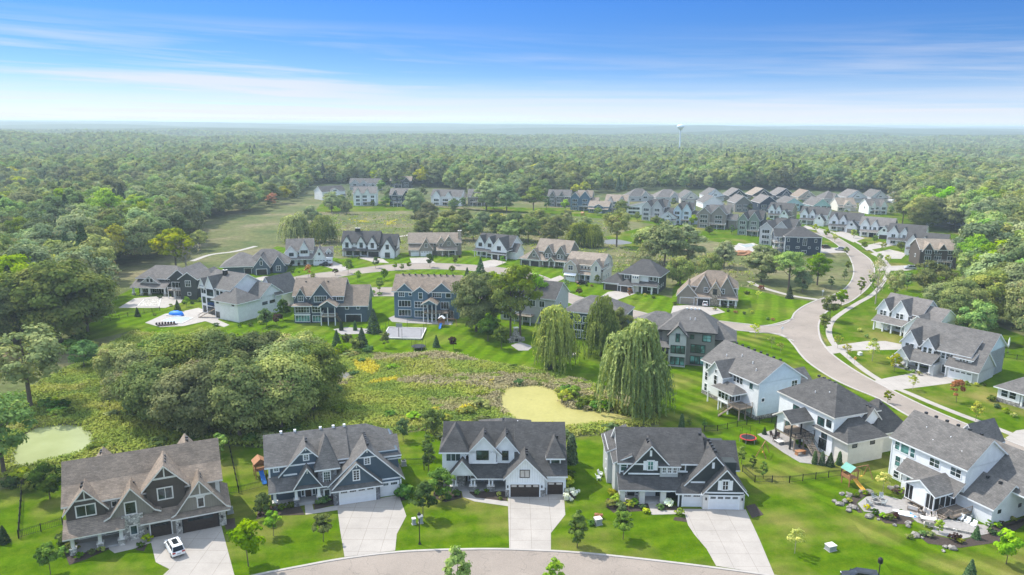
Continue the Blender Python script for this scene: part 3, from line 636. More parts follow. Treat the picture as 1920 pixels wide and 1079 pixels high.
kind('youngdark0', crown('crown', 79, 1.7, 4.0, 1.2, 30, .28, 1700, 'leaf_shrub'), limbs(108, 4.2, 1.4, .07, .5, 6).mesh('trunk'))
kind('youngyellow0', crown('crown', 81, 1.4, 3.2, 1.3, 24, .25, 1000, 'leaf_yellow', gap=.45), limbs(110, 3.9, 1.3, .055, .5, 6).mesh('trunk'))
kind('youngred0', crown('crown', 82, 1.35, 3.6, 1.2, 24, .26, 1100, 'leaf_red', gap=.4), limbs(111, 3.9, 1.3, .055, .5, 6).mesh('trunk'))
kind('thin0', crown('crown', 83, 1.5, 3.0, 1.6, 22, .22, 480, 'leaf_yellow', gap=.7), limbs(112, 4.2, 1.4, .055, .7, 8, 'pale_bark', .3).mesh('trunk'))
kind('plum0', crown('crown', 84, 1.5, 2.8, 1.2, 24, .26, 1200, 'leaf_plum'), limbs(113, 3.4, 1.3, .07, .5, 6).mesh('trunk'))
kind('oval0', crown('crown', 85, 1.2, 4.6, 1.0, 26, .27, 1500, 'leaf_shrub', taper=.35), limbs(114, 5, .9, .08, .4, 6).mesh('trunk'))
kind('pyramid0', crown('crown', 89, 1.5, 4.8, .7, 34, .24, 2200, 'leaf_bright', gap=.35, taper=.78), limbs(118, 5, .8, .07, .4, 6).mesh('trunk'))
kind('wide0', crown('crown', 86, 9.5, 11, 2.0, 90, .7, 8500, 'leaf_wood', gap=.3, taper=.3), limbs(115, 13, 9, .6, .7, 12).mesh('trunk'))
kind('bare0', crown('crown', 87, 4.2, 9, 3, 30, .34, 700, 'leaf_bare', gap=.8), limbs(116, 12, 5, .28, .8, 16, 'pale_bark', .2).mesh('trunk'))
kind('yellowwood0', crown('crown', 88, 5.2, 10, 3, 44, .6, 5000, 'leaf_yellow', gap=.3), limbs(117, 13, 5, .3).mesh('trunk'))
def shrub_mesh(seed, mat='leaf_shrub', R_=.8, H=1.1, n=420, leaf=.2):
    return crown('shrub', seed, R_, H, .02, 16, leaf, n, mat, gap=.25)
for i, mt in enumerate(['leaf_shrub', 'leaf_bright', 'leaf_yellow', 'leaf_plum', 'leaf_red', 'petal_white', 'leaf_willow', 'leaf_conifer']): kind('shrub_'+mt, shrub_mesh(200+i, mt), None)
NATH = {k: max(v.co.z for v in c[0].vertices) for k, c in KIND.items()}
def put(key, name, x, y, s=1.0, label=None, cat='tree', group=None, rot=None, sz=None, z=0.0, parts=True, rnd=random.Random(4)):
    """one tree or bush: an Empty at its foot with trunk and crown, or (small ones) a single mesh"""
    cm, tm = KIND[key]; rot = rnd.uniform(0, 6.28) if rot is None else rot; sz = s if sz is None else sz
    if tm is None or not parts:
        o = bpy.data.objects.new(name, cm); COL.objects.link(o); o.location = (x, y, z); o.rotation_euler.z = rot; o.scale = (s, s, sz)
        return tag(o, label, cat, group)
    e = empty(name, (x, y, z), rot, label, cat, group); e.scale = (s, s, sz)
    for nm, me in (('trunk', tm), ('crown', cm)):
        o = bpy.data.objects.new(nm, me); COL.objects.link(o); o.parent = e
    return e
# ------------------------------------------------------------------ trees one by one
def T(px, py, top, key, label, name='tree', wide=1.0, group=None, cat='tree'):
    X = at(px, py); hh = height_at(px, py, top); s = hh/NATH[key]
    return put(key, name, X[0], X[1], s*wide, label, cat, group, None, s)
G = 'big leafy trees of the clump by the marsh'
for i, (px, py, top) in enumerate(((300, 800, 668), (372, 818, 672), (450, 822, 664), (528, 806, 660), (588, 770, 640), (235, 735, 640), (318, 748, 618), (405, 752, 612), (490, 748, 612), (565, 735, 618), (270, 770, 650), (350, 770, 630), (440, 775, 628), (540, 765, 630))):
    T(px, py, top, 'big%d' % (i % 4), 'big olive green tree in the dense clump beside the marsh', 'broadleaf_tree', 1.05, G)
T(210, 700, 640, 'big1', 'lighter green tree at the left end of the big clump', 'broadleaf_tree', .9)
T(158, 690, 638, 'full0', 'bushy light tree left of the big clump', 'small_tree', 1.3)
for px, py, top, k, lb, w_ in ((112, 645, 478, 'big0', 'huge dense tree beside the left lawn', 1.15), (30, 640, 505, 'big2', 'dense tree at the left edge, beside the huge one', 1.1), (165, 622, 500, 'big3', 'dense tree behind the huge one by the left lawn', 1.0), (-30, 660, 520, 'big1', 'tree cut by the left edge of the view', 1.1),
        (58, 765, 612, 'open2', 'sparse pale tree standing over the marsh on the left', 1.25), (8, 890, 735, 'open1', 'airy yellow green tree cut by the left edge above the pond', 1.2)): T(px, py, top, k, lb, 'broadleaf_tree', w_)
for px, py, top, k, lb, w_ in ((893, 622, 503, 'big0', 'dense bright topped tree beside the blue house', .85), (925, 618, 508, 'open0', 'airy green tree, second of the tall group by the blue house', .78), (957, 632, 500, 'open1', 'tall thin stemmed tree in the middle of the airy group', .75), (975, 632, 494, 'open0', 'tallest airy tree with bare limbs by the stone fireplace', .82), (1005, 600, 510, 'open1', 'airy tree at the right of the tall group', .8), (915, 640, 590, 'full0', 'small dark tree under the tall airy group', 1.1), (940, 655, 610, 'youngdark0', 'dark young tree in the shade of the airy group', 1.2)): T(px, py, top, k, lb, 'broadleaf_tree', w_)
for px, py, top, k, lb, w_ in ((1037, 690, 566, 'willow0', 'weeping willow left of the dark teal house', .78), (1126, 668, 553, 'willow1', 'weeping willow right of the dark teal house', .62), (1186, 772, 594, 'willow2', 'largest weeping willow beside the green pond', .80), (1160, 650, 575, 'open1', 'thin browning tree between the two right willows', .9),
        (608, 455, 403, 'willow1', 'far willow behind the white farmhouse, right one of two', 1.15), (556, 455, 398, 'willow0', 'far willow behind the white farmhouse, left one of two', 1.1), (1083, 462, 415, 'willow0', 'far willow behind the grey taupe house', 1.2), (1112, 464, 420, 'willow1', 'rounded willow right of the far one behind the taupe house', 1.0)): T(px, py, top, k, lb, 'weeping_willow', w_)
G = 'trees across the far meadow'
for i, (px, py, top) in enumerate(((778, 408, 360), (800, 432, 385), (842, 440, 398), (812, 436, 402), (870, 428, 398), (905, 436, 402), (935, 445, 405), (968, 450, 405), (990, 455, 410), (850, 402, 378), (1010, 440, 398), (1045, 450, 408), (912, 395, 345), (950, 397, 352), (1062, 420, 400), (1065, 440, 405), (622, 398, 366), (650, 402, 382), (640, 396, 372), (585, 420, 392), (1165, 405, 380), (745, 352, 318), (690, 335, 300), (820, 350, 312), (830, 455, 412), (858, 450, 408), (888, 452, 415), (1030, 462, 420), (960, 455, 418), (795, 450, 415), (735, 385, 358), (1095, 440, 412))):
    T(px, py, top-7, 'wood%d' % (i % 6), 'rounded tree on the far meadow before the back houses', 'meadow_tree', 1.12, G)
for px, py, top, k, lb, w_ in ((1000, 400, 350, 'open0', 'bright yellow green tree standing before the middle row', 1.2), (1156, 463, 390, 'open2', 'slender tall tree by the far pond', 1.0), (1215, 492, 425, 'wood1', 'dark tree at the left of the middle clump', 1.2), (1245, 500, 412, 'wood2', 'tall dark tree of the middle clump', 1.15), (1290, 495, 418, 'wood3', 'dark tree at the right of the middle clump', 1.2), (1205, 515, 468, 'wide0', 'low spreading dark tree behind the beige house', .75), (1275, 535, 478, 'wide0', 'low spreading dark tree behind the navy grey house', .75), (1332, 525, 470, 'wide0', 'low spreading tree between navy grey and taupe houses', .7),
        (1357, 502, 450, 'wood0', 'round green tree left of the terrace excavation', 1.1), (1427, 528, 458, 'wood4', 'dense round tree left of the boulevard bend', 1.2), (1478, 545, 470, 'open0', 'light airy tree before the navy corner house', 1.15), (1532, 535, 474, 'open1', 'bright green round tree by the boulevard bend', 1.2), (1480, 560, 535, 'spruce1', 'small dark conifer beside the path', 1.0), (1505, 548, 505, 'wood5', 'dark small tree beside the path at the bend', 1.0),
        (1826, 512, 418, 'big2', 'large dense cone shaped tree on the right', .95), (1745, 575, 490, 'open2', 'dark tree before the brown sided house', 1.2), (1760, 600, 525, 'big1', 'bright tree left in the right hand clump', .9), (1800, 612, 520, 'big3', 'bright tree in the middle of the right hand clump', 1.0), (1850, 605, 500, 'big0', 'tall bright tree in the right hand clump', 1.1), (1905, 612, 488, 'big2', 'tree at the right edge above the clump', 1.1), (1880, 560, 480, 'open1', 'yellow green tree behind the right hand clump', 1.1), (1830, 640, 560, 'wood2', 'lower tree at the front of the right hand clump', 1.0), (1940, 650, 520, 'big1', 'tree cut by the right edge', 1.0),
        (1790, 428, 355, 'wide0', 'broad spreading oak like tree behind the boulevard row', 1.05), (1730, 432, 372, 'big3', 'dense tree left of the broad spreading one', 1.0), (1860, 440, 372, 'wood0', 'tree right of the broad spreading one', 1.3), (1692, 420, 375, 'open0', 'light green tree at the end of the back row', 1.1), (1641, 570, 478, 'bare0', 'tall half bare tree beside the sidewalk', .6), (1676, 566, 505, 'open2', 'thin tree right of the half bare one', .8), (1700, 545, 510, 'youngdark0', 'small round tree on the slope by the sidewalk', 1.3), (350, 508, 448, 'bare0', 'grey half bare tree behind the slate hipped house', 1.2), (330, 505, 425, 'yellowwood0', 'yellow topped tree behind the grey gambrel house', 1.1), (375, 470, 430, 'yellowwood0', 'bright yellow tree at the corner of the dry field', 1.0), (510, 390, 362, 'youngred0', 'rusty tree at the edge of the dry field', 1.3)): T(px, py, top, k, lb, 'broadleaf_tree', w_)
# young trees in gardens and along the streets
for px, py, top, k, lb in ((95, 1078, 1018, 'young0', 'young tree at the corner bed of the brown grey house'), (466, 1062, 976, 'young1', 'yellow green young tree near the street before the slate blue house'), (513, 1006, 957, 'young2', 'young tree on its mulch ring by the slate blue porch'), (606, 1016, 963, 'young0', 'thin young tree left of the slate blue drive'), (497, 975, 923, 'youngdark0', 'dark young tree in the corner bed of the slate blue house'),
        (793, 970, 902, 'youngdark0', 'young round tree behind the street lamp'), (828, 937, 878, 'full0', 'round bushy tree at the porch corner of the farmhouse'), (858, 1108, 1022, 'pyramid0', 'street tree at the bottom, left of the two on the near kerb'), (1037, 1112, 1046, 'pyramid0', 'street tree at the bottom, right of the two on the near kerb'), (1082, 1027, 955, 'pyramid0', 'full young tree right of the farmhouse drive'), (1168, 1012, 958, 'young0', 'thin bright young tree before the charcoal house'), (1490, 1038, 990, 'thin0', 'sparse yellow sapling on the right front lawn'), (1886, 1058, 996, 'young1', 'bright young tree at the lower right'), (1818, 1088, 1048, 'spruce0', 'blue green spruce at the bottom right'),
        (94, 936, 866, 'full0', 'dark round tree behind the brown grey house fence'), (414, 862, 812, 'young2', 'bright small tree at the back corner of the brown grey house'), (756, 826, 783, 'youngdark0', 'dark round tree behind the slate blue house'), (812, 812, 766, 'full0', 'dark tree by the gravel strip left of the farmhouse'), (1071, 868, 812, 'column0', 'dark columnar evergreen right of the farmhouse'), (803, 860, 815, 'oval0', 'upper narrow tree in the gravel strip left of the farmhouse'), (804, 886, 832, 'oval0', 'lower narrow tree in the gravel strip left of the farmhouse'),
        (1390, 871, 836, 'oval0', 'narrow tree at the fence corner behind the charcoal house'), (1411, 882, 854, 'oval0', 'small oval tree along the fence behind the charcoal house'), (1431, 898, 866, 'oval0', 'largest oval tree along the fence behind the charcoal house'), (1278, 802, 775, 'column1', 'left of three small evergreens behind the charcoal house'), (1292, 801, 781, 'oval0', 'middle of three small evergreens behind the charcoal house'), (1321, 806, 785, 'oval0', 'right of three small evergreens behind the charcoal house'), (8, 1018, 985, 'spruce0', 'small dark spruce at the left edge lawn'),
        (1555, 602, 552, 'young0', 'street tree at the side street corner'), (1577, 576, 543, 'young1', 'street tree in the verge above the side street corner'), (1614, 552, 520, 'oval0', 'upright street tree inside the boulevard curve'), (1636, 538, 511, 'young2', 'street tree in the verge at the top of the curve'), (1545, 622, 588, 'young3', 'street tree lowest in the verge by the corner'), (1590, 509, 489, 'young2', 'street tree on the inner lawn, topmost'), (1583, 526, 504, 'oval0', 'narrow street tree on the inner lawn'), (1558, 541, 518, 'oval0', 'dark street tree at the bend of the inner lawn'),
        (1570, 654, 628, 'thin0', 'sparse sapling beside the upper drive apron'), (1588, 671, 645, 'thin0', 'bare sapling in the verge under the upper drive'), (1635, 678, 638, 'thin0', 'pale sapling on the lawn of the light grey house'), (1676, 698, 662, 'youngyellow0', 'yellow young tree near the light grey house walk'), (1711, 732, 703, 'thin0', 'sparse sapling by the lower drive'), (1793, 755, 710, 'youngred0', 'red leaved young tree before the light grey house'), (1829, 789, 753, 'youngyellow0', 'yellow green sapling on the lower right lawn'), (1664, 757, 733, 'youngyellow0', 'yellowish sapling beside the boulevard kerb'),
        (1416, 634, 606, 'thin0', 'left sapling on the corner lawn of the grey house'), (1446, 654, 631, 'thin0', 'middle sapling on the corner lawn of the grey house'), (1463, 662, 642, 'thin0', 'right sapling on the corner lawn of the grey house'), (1421, 560, 545, 'thin0', 'sapling in the stone bed by the corner'),
        (653, 513, 484, 'youngdark0', 'dark young tree at the outer kerb of the loop'), (704, 503, 482, 'youngdark0', 'dark young tree before the three gabled farmhouse'), (671, 529, 507, 'young2', 'young tree on the green, left'), (721, 526, 504, 'young1', 'young tree on the green, centre'), (712, 549, 520, 'young3', 'young tree between the two walk-out houses'), (741, 507, 492, 'young0', 'small tree at the upper kerb, first of three'), (754, 509, 495, 'young0', 'small tree at the upper kerb, second of three'), (767, 505, 491, 'young0', 'small tree at the upper kerb, third of three'), (806, 502, 475, 'youngdark0', 'young tree by the stone house drive'), (853, 498, 479, 'youngdark0', 'young tree before the stone house porch'), (848, 512, 498, 'full0', 'round small tree on the green, right'), (578, 519, 496, 'youngred0', 'red tinged tree at the left of the loop'), (587, 528, 511, 'young3', 'pale young tree on the left tip of the green'), (629, 517, 504, 'plum0', 'small plum coloured tree at the upper kerb'),
        (901, 512, 482, 'spruce1', 'blue spruce by the white steep gabled house'), (876, 521, 501, 'spruce0', 'dark spruce right of the blue house'), (942, 496, 480, 'young0', 'small tree by the brown garage doors'), (1062, 547, 524, 'young2', 'young tree before the beige gambrel house'), (1086, 556, 541, 'plum0', 'small dark tree at the side street kerb'), (1120, 533, 515, 'youngdark0', 'dark round tree at the beige house corner'), (1181, 560, 540, 'youngred0', 'orange red sapling before the navy grey house'),
        (632, 656, 618, 'spruce2', 'dark spruce left below the slate walk-out house'), (679, 650, 613, 'spruce1', 'dark spruce right below the slate walk-out house'), (722, 652, 622, 'young3', 'grey green young tree by the sport court'), (850, 656, 632, 'plum0', 'dark leaved round tree on the back lawn'), (818, 651, 628, 'spruce0', 'small cone conifer on the back lawn'), (701, 624, 578, 'spruce2', 'big cone evergreen between the walk-out houses'), (640, 620, 601, 'column0', 'trimmed evergreen by the slate house patio, left'), (666, 620, 601, 'column1', 'trimmed evergreen by the slate house patio, right'), (1027, 692, 667, 'spruce0', 'small spruce before the left willow'), (1460, 768, 745, 'spruce0', 'small spruce behind the pale blue house deck'), (1477, 812, 786, 'oval0', 'narrow tree beside the covered deck'), (1433, 815, 800, 'spruce0', 'smallest conifer by the red trampoline'),
        (258, 594, 576, 'spruce0', 'dark conifer by the left lawn fence'), (333, 582, 562, 'spruce1', 'conifer at the rim of the pool lawn'), (350, 575, 556, 'young0', 'small tree beside the dark gambrel house'), (500, 612, 578, 'full0', 'dense dark tree right of the white pool house'), (530, 600, 560, 'youngdark0', 'dark shrub like tree between white and slate walk-outs'), (520, 612, 588, 'plum0', 'brownish low tree right of the white pool house'), (1495, 838, 822, 'youngdark0', 'tiny shrub tree at the covered deck patio'), (1527, 870, 845, 'column0', 'first evergreen along the cream house patio'), (1541, 872, 846, 'column1', 'second evergreen along the cream house patio'), (1556, 874, 848, 'spruce0', 'third evergreen along the cream house patio'), (1573, 872, 846, 'column1', 'fourth evergreen along the cream house patio'),
        (1655, 925, 885, 'thin0', 'thin pale tree in the round fire pit garden'), (1760, 1000, 975, 'young3', 'grey bush like tree in the lower garden bed'), (1830, 1010, 985, 'spruce0', 'small conifer in the lower garden bed'), (1852, 1000, 975, 'oval0', 'narrow shrub tree in the lower garden bed'), (1735, 885, 868, 'plum0', 'small dark tree by the fire pit garden')):
    nm = {'spruce': 'conifer', 'column': 'evergreen_tree', 'oval0': 'small_tree', 'full0': 'small_tree', 'thin0': 'sapling', 'plum0': 'small_tree'}
    T(px, py, top, k, lb, nm.get(k, nm.get(k[:-1], 'young_tree')))
for i, (px, py) in enumerate(((1528, 437), (1550, 446), (1586, 480), (1565, 455), (1620, 470), (1648, 492), (1655, 470), (1600, 447), (1640, 458), (1664, 495))):
    T(px, py, py-17, 'young%d' % (i % 4) if i % 3 else 'youngyellow0', 'small street tree along the upper boulevard', 'young_tree', 1.1, 'small street trees along the upper boulevard')
for i, (px, py, h_) in enumerate(((1262, 388, 16), (1318, 384, 14), (1405, 398, 15), (1460, 400, 13), (1412, 384, 14), (1500, 388, 13), (1540, 390, 14), (1612, 396, 14), (1670, 404, 18), (1230, 424, 20), (1300, 425, 22), (1372, 440, 18), (1240, 432, 22), (1330, 440, 16), (1440, 420, 12), (1500, 425, 12), (1195, 415, 18), (1120, 404, 16), (1060, 396, 22), (1025, 394, 26), (700, 390, 14), (722, 388, 20), (780, 388, 22), (795, 372, 26), (868, 390, 20), (925, 392, 24), (715, 362, 24), (655, 374, 16), (1585, 408, 15), (1690, 470, 16), (1745, 480, 18), (1760, 470, 22))):
    T(px, py, py-h_, ('youngdark0', 'full0', 'young1', 'oval0')[i % 4], 'small green tree standing between the far houses', 'garden_tree', 1.25, 'small trees between the far houses')
# garden bushes
brnd = random.Random(9)
def bush(px, py, s, m, label, group=None, name='bush'):
    X = at(px, py); o = put('shrub_'+m, name, X[0], X[1], s, label, 'bush', group, None, s*brnd.uniform(.8, 1.1), .04); return o
def bushes(lst, place, ms=('leaf_shrub', 'leaf_bright', 'leaf_yellow', 'leaf_plum')):
    for i, (px, py, s) in enumerate(lst):
        m = ms[i % len(ms)]; w_ = {'leaf_shrub': 'dark green', 'leaf_bright': 'bright green', 'leaf_yellow': 'yellow green', 'leaf_plum': 'dark purple', 'leaf_red': 'reddish', 'petal_white': 'white flowering', 'leaf_willow': 'pale olive', 'leaf_conifer': 'deep green'}[m]
        bush(px, py, s, m, '%s garden bush %s' % (w_, place), '%s garden bushes %s' % (w_, place))
bushes(((122, 1018, 1.6), (135, 1035, 1.3), (150, 1046, .8), (172, 1040, .7), (190, 1034, .7), (118, 1040, 1.1), (245, 1010, .8), (262, 1004, .8), (276, 1016, 1.0), (264, 1026, .7)), 'in the beds of the brown grey house', ('leaf_shrub', 'leaf_willow', 'leaf_bright'))
bushes(((500, 955, 1.3), (515, 958, 1.0), (530, 956, .9), (545, 952, .9), (490, 966, .9), (600, 944, 1.2), (612, 942, 1.3), (622, 940, .9), (757, 932, 2.1)), 'in the beds of the slate blue house', ('leaf_shrub', 'leaf_plum', 'leaf_shrub'))
bushes(((820, 925, 1.1), (840, 936, .9), (856, 930, .9), (830, 938, .8), (895, 927, .7), (912, 922, .6), (935, 930, .6), (938, 938, .5), (850, 912, .9), (1062, 912, 1.6), (1066, 895, 1.4)), 'in the beds of the white farmhouse', ('leaf_yellow', 'leaf_shrub', 'leaf_shrub'))
bushes(((1069, 935, 1.7), (1150, 930, 1.2), (1247, 944, 1.2), (1255, 950, .9)), 'beside the front walls', ('petal_white', 'leaf_yellow', 'petal_white'))
bushes(((1144, 950, 1.2), (1155, 945, 1.3), (1165, 957, 1.2), (1180, 950, 1.1), (1190, 948, 1.1), (1205, 955, .8), (1212, 962, .8), (1275, 966, 1.0), (1238, 956, .8)), 'in the beds of the charcoal house', ('leaf_yellow', 'leaf_bright', 'leaf_shrub'))
bushes(((1120, 972, .9), (1108, 985, .8), (40, 900, 2.2), (70, 905, 2.4), (20, 915, 1.8), (55, 920, 1.8)), 'at the lawn edge', ('leaf_red', 'leaf_shrub', 'leaf_yellow', 'leaf_yellow', 'leaf_shrub', 'leaf_yellow'))
bushes(((1592, 942, .7), (1605, 932, .7), (1622, 928, .7), (1640, 930, .6), (1680, 925, .8), (1625, 955, .7), (1640, 965, .8), (1655, 972, .8), (1668, 975, .9), (1680, 972, .8), (1700, 922, .8), (1712, 930, .7), (1730, 1005, .8), (1745, 1008, .8), (1790, 1015, 1.0), (1800, 1018, .8), (1860, 1002, .8), (1870, 990, .8), (1705, 1010, .7), (1880, 985, .6), (1900, 978, .6)), 'round the fire pit terrace', ('leaf_yellow', 'leaf_shrub', 'leaf_bright', 'leaf_willow', 'leaf_plum'))
bushes(((1428, 545, 1.6), (1400, 552, 1.4), (1410, 588, .8), (1395, 590, .8), (1380, 588, .9), (1365, 585, .9), (1340, 582, .9), (1440, 600, .8), (1450, 602, .8), (1265, 572, 1.0), (1085, 540, .9), (1100, 537, .9), (1110, 538, .9), (1225, 560, .9), (1210, 556, .9), (1195, 552, .9), (1085, 548, .8)), 'before the ring houses', ('leaf_red', 'leaf_shrub', 'leaf_yellow', 'leaf_shrub'))
bushes(((545, 500, .9), (560, 498, .9), (660, 484, 1.1), (672, 486, 1.0), (735, 484, 1.2), (748, 484, 1.2), (850, 482, 1.0), (862, 484, 1.0), (700, 552, 1.3), (712, 554, 1.3), (690, 552, 1.1), (560, 512, .8), (548, 512, .8)), 'round the loop gardens', ('leaf_shrub', 'leaf_plum', 'leaf_bright'))
bushes(((405, 612, 1.2), (450, 614, .9), (470, 612, 1.0), (490, 608, 1.2), (300, 560, 1.0), (320, 575, .9), (345, 570, .9), (290, 592, .8), (360, 570, 1.0), (375, 566, 1.1), (390, 575, 1.0)), 'round the left pools', ('leaf_shrub', 'leaf_bright', 'leaf_shrub', 'leaf_willow'))
bushes(((1690, 690, .8), (1700, 694, .8), (1712, 700, .8), (1724, 704, .8), (1640, 640, .9), (1625, 634, .9), (1612, 622, 1.0), (1870, 765, 1.0), (1885, 775, 1.0), (1900, 782, .9), (1858, 752, 1.2), (1812, 722, .8), (1830, 724, .7), (1845, 724, .7)), 'before the houses right of the boulevard', ('leaf_yellow', 'leaf_shrub', 'leaf_bright'))
bushes(((150, 640, 3.0), (135, 660, 3.4), (170, 662, 3.0), (650, 640, 2.0), (668, 652, 2.4), (640, 665, 2.6), (625, 672, 2.2), (690, 662, 2.0), (1110, 760, 2.2), (1075, 745, 2.6), (1060, 755, 2.4), (1090, 765, 2.0), (1120, 768, 2.2), (1140, 770, 2.0), (1200, 775, 2.2), (1225, 772, 1.8), (1062, 740, 2.2), (1245, 690, 1.6)), 'at the rim of the marsh', ('leaf_shrub', 'leaf_bright', 'leaf_yellow', 'leaf_shrub'))
# ------------------------------------------------------------------ marsh and meadow plants
mm = NT('marsh_plants'); a = mm.n.new('ShaderNodeAttribute'); a.attribute_name = 'tint'
mm.base(mm.ramp(a.outputs['Fac'], [(0, (.15, .22, .036)), (.14, (.23, .32, .046)), (.30, (.32, .385, .052)), (.42, (.40, .41, .068)), (.52, (.38, .36, .13)), (.66, (.39, .33, .19)), (.80, (.48, .42, .20)), (.90, (.62, .56, .05)), (1.0, (.66, .52, .02))])); mm.b.inputs['Roughness'].default_value = .9
for l_ in list(mm.b.inputs['Base Color'].links):
    src = l_.from_socket; tr = mm.n.new('ShaderNodeBsdfTranslucent'); mx = mm.n.new('ShaderNodeMixShader'); mx.inputs[0].default_value = .25
    mm.link(src, tr.inputs['Color']); mm.link(mm.b.outputs[0], mx.inputs[1]); mm.link(tr.outputs[0], mx.inputs[2]); mm.link(mx.outputs[0], mm.out.inputs['Surface'])
WET = pxs((-500, 660), (130, 650), (240, 626), (420, 634), (605, 644), (640, 658), (700, 664), (760, 667), (830, 662), (900, 678), (1000, 694), (1100, 716), (1130, 730), (1180, 775), (1226, 776), (1234, 796), (1200, 803), (1130, 813), (1065, 819), (1050, 825), (830, 825), (800, 806), (745, 812), (690, 828), (500, 839), (430, 833), (330, 847), (200, 862), (100, 902), (-40, 922), (-500, 925))
prng = np.random.default_rng(12)
def vnoise(x, y, sc_, seed):
    """smooth value noise for planting patches"""
    r_ = np.random.default_rng(seed); g_ = r_.random((64, 64)); u, v_ = x/sc_, y/sc_; i, j = np.floor(u).astype(int), np.floor(v_).astype(int); f, q = u-i, v_-j; f = f*f*(3-2*f); q = q*q*(3-2*q)
    G_ = lambda a_, b_: g_[a_ % 64, b_ % 64]
    return (G_(i, j)*(1-f)+G_(i+1, j)*f)*(1-q)+(G_(i, j+1)*(1-f)+G_(i+1, j+1)*f)*q
def pvec(x, y, poly):
    c = np.zeros(len(x), bool); n = len(poly)
    for i in range(n):
        x0, y0 = poly[i][:2]; x1, y1 = poly[i-1][:2]
        with np.errstate(divide='ignore', invalid='ignore'): h_ = ((y0 > y) != (y1 > y)) & (x < (x1-x0)*(y-y0)/(y1-y0+1e-12)+x0)
        c ^= h_
    return c
def plants(name, n, box, poly, avoid, per, leaf, rad, hmul, tall=1.0, dry=0.0, yellow=()):
    x = prng.uniform(box[0], box[1], n); y = prng.uniform(box[2], box[3], n); k = pvec(x, y, poly)
    for q in avoid: k &= ~pvec(x, y, q)
    x, y = x[k], y[k]; n = len(x)
    a1, a2, a3 = vnoise(x+y*.4, y*1.9, 17, 3), vnoise(x, y*1.6, 7.5, 4), vnoise(x+500, y*2.2, 26, 5); a4 = vnoise(x, y, 3.0, 6)
    base = .06+.40*a2+.12*(a4-.5)
    br = (a3 > .50-dry) & (a1 > .36) & (vnoise(x*1.3, y*2.6, 5, 9) > .33) & ((dry > .05) | ((x > -42) & (x < 24) & (y > 146) & (y < 205))); base = np.where(br, .50+.30*a2, base); base = np.where((a1 > .74) & (a3 < .5), .36+.12*a4, base)
    for q in yellow:
        yy = pvec(x, y, q); base = np.where(yy, .88+.12*prng.random(n), base)
    hgt_ = tall*(.35+1.2*a4*a2+.3*a1)
    rep = lambda v_: np.repeat(v_, per)
    d = rdir(prng, n*per); d[:, 2] = np.abs(d[:, 2]); r_ = rad*(.6+.8*rep(prng.random(n)))
    C = np.stack([rep(x)+d[:, 0]*r_, rep(y)+d[:, 1]*r_, .02+d[:, 2]*rep(hgt_)*hmul], 1)
    tint = np.clip(rep(base)+prng.normal(size=n*per)*.035, 0, 1); Nn = d+prng.normal(size=(n*per, 3))*.45+np.array([0, 0, .3])
    me = quads(name, C, Nn, leaf*prng.uniform(.6, 1.4, n*per), tint, 'marsh_plants', aspect=1.9, up=(0, 0, 1), seed=3)
    o = bpy.data.objects.new(name, me); COL.objects.link(o); return tag(o, kind='stuff')
YEL = [pxs(*q) for q in (((700, 715), (745, 708), (752, 714), (690, 722)), ((858, 770), (880, 760), (898, 762), (890, 776), (862, 778)), ((812, 768), (824, 765), (824, 772), (812, 774)), ((700, 648), (715, 648), (712, 655), (698, 655)), ((740, 650), (765, 646), (764, 655), (740, 656)), ((800, 658), (815, 654), (812, 662)), ((660, 680), (690, 675), (715, 690), (700, 705), (670, 695)), ((30, 905), (70, 900), (60, 912)), ((915, 722), (925, 718), (922, 726)))]
plants('marsh_vegetation', 60000, (-110, 55, 118, 215), WET, (P1, P2, P3), 11, .21, .85, 1.0, .95, .03, YEL)
MEAD = pxs((600, 400), (690, 402), (840, 400), (1000, 404), (1180, 420), (1130, 447), (1190, 472), (1300, 457), (1400, 500), (1420, 540), (1275, 520), (1130, 510), (1000, 478), (880, 465), (760, 468), (640, 480), (530, 456), (540, 425))
plants('meadow_vegetation', 9000, (-260, 110, 225, 600), MEAD, (P4,), 7, .5, 1.5, .6, .8, .10, [pxs((720, 415), (760, 412), (765, 420), (725, 423)), pxs((655, 412), (690, 410), (690, 416), (655, 418)), pxs((900, 398), (960, 396), (950, 405), (905, 406))])
# taller mounds of willow scrub standing in the marsh
mrnd = random.Random(21); k_ = 0
while k_ < 150:
    x, y = mrnd.uniform(-100, 45), mrnd.uniform(120, 210)
    if not inside((x, y), WET) or any(inside((x, y), q) for q in (P1, P2, P3)): continue
    if -38 < x < 20 and 150 < y < 200 and mrnd.random() < .75: continue
    m_ = mrnd.choice(['leaf_shrub', 'leaf_bright', 'leaf_willow', 'leaf_shrub', 'leaf_yellow'] if x > -60 else ['leaf_shrub', 'leaf_shrub', 'leaf_willow', 'leaf_bright']); k_ += 1
    w_ = {'leaf_shrub': 'dark green', 'leaf_bright': 'bright green', 'leaf_yellow': 'yellow green', 'leaf_willow': 'pale olive'}[m_]
    s_ = mrnd.uniform(.9, 2.2); o = put('shrub_'+m_, 'scrub_bush', x, y, s_*1.25, w_+' scrub bush standing in the marsh', 'bush', w_+' scrub bushes in the marsh', None, s_*mrnd.uniform(.6, 1.0))
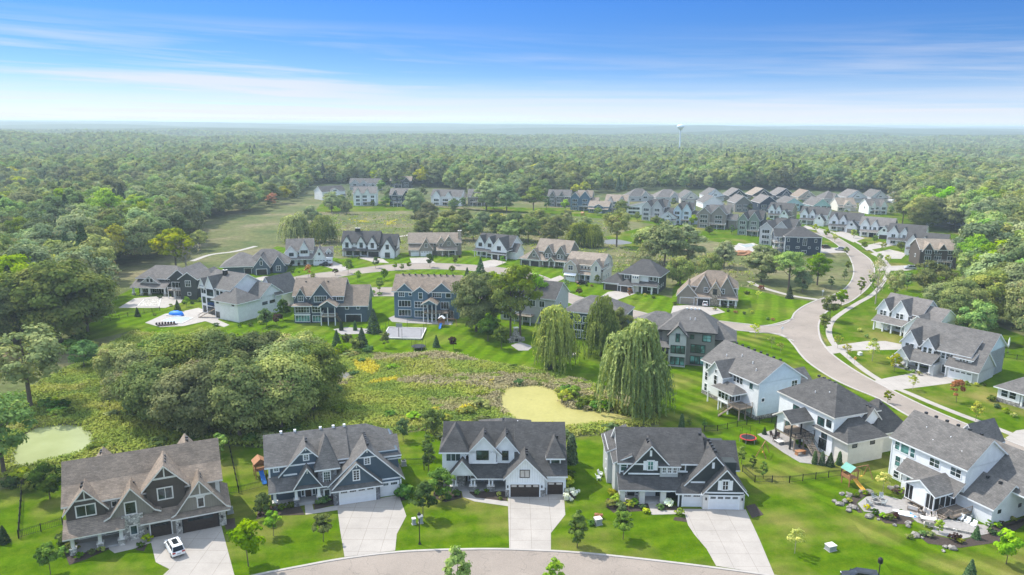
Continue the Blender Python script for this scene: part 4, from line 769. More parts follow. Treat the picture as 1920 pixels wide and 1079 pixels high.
# ------------------------------------------------------------------ house kit
class House:
    """A house in its own frame: x along the facade that faces us, y away from it, z up. One mesh per part."""
    def __init__(s, name, label, x, y, rot, wall, roof, trim='white_trim', detail=2, group=None, ov=.42, z=0.0):
        s.root = empty(name, (x, y, z), rot, label, 'house', group)
        s.wall, s.roof, s.trim, s.d, s.ov = wall, roof, trim, detail, ov
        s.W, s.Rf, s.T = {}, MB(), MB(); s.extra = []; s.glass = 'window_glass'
    def wm(s, m):
        m = m or s.wall
        if m != s.wall and s.d:
            b = MB(); s.extra.append((m, b)); return b, m
        return s.W.setdefault(m, MB()), m
    def box(s, x0, x1, y0, y1, z0, z1, m=None):
        b, m = s.wm(m); b.box(x0, x1, y0, y1, z0, z1, m)
    def _P(s, axis, u, a, z): return (u, a, z) if axis == 'y' else (a, u, z)
    def prof(s, axis, pts, a0, a1, oh0=None, oh1=None, th=.26, wall=None, wr=None, zb=None, ends=(True, True), inset=0.0, m=None):
        """roof over a profile [(u,z)...] drawn out along an axis, with trimmed edges; walls close its ends inside wr=(u0,u1) down to zb"""
        oh0 = s.ov if oh0 is None else oh0; oh1 = s.ov if oh1 is None else oh1; m = m or s.roof
        A0, A1 = a0-oh0, a1+oh1; P = s._P
        for (u0, z0), (u1, z1) in zip(pts[:-1], pts[1:]):
            q = [P(axis, u0, A0, z0), P(axis, u1, A0, z1), P(axis, u1, A1, z1), P(axis, u0, A1, z0)]
            s.Rf.face(q if axis == 'y' else q[::-1], m)
            q = [P(axis, u0, A0, z0-th), P(axis, u1, A0, z1-th), P(axis, u1, A1, z1-th), P(axis, u0, A1, z0-th)]
            s.T.face(q[::-1] if axis == 'y' else q, s.trim)
            for A, on in ((A0, ends[0]), (A1, ends[1])):
                s.T.face([P(axis, u0, A, z0), P(axis, u0, A, z0-th), P(axis, u1, A, z1-th), P(axis, u1, A, z1)], s.trim)
        for u, z in (pts[0], pts[-1]):
            s.T.face([P(axis, u, A0, z), P(axis, u, A0, z-th), P(axis, u, A1, z-th), P(axis, u, A1, z)], s.trim)
        if wr:
            def zat(u):
                for (u0, z0), (u1, z1) in zip(pts[:-1], pts[1:]):
                    if min(u0, u1)-1e-6 <= u <= max(u0, u1)+1e-6: return z0+(z1-z0)*(u-u0)/(u1-u0)-th
                return pts[0][1]
            mids = [(u, z-th) for u, z in pts[1:-1] if wr[0] < u < wr[1]]
            top = [(wr[0], zat(wr[0]))]+mids+[(wr[1], zat(wr[1]))]
            for A, on in ((a0+inset, ends[0]), (a1-inset, ends[1])):
                if on: b, wmn = s.wm(wall); b.face([P(axis, wr[0], A, zb)]+[P(axis, u, A, z) for u, z in top]+[P(axis, wr[1], A, zb)], wmn)
    def gable(s, x0, x1, y0, y1, ze, zr, axis='x', wall=None, zb=None, oh0=None, oh1=None, mid=None, ends=(True, True), ov=None, flare=0, m=None):
        """gable roof over a rectangle: ze at the walls, zr at the ridge"""
        ov = s.ov if ov is None else ov
        u0, u1, a0, a1 = (y0, y1, x0, x1) if axis == 'x' else (x0, x1, y0, y1)
        um = (u0+u1)/2 if mid is None else mid
        s0, s1 = (zr-ze)/(um-u0), (zr-ze)/(u1-um)
        if flare: pts = [(u0-ov-flare, ze-s0*ov*.6-flare*.35), (u0-ov*.2, ze-s0*ov*.2), (um, zr), (u1+ov*.2, ze-s1*ov*.2), (u1+ov+flare, ze-s1*ov*.6-flare*.35)]
        else: pts = [(u0-ov, ze-s0*ov), (um, zr), (u1+ov, ze-s1*ov)]
        s.prof(axis, [(u, z+.26) for u, z in pts], a0, a1, oh0, oh1, wall=wall, wr=(u0, u1), zb=ze if zb is None else zb, ends=ends, m=m)
    def hip(s, x0, x1, y0, y1, ze, zr, ov=None, ridge=None, th=.26, m=None):
        ov = s.ov if ov is None else ov; m = m or s.roof; w_, d_ = x1-x0, y1-y0
        k = (zr-ze)/(min(w_, d_)/2); z = ze-k*ov+th; zr = zr+th
        X0, X1, Y0, Y1 = x0-ov, x1+ov, y0-ov, y1+ov
        if ridge: r0, r1 = ridge
        elif w_ >= d_: r0, r1 = (x0+d_/2, (y0+y1)/2), (x1-d_/2, (y0+y1)/2)
        else: r0, r1 = ((x0+x1)/2, y0+w_/2), ((x0+x1)/2, y1-w_/2)
        A, B, C, D = (X0, Y0, z), (X1, Y0, z), (X1, Y1, z), (X0, Y1, z); E, Fp = (*r0, zr), (*r1, zr)
        same = abs(r0[0]-r1[0])+abs(r0[1]-r1[1]) < .05
        if same: fs = [(A, B, E), (B, C, E), (C, D, E), (D, A, E)]
        elif w_ >= d_ or (ridge and abs(r0[0]-r1[0]) > abs(r0[1]-r1[1])): fs = [(A, B, Fp, E), (B, C, Fp), (C, D, E, Fp), (D, A, E)]
        else: fs = [(A, B, E), (B, C, Fp, E), (C, D, Fp), (D, A, E, Fp)]
        for f in fs: s.Rf.face(f, m)
        for a, b in ((A, B), (B, C), (C, D), (D, A)):
            s.T.face([(a[0], a[1], z-th), (b[0], b[1], z-th), b, a], s.trim)
        s.T.face([(p[0], p[1], z-th) for p in (D, C, B, A)], s.trim)
    def shed(s, x0, x1, y0, y1, z0, z1, axis='x', oh=.35, hipped=0.0, m=None):
        """lean-to: z0 at y0 rising to z1 at y1 (axis 'y': z0 at x0, z1 at x1)"""
        if axis == 'x':
            k = (z1-z0)/(y1-y0); s.prof('x', [(y0-oh, z0-k*oh+.2), (y1, z1+.2)], x0, x1, oh, oh, th=.2, m=m)
        else:
            k = (z1-z0)/(x1-x0)
            p = [(x0-(oh if k > 0 else 0), z0-(k*oh if k > 0 else 0)+.2), (x1+(0 if k > 0 else oh), z1+(0 if k > 0 else k*oh)+.2)]
            s.prof('y', p, y0, y1, oh, oh, th=.2, m=m)
    def fr(s, face, p):
        """(u, z, out) on a facade -> house frame"""
        if face == 'f': return lambda q: (q[0], p-q[2], q[1])
        if face == 'b': return lambda q: (q[0], p+q[2], q[1])
        if face == 'l': return lambda q: (p-q[2], q[0], q[1])
        return lambda q: (p+q[2], q[0], q[1])
    def fbox(s, b, face, p, u0, u1, z0, z1, d0, d1, m):
        b.box(u0, u1, z0, z1, d0, d1, m, s.fr(face, p))
    def win(s, face, p, u, z, w, h, nx=1, ny=1, fm=None, gm=None, fw=.13, shut=None, head=False, label=None):
        """a window: frame with its bars, pane behind them"""
        fm = fm or s.trim; gm = gm or s.glass
        b = MB()
        if s.d == 0:
            s.fbox(b, face, p, u-fw, u+w+fw, z-fw, z+h+fw, -.05, .04, fm); s.fbox(b, face, p, u, u+w, z, z+h, .02, .065, gm)
            if nx > 1:
                for i in range(1, nx): s.fbox(b, face, p, u+w*i/nx-.05, u+w*i/nx+.05, z, z+h, .05, .08, fm)
            return b.build('window', s.root)
        s.fbox(b, face, p, u-fw, u, z-fw, z+h+fw, -.03, .07, fm); s.fbox(b, face, p, u+w, u+w+fw, z-fw, z+h+fw, -.03, .07, fm)
        s.fbox(b, face, p, u, u+w, z-fw, z, -.03, .07, fm); s.fbox(b, face, p, u, u+w, z+h, z+h+fw, -.03, .07, fm)
        if head: s.fbox(b, face, p, u-fw-.1, u+w+fw+.1, z+h+fw, z+h+fw+.12, -.03, .10, fm)
        t = .055 if nx*ny < 9 else .04
        for i in range(1, nx): s.fbox(b, face, p, u+w*i/nx-t/2*1.4, u+w*i/nx+t/2*1.4, z, z+h, .0, .055, fm)
        for j in range(1, ny): s.fbox(b, face, p, u, u+w, z+h*j/ny-t/2, z+h*j/ny+t/2, .0, .052, fm)
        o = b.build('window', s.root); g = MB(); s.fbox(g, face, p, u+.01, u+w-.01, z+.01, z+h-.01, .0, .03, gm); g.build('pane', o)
        if shut:
            for a in (u-fw-.62, u+w+fw+.04):
                q = MB(); s.fbox(q, face, p, a, a+.58, z-.1, z+h+.1, -.02, .06, shut); q.build('shutter', s.root)
        return o
    def garage(s, face, p, u, w, h=2.35, m='garage_white', lites=None, z=.02, panels=4, fm=None, lm='window_glass'):
        b = MB(); s.fbox(b, face, p, u, u+w, z, z+h, -.05, .03, m)
        for k in range(1, 4): s.fbox(b, face, p, u, u+w, z+h*k/4-.012, z+h*k/4+.012, .028, .034, 'black_trim' if m != 'garage_white' else 'stone_trim')
        fm = fm or s.trim
        f = MB(); s.fbox(f, face, p, u-.16, u, z, z+h+.16, -.03, .09, fm); s.fbox(f, face, p, u+w, u+w+.16, z, z+h+.16, -.03, .09, fm); s.fbox(f, face, p, u, u+w, z+h, z+h+.16, -.03, .09, fm)
        o = b.build('garage_door', s.root); f.build('frame', o)
        if lites:
            for k in range(lites):
                a = u+w*(k+.14)/lites; e = u+w*(k+.86)/lites; g = MB()
                if panels > 1:
                    for j in range(panels):
                        c0 = a+(e-a)*j/panels; c1 = a+(e-a)*(j+.86)/panels; s.fbox(g, face, p, c0, c1, z+h*.80, z+h*.95, .03, .045, lm)
                else: s.fbox(g, face, p, a, e, z+h*.80, z+h*.95, .03, .045, lm)
                g.build('pane', o)
    def door(s, face, p, u, w=1.0, h=2.15, z=.2, m='brown_paint', fm=None):
        b = MB(); s.fbox(b, face, p, u, u+w, z, z+h, -.03, .05, m); o = b.build('door', s.root)
        f = MB(); fm = fm or s.trim; s.fbox(f, face, p, u-.13, u, z, z+h+.13, -.02, .08, fm); s.fbox(f, face, p, u+w, u+w+.13, z, z+h+.13, -.02, .08, fm); s.fbox(f, face, p, u, u+w, z+h, z+h+.13, -.02, .08, fm); f.build('frame', o)
        k = MB(); s.fbox(k, face, p, u+w-.15, u+w-.08, z+.95, z+1.1, .05, .1, 'silver_paint'); k.build('handle', o)
    def board(s, face, p, u0, u1, z0, z1, m=None, out=.08): s.fbox(s.T, face, p, u0, u1, z0, z1, -.02, out, m or s.trim)
    def corner(s, x, y, z0, z1, w=.14, m=None): s.T.box(x-w, x+w, y-w, y+w, z0, z1, m or s.trim)
    def col(s, x, y, z1, w=.34, base=None, bw=.75, bh=1.1, z0=.0, m=None, taper=.8):
        b = MB(); m = m or s.trim; zz = z0+(bh if base else 0)
        i = len(b.v); h0, h1 = w/2, w/2*taper
        b.v += [(x-h0, y-h0, zz), (x+h0, y-h0, zz), (x+h0, y+h0, zz), (x-h0, y+h0, zz), (x-h1, y-h1, z1), (x+h1, y-h1, z1), (x+h1, y+h1, z1), (x-h1, y+h1, z1)]; k = b.midx(m)
        for q in ((0, 1, 5, 4), (1, 2, 6, 5), (2, 3, 7, 6), (3, 0, 4, 7), (4, 5, 6, 7)): b.f.append(tuple(i+a for a in q)); b.mi.append(k)
        b.box(x-h1-.08, x+h1+.08, y-h1-.08, y+h1+.08, z1-.16, z1-.002, m)
        o = b.build('porch_column', s.root)
        if base:
            c = MB(); c.box(x-bw/2, x+bw/2, y-bw/2, y+bw/2, z0, z0+bh-.08, base); c.box(x-bw/2-.06, x+bw/2+.06, y-bw/2-.06, y+bw/2+.06, z0+bh-.08, z0+bh, 'stone_trim'); c.build('base', o)
    def slab(s, name, poly, z0, z1, m='concrete_grey'):
        b = MB(); b.prism(poly, z0, z1, m); return b.build(name, s.root)
    def vent(s, x, y, z, m='dark_metal', kind='box'):
        b = MB()
        if kind == 'pipe': b.tube((x, y, z-.4), (x, y, z+.55), .09, .09, 'white_trim', 8)
        else: b.box(x-.2, x+.2, y-.22, y+.22, z-.15, z+.24, m)
        b.build('roof_vent', s.root)
    def chimney(s, x, y, z0, z1, w=.9, d=.9, m='grey_stone'):
        b = MB(); b.box(x-w/2, x+w/2, y-d/2, y+d/2, z0, z1, m); b.box(x-w/2-.08, x+w/2+.08, y-d/2-.08, y+d/2+.08, z1, z1+.14, 'stone_trim'); b.box(x-.18, x+.18, y-.18, y+.18, z1+.14, z1+.4, 'dark_metal'); b.build('chimney', s.root)
    def lamp(s, face, p, u, z):
        b = MB(); s.fbox(b, face, p, u-.1, u+.1, z, z+.38, 0, .2, 'black_trim'); b.build('wall_lamp', s.root)
    def deck(s, x0, x1, y0, y1, z, rail=('f',), m='deck_wood', rm='white_trim', legs=True, stair=None):
        b = MB(); b.box(x0, x1, y0, y1, z-.22, z, m); o = b.build('deck', s.root); r = MB()
        def rail_(a, c):
            n = max(int(math.hypot(c[0]-a[0], c[1]-a[1])/1.6), 1)
            for i in range(n+1):
                t = i/n; x, y = a[0]+(c[0]-a[0])*t, a[1]+(c[1]-a[1])*t; r.box(x-.05, x+.05, y-.05, y+.05, z, z+1.0, rm)
            for h in (.95, .12): r.tube((*a, z+h), (*c, z+h), .045, .045, rm, 4)
            for i in range(n*6): 
                t = i/(n*6); x, y = a[0]+(c[0]-a[0])*t, a[1]+(c[1]-a[1])*t; r.box(x-.014, x+.014, y-.014, y+.014, z+.1, z+.95, rm)
        if 'f' in rail: rail_((x0+.06, y0+.06), (x1-.06, y0+.06))
        if 'l' in rail: rail_((x0+.06, y0+.06), (x0+.06, y1))
        if 'r' in rail: rail_((x1-.06, y0+.06), (x1-.06, y1))
        if r.v: r.build('railing', o)
        if legs:
            for x in (x0+.15, (x0+x1)/2, x1-.15):
                q = MB(); q.box(x-.11, x+.11, y0+.1, y0+.32, -.05, z-.221, rm if rm != 'dark_metal' else m); q.build('post', o)
        return o
    def stairs(s, a, b_, w, z0, z1, m='deck_wood', rm='dark_metal'):
        """a straight flight from a (low) to b (high)"""
        n = max(int((z1-z0)/.18), 2); d = Vector((b_[0]-a[0], b_[1]-a[1], 0)); L = d.length; d.normalize(); nn = Vector((-d.y, d.x, 0)); b = MB()
        for i in range(n):
            t0, z = i/n*L, z0+(z1-z0)*(i+1)/n; c = Vector((a[0], a[1], 0))+d*t0
            P = [c-nn*w/2, c+nn*w/2, c+nn*w/2+d*(L/n+.04), c-nn*w/2+d*(L/n+.04)]
            b.prism([(p.x, p.y) for p in P], z-.06, z, m, bottom=True)
        for q in (-1, 1):
            A = Vector((a[0], a[1], z0))+nn*(q*w/2); B = Vector((b_[0], b_[1], z1))+nn*(q*w/2)
            b.tube(A+Vector((0, 0, .95)), B+Vector((0, 0, .95)), .04, .04, rm, 5); b.tube(A, B, .09, .09, m, 4)
            for t in (0, .33, .66, 1): p = A.lerp(B, t); b.tube(p, p+Vector((0, 0, .95)), .035, .035, rm, 5)
        b.build('stairs', s.root)
    def done(s):
        names = {'stone': 'stone_veneer'}
        for m, b in list(s.W.items())+s.extra:
            nm = 'stone_veneer' if 'stone' in m else ('wall' if m == s.wall else 'gable_wall' if ('batten' in m or 'shake' in m) else 'wall')
            b.build(nm, s.root)
        if s.Rf.v: s.Rf.build('roof', s.root)
        if s.T.v: s.T.build('trim', s.root)
        return s.root
def fit(pL, pR):
    """house frame from the two ground corners of its facade"""
    A, B = at(*pL), at(*pR)
    return A[0], A[1], math.atan2(B[1]-A[1], B[0]-A[0]), math.hypot(B[0]-A[0], B[1]-A[1])
# ------------------------------------------------------------------ the four houses along the near street
# --- taupe house with four steep gables (left)
h = House('house', 'brown grey house with four steep gables, brown roof and stone garage, white car in front', -49.55, 100.27, R(24.6), 'grey_green_siding', 'brown_shingle', 'stone_trim')
h.box(-14.0, 6.6, 2.6, 12.4, 0, 6.55)                                   # main body
h.prof('x', [(2.1, 6.55), (4.9, 8.45), (7.5, 11.2), (12.9, 6.5)], -14.0, 6.6, wr=(2.6, 12.4), zb=6.5)
h.gable(-11.6, -7.6, 8, 14.5, 6.8, 9.4, 'y'); h.box(-11.6, -7.6, 12.4, 14.5, 0, 6.8)
h.gable(.2, 4.2, 8, 14.5, 6.9, 9.6, 'y'); h.box(.2, 4.2, 12.4, 14.5, 0, 6.9)
# double garage with its gable
h.box(.02, 7.0, 0, 6, 0, 2.75, 'pale_stone'); h.box(.3, 6.95, .35, 6, 2.75, 3.3)
h.gable(.25, 7.05, .35, 7.5, 3.2, 7.75, 'y', 'taupe_batten', zb=2.8, oh0=.45, flare=.35)
h.shed(-.25, 7.3, -.1, .6, 2.72, 3.15)
h.board('f', .35, 1.9, 5.5, 5.35, 5.65); h.board('f', .35, 3.56, 3.74, 5.65, 7.35)
h.win('f', .35, 3.3, 3.65, .75, 1.35, fw=.17, head=True)
h.garage('f', 0, 1.05, 4.8, 2.2, 'garage_brown', 1, panels=1, fm='black_trim')
h.lamp('f', 0, .55, 1.35); h.lamp('f', 0, 6.4, 1.35)
# single garage, set back under a long roof
h.box(-4.15, .02, .5, 6, 0, 2.7)
h.shed(-4.1, .4, .4, 3.2, 2.85, 4.5, oh=.5)
h.garage('f', .5, -3.35, 2.75, 2.2, 'garage_brown', 1, panels=1); h.lamp('f', .5, -3.75, 1.5)
# the wide brown shingled gable above it
h.box(-3.5, 1.65, 1.7, 8, 3.4, 7.4, 'brown_shake')
h.gable(-3.75, 1.9, 1.7, 8.0, 7.3, 10.45, 'y', 'brown_shake', oh0=.5, zb=7.3)
h.board('f', 1.7, -2.5, .65, 8.45, 8.72); h.board('f', 1.7, -1.03, -.85, 8.72, 10.2)
h.win('f', 1.7, -1.95, 5.3, 1.85, 1.65, 2, 1, fw=.17)
# tall batten gable over the stone entry
h.box(-7.0, -4.2, .9, 4, 0, 4.0, 'pale_stone'); h.box(-8.2, -2.9, 1.25, 6, 3.6, 4.4)
h.gable(-8.3, -2.65, 1.2, 7, 4.3, 8.05, 'y', 'taupe_batten', oh0=.5, flare=.5, zb=3.9)
h.win('f', 1.2, -6.35, 4.15, 1.3, 1.75, fw=.17); h.win('f', .9, -5.95, 1.0, .8, 1.3, fw=.15)
# shake gable at the left end
h.box(-13.85, -8.95, 2.02, 5, 3, 5.7, 'brown_shake')
h.gable(-13.9, -8.9, 2.0, 7.5, 5.7, 8.75, 'y', 'brown_shake', oh0=.5)
h.board('f', 2.0, -12.6, -10.2, 7.05, 7.28); h.board('f', 2.0, -11.48, -11.32, 7.28, 8.5)
h.win('f', 2.0, -12.55, 4.75, 2.3, 1.55, 2, 1, fw=.17)
h.win('f', 2.6, -9.0+.9, 5.1, .6, .75, fw=.13)
# porch
h.shed(-13.9, -7.0, -.2, 2.3, 2.95, 4.3, oh=.45); h.slab('porch_floor', [(-13.8, .2), (-7.1, .2), (-7.1, 2.6), (-13.8, 2.6)], 0, .25)
for x in (-13.3, -9.9, -7.2): h.col(x, .35, 2.92, .5, 'pale_stone', .85, 1.05)
h.win('f', 2.6, -12.7, 1.0, 3.2, 1.45, 3); h.win('f', 2.6, -9.3, .9, 1.9, 1.55)
h.board('f', 2.6, 5.9, 6.5, 0, 6.5, out=.06)
h.win('r', 6.6, 6, 4.6, 1.2, 1.4)
for k in range(3): h.vent(3.85, 2.0+1.1*k, 7.5); h.vent(-.75, 3.2+1.1*k, 10.35)
for k in range(2): h.vent(-11.7, 3.2+1.1*k, 8.7); h.vent(-5.2, 3.6+k, 7.75); h.vent(2.5, 12.3+1.0*k, 9.6); h.vent(-9.8, 13+.8*k, 9.4)
h.done()
# --- slate blue house with a stone stair tower
h = House('house', 'slate blue house with stone stair tower, blue gables and two white garage doors', -28.14, 109.04, R(17.9), 'slate_blue_siding', 'grey_shingle')
h.box(-9.6, 10.9, 3.6, 13, 0, 6.6)
h.gable(-9.9, 2.5, 3.6, 13.0, 6.55, 9.75, 'x', ends=(True, False)); h.hip(-2, 11.0, 3.6, 13.2, 6.0, 9.75, ridge=((2, 8.4), (6.2, 8.4)))
h.box(5, 11.0, 4.0, 13, 0, 5.3); h.gable(6, 11.0, 4.0, 11, 5.3, 7.6, 'x', zb=5.3)
# garages
h.box(.05, 7.0, .05, 6, 0, 2.85); h.box(-.1, .74, 0, 1, 0, 2.8, 'blue_stone'); h.box(6.6, 7.25, 0, 1, 0, 2.8, 'blue_stone')
h.gable(.0, 7.35, .3, 6, 3.05, 6.7, 'y', 'slate_blue_siding', oh0=.5, zb=2.9); h.shed(-.2, 7.4, -.15, .6, 2.72, 3.15)
h.garage('f', .05, .9, 5.55, 2.5, 'garage_white', 4); h.win('f', .3, 3.2, 3.9, .85, 1.6, 2, 4, fw=.17)
h.box(7.25, 10.8, .8, 6, 0, 2.75); h.garage('f', .8, 7.55, 2.85, 2.4, 'garage_white', 2)
h.prof('y', [(-.9, 3.1), (5.55, 8.85), (11.5, 2.75)], 1.2, 9.5, .45, 0, wr=(.3, 10.75), zb=2.8, ends=(True, False))
h.board('f', 1.2, 7.2, 10.9, 2.7, 2.98); h.board('f', 1.2, 4.2, 6.9, 7.05, 7.25); h.board('f', 1.2, 5.46, 5.64, 7.9, 8.45); h.board('f', .3, 3.6, 3.78, 5.95, 6.4)
h.win('f', 1.2, 5.15, 6.0, .75, .95, 2, 3, fw=.17)
# stair tower
h.box(-2.2, .7, 1.9, 6, 0, 5.6, 'blue_stone'); h.box(-2.2, .7, 1.92, 6, 5.6, 6.55, 'white_siding')
h.hip(-2.35, .85, 1.8, 7.6, 6.5, 9.9, ridge=((-.75, 4.6), (-.75, 6.2)))
h.win('f', 1.9, -1.35, 3.4, .95, 1.75, 3, 4, fw=.17)
for x in (-1.85, -1.0, -.1): h.win('f', 1.92, x, 5.78, .42, .5, 2, 2, fw=.1)
h.win('f', 1.9, -1.35, 1.1, .75, .95, fw=.2); h.win('f', 3.6, .95, 5.3, .8, 1.0, 2, 3, fw=.2)
# big left gable, dormer window and porch
h.prof('y', [(-8.3, 4.95), (-3.87, 9.5), (-2.0, 7.6)], 3.2, 8.4, .45, 0, wr=(-7.8, -2.3), zb=4.5, ends=(True, False))
h.board('f', 3.2, -4.9, -2.8, 8.0, 8.2); h.board('f', 3.2, -3.97, -3.78, 8.6, 9.1); h.board('f', 3.2, -7.5, -5.4, 4.75, 5.0)
h.win('f', 3.2, -4.2, 7.1, .65, .8, 2, 3, fw=.17); h.win('f', 3.6, -8.85, 5.6, .6, .75, 2, 3, fw=.2)
h.shed(-9.4, -1.0, 1.7, 3.7, 3.2, 4.6, oh=.5)
h.gable(-5.8, -2.0, 1.5, 4.2, 3.55, 6.35, 'y', 'slate_blue_siding', oh0=.5); h.board('f', 1.5, -3.98, -3.8, 5.5, 6.0)
h.slab('porch_floor', [(-9.4, 1.7), (-2.2, 1.7), (-2.2, 3.7), (-9.4, 3.7)], 0, .45)
for x in (-9.0, -5.75, -2.25): h.col(x, 1.9, 3.15, .5, 'blue_stone', .8, 1.25)
h.win('f', 3.6, -8.3, 1.75, 2.1, .65, 2, 1, fw=.16); h.door('f', 3.6, -4.3, .95, 2.1, .5); h.win('f', 3.6, -4.85, .75, .32, 1.8); h.win('f', 3.6, -3.1, .75, .32, 1.8)
h.corner(-9.6, 3.6, 4.4, 6.5); h.corner(10.8, .82, 0, 2.7, .1)
for k in range(7): h.vent(5.75, 2.0+.75*k, 9.0)
for k in range(2): h.vent(-3.7, 5+k*.9, 9.45)
for x in (-7.5, -5.3, -1.2, .9, 2.7): h.vent(x, 8.4, 10.05, 'white_trim')
h.vent(8.3, 4.6, 6.3, kind='pipe')
h.done()
# --- white farmhouse
h = House('house', 'white gabled farmhouse with dark grey roof, brown garage doors and paired porch columns', -.91, 112.35, R(.7), 'white_siding', 'dark_shingle')
h.box(-10.2, 9.9, 5.2, 13, 0, 5.4); h.box(-10.2, 2.5, 5.0, 13, 5.4, 6.9)
h.gable(-10.2, 2.5, 5.0, 13.2, 6.75, 9.75, 'x', zb=5.4, mid=7.9)
h.prof('x', [(.4, 3.45), (7.7, 10.0), (13.5, 5.6)], 1.5, 9.9, 0, .35, wr=(1.2, 13), zb=0)
h.box(-4.6, 4.6, 12, 21, 0, 4.6); h.hip(-4.6, 4.6, 10, 21, 4.6, 6.9)
h.gable(.1, 6.45, 0, 7.0, 3.45, 6.75, 'y', 'white_batten', zb=2.6); h.box(.1, 6.45, 0, 6, 0, 2.6); h.box(0, .82, -.06, .8, 0, 1.25, 'grey_stone'); h.box(5.7, 6.53, -.06, .8, 0, 1.25, 'grey_stone')
h.garage('f', 0, .85, 4.75, 2.25, 'garage_brown', 4, panels=1, fm='white_trim', lm='cushion'); h.lamp('f', 0, .42, 1.7); h.lamp('f', 0, 6.0, 1.7)
h.win('f', 0, 2.45, 3.55, 1.45, 1.2, 2, 1, 'garage_brown', fw=.1, gm='cushion')
h.box(6.5, 10.0, .9, 5, 0, 3.1); h.garage('f', .9, 6.95, 2.6, 2.2, 'garage_brown', 2, panels=1, lm='cushion'); h.box(6.53, 6.9, .84, 1.2, 0, 1.2, 'grey_stone'); h.box(9.65, 10.06, .84, 1.4, 0, 1.2, 'grey_stone')
h.hip(7.0, 9.6, 1.9, 6.4, 6.3, 8.5, ov=.3, ridge=((8.3, 4.4), (8.3, 5.6))); h.box(7.4, 9.2, 2.1, 5, 4.6, 6.2); h.win('f', 2.1, 7.7, 5.1, 1.2, .75, 2, 1, 'black_trim', fw=.08)
# upper gables
h.box(-6.1, -1.5, 3.3, 6, 4.3, 6.6); h.gable(-6.2, -1.0, 3.3, 8.5, 6.2, 9.05, 'y', 'white_siding', oh0=.35); h.win('f', 3.3, -4.75, 5.1, 1.9, 1.5, 2, 2, 'black_trim', fw=.09)
h.box(-1.4, 2.0, 3.6, 6, 4.3, 6.6); h.gable(-1.9, 2.0, 3.6, 8.5, 6.55, 9.0, 'y', 'white_siding', oh0=.35); h.win('f', 3.6, -.45, 4.9, .9, 1.5, 1, 2, 'black_trim', fw=.09)
h.box(-6.0, -1.3, 3.27, 3.4, 4.35, 4.6, 'white_trim')
# bay at the left end, on stone
h.box(-10.45, -6.6, 3.2, 6, 2.5, 7.0); h.box(-10.45, -6.7, 3.25, 6, 0, 2.5, 'grey_stone'); h.hip(-10.6, -6.4, 3.0, 8, 7.0, 10.0, ridge=((-8.45, 5.6), (-8.45, 7.2)))
h.win('f', 3.2, -9.8, 4.9, 2.3, 1.9, 3, 1, 'white_trim', fw=.1); h.board('f', 3.2, -9.8, -7.5, 6.2, 6.32, out=.075)
h.corner(-10.4, 3.25, 2.5, 6.9, .1)
# porch
h.gable(-9.2, -5.0, 1.7, 5.4, 2.9, 5.5, 'y', 'white_siding', oh0=.45, zb=3.0); h.shed(-5.2, .2, 1.9, 4.0, 2.75, 4.35, oh=.5)
h.slab('porch_floor', [(-9.0, 1.9), (.1, 1.9), (.1, 5.2), (-9.0, 5.2)], 0, .2)
for x in (-8.5, -5.35, -2.4):
    h.col(x-.27, 2.15, 2.75, .3); h.col(x+.27, 2.15, 2.75, .3); b = MB(); b.box(x-.62, x+.62, 1.75, 2.55, 0, .95, 'grey_stone'); b.box(x-.68, x+.68, 1.69, 2.61, .95, 1.04, 'stone_trim'); b.build('porch_base', h.root)
h.door('f', 5.2, -7.5, 1.1, 2.2, .2, 'brown_paint'); h.win('f', 5.2, -8.1, .5, .4, 1.8); h.win('f', 5.2, -6.2, .5, .4, 1.8)
h.win('f', 5.2, -4.9, .9, 1.9, 1.5, 2, 1, 'white_trim'); h.win('f', 5.2, -2.7, .9, .9, 1.5);
for k in range(3): h.vent(3.55, 1.5+.9*k, 6.85); h.vent(.2, 5+.8*k, 9.0)
for k in range(2): h.vent(-3.4, 5+.8*k, 9.05); h.vent(-.3, 15+k, 7.0)
h.vent(8.7, 4.9, 8.45); h.vent(2.3, 16, 6.2, kind='pipe')
h.done()
# --- charcoal house with shutters
h = House('house', 'charcoal house with white trim, white shutters and white garage doors, right of the farmhouse', 30.65, 108.78, R(-1.0), 'charcoal_siding', 'dark_shingle')
h.box(-13.0, 5.9, 3.6, 13.2, 0, 6.4)
h.gable(-13.0, .6, 3.6, 13.0, 6.3, 10.1, 'x', 'light_grey_siding'); h.corner(-12.95, 3.6, 0, 6.2, .1)
h.box(-14.4, -13.0, 8.4, 15, 0, 6.2, 'light_grey_siding'); h.shed(-14.5, -10.5, 8.2, 15.2, 5.9, 7.7, 'y'); h.box(-13.6, -13.0, 4.2, 8.4, 0, 6.2, 'light_grey_siding'); h.shed(-13.75, -11, 3.9, 8.3, 6.0, 7.2, 'y')
for z in (1.2, 3.0, 4.8): h.win('l', -14.4, 10, z, .5, .5, fw=.1)
h.box(2, 6.2, 4.4, 12, 0, 4.9); h.gable(1, 6.3, 4.4, 11, 5.0, 8.2, 'x', zb=4.9)
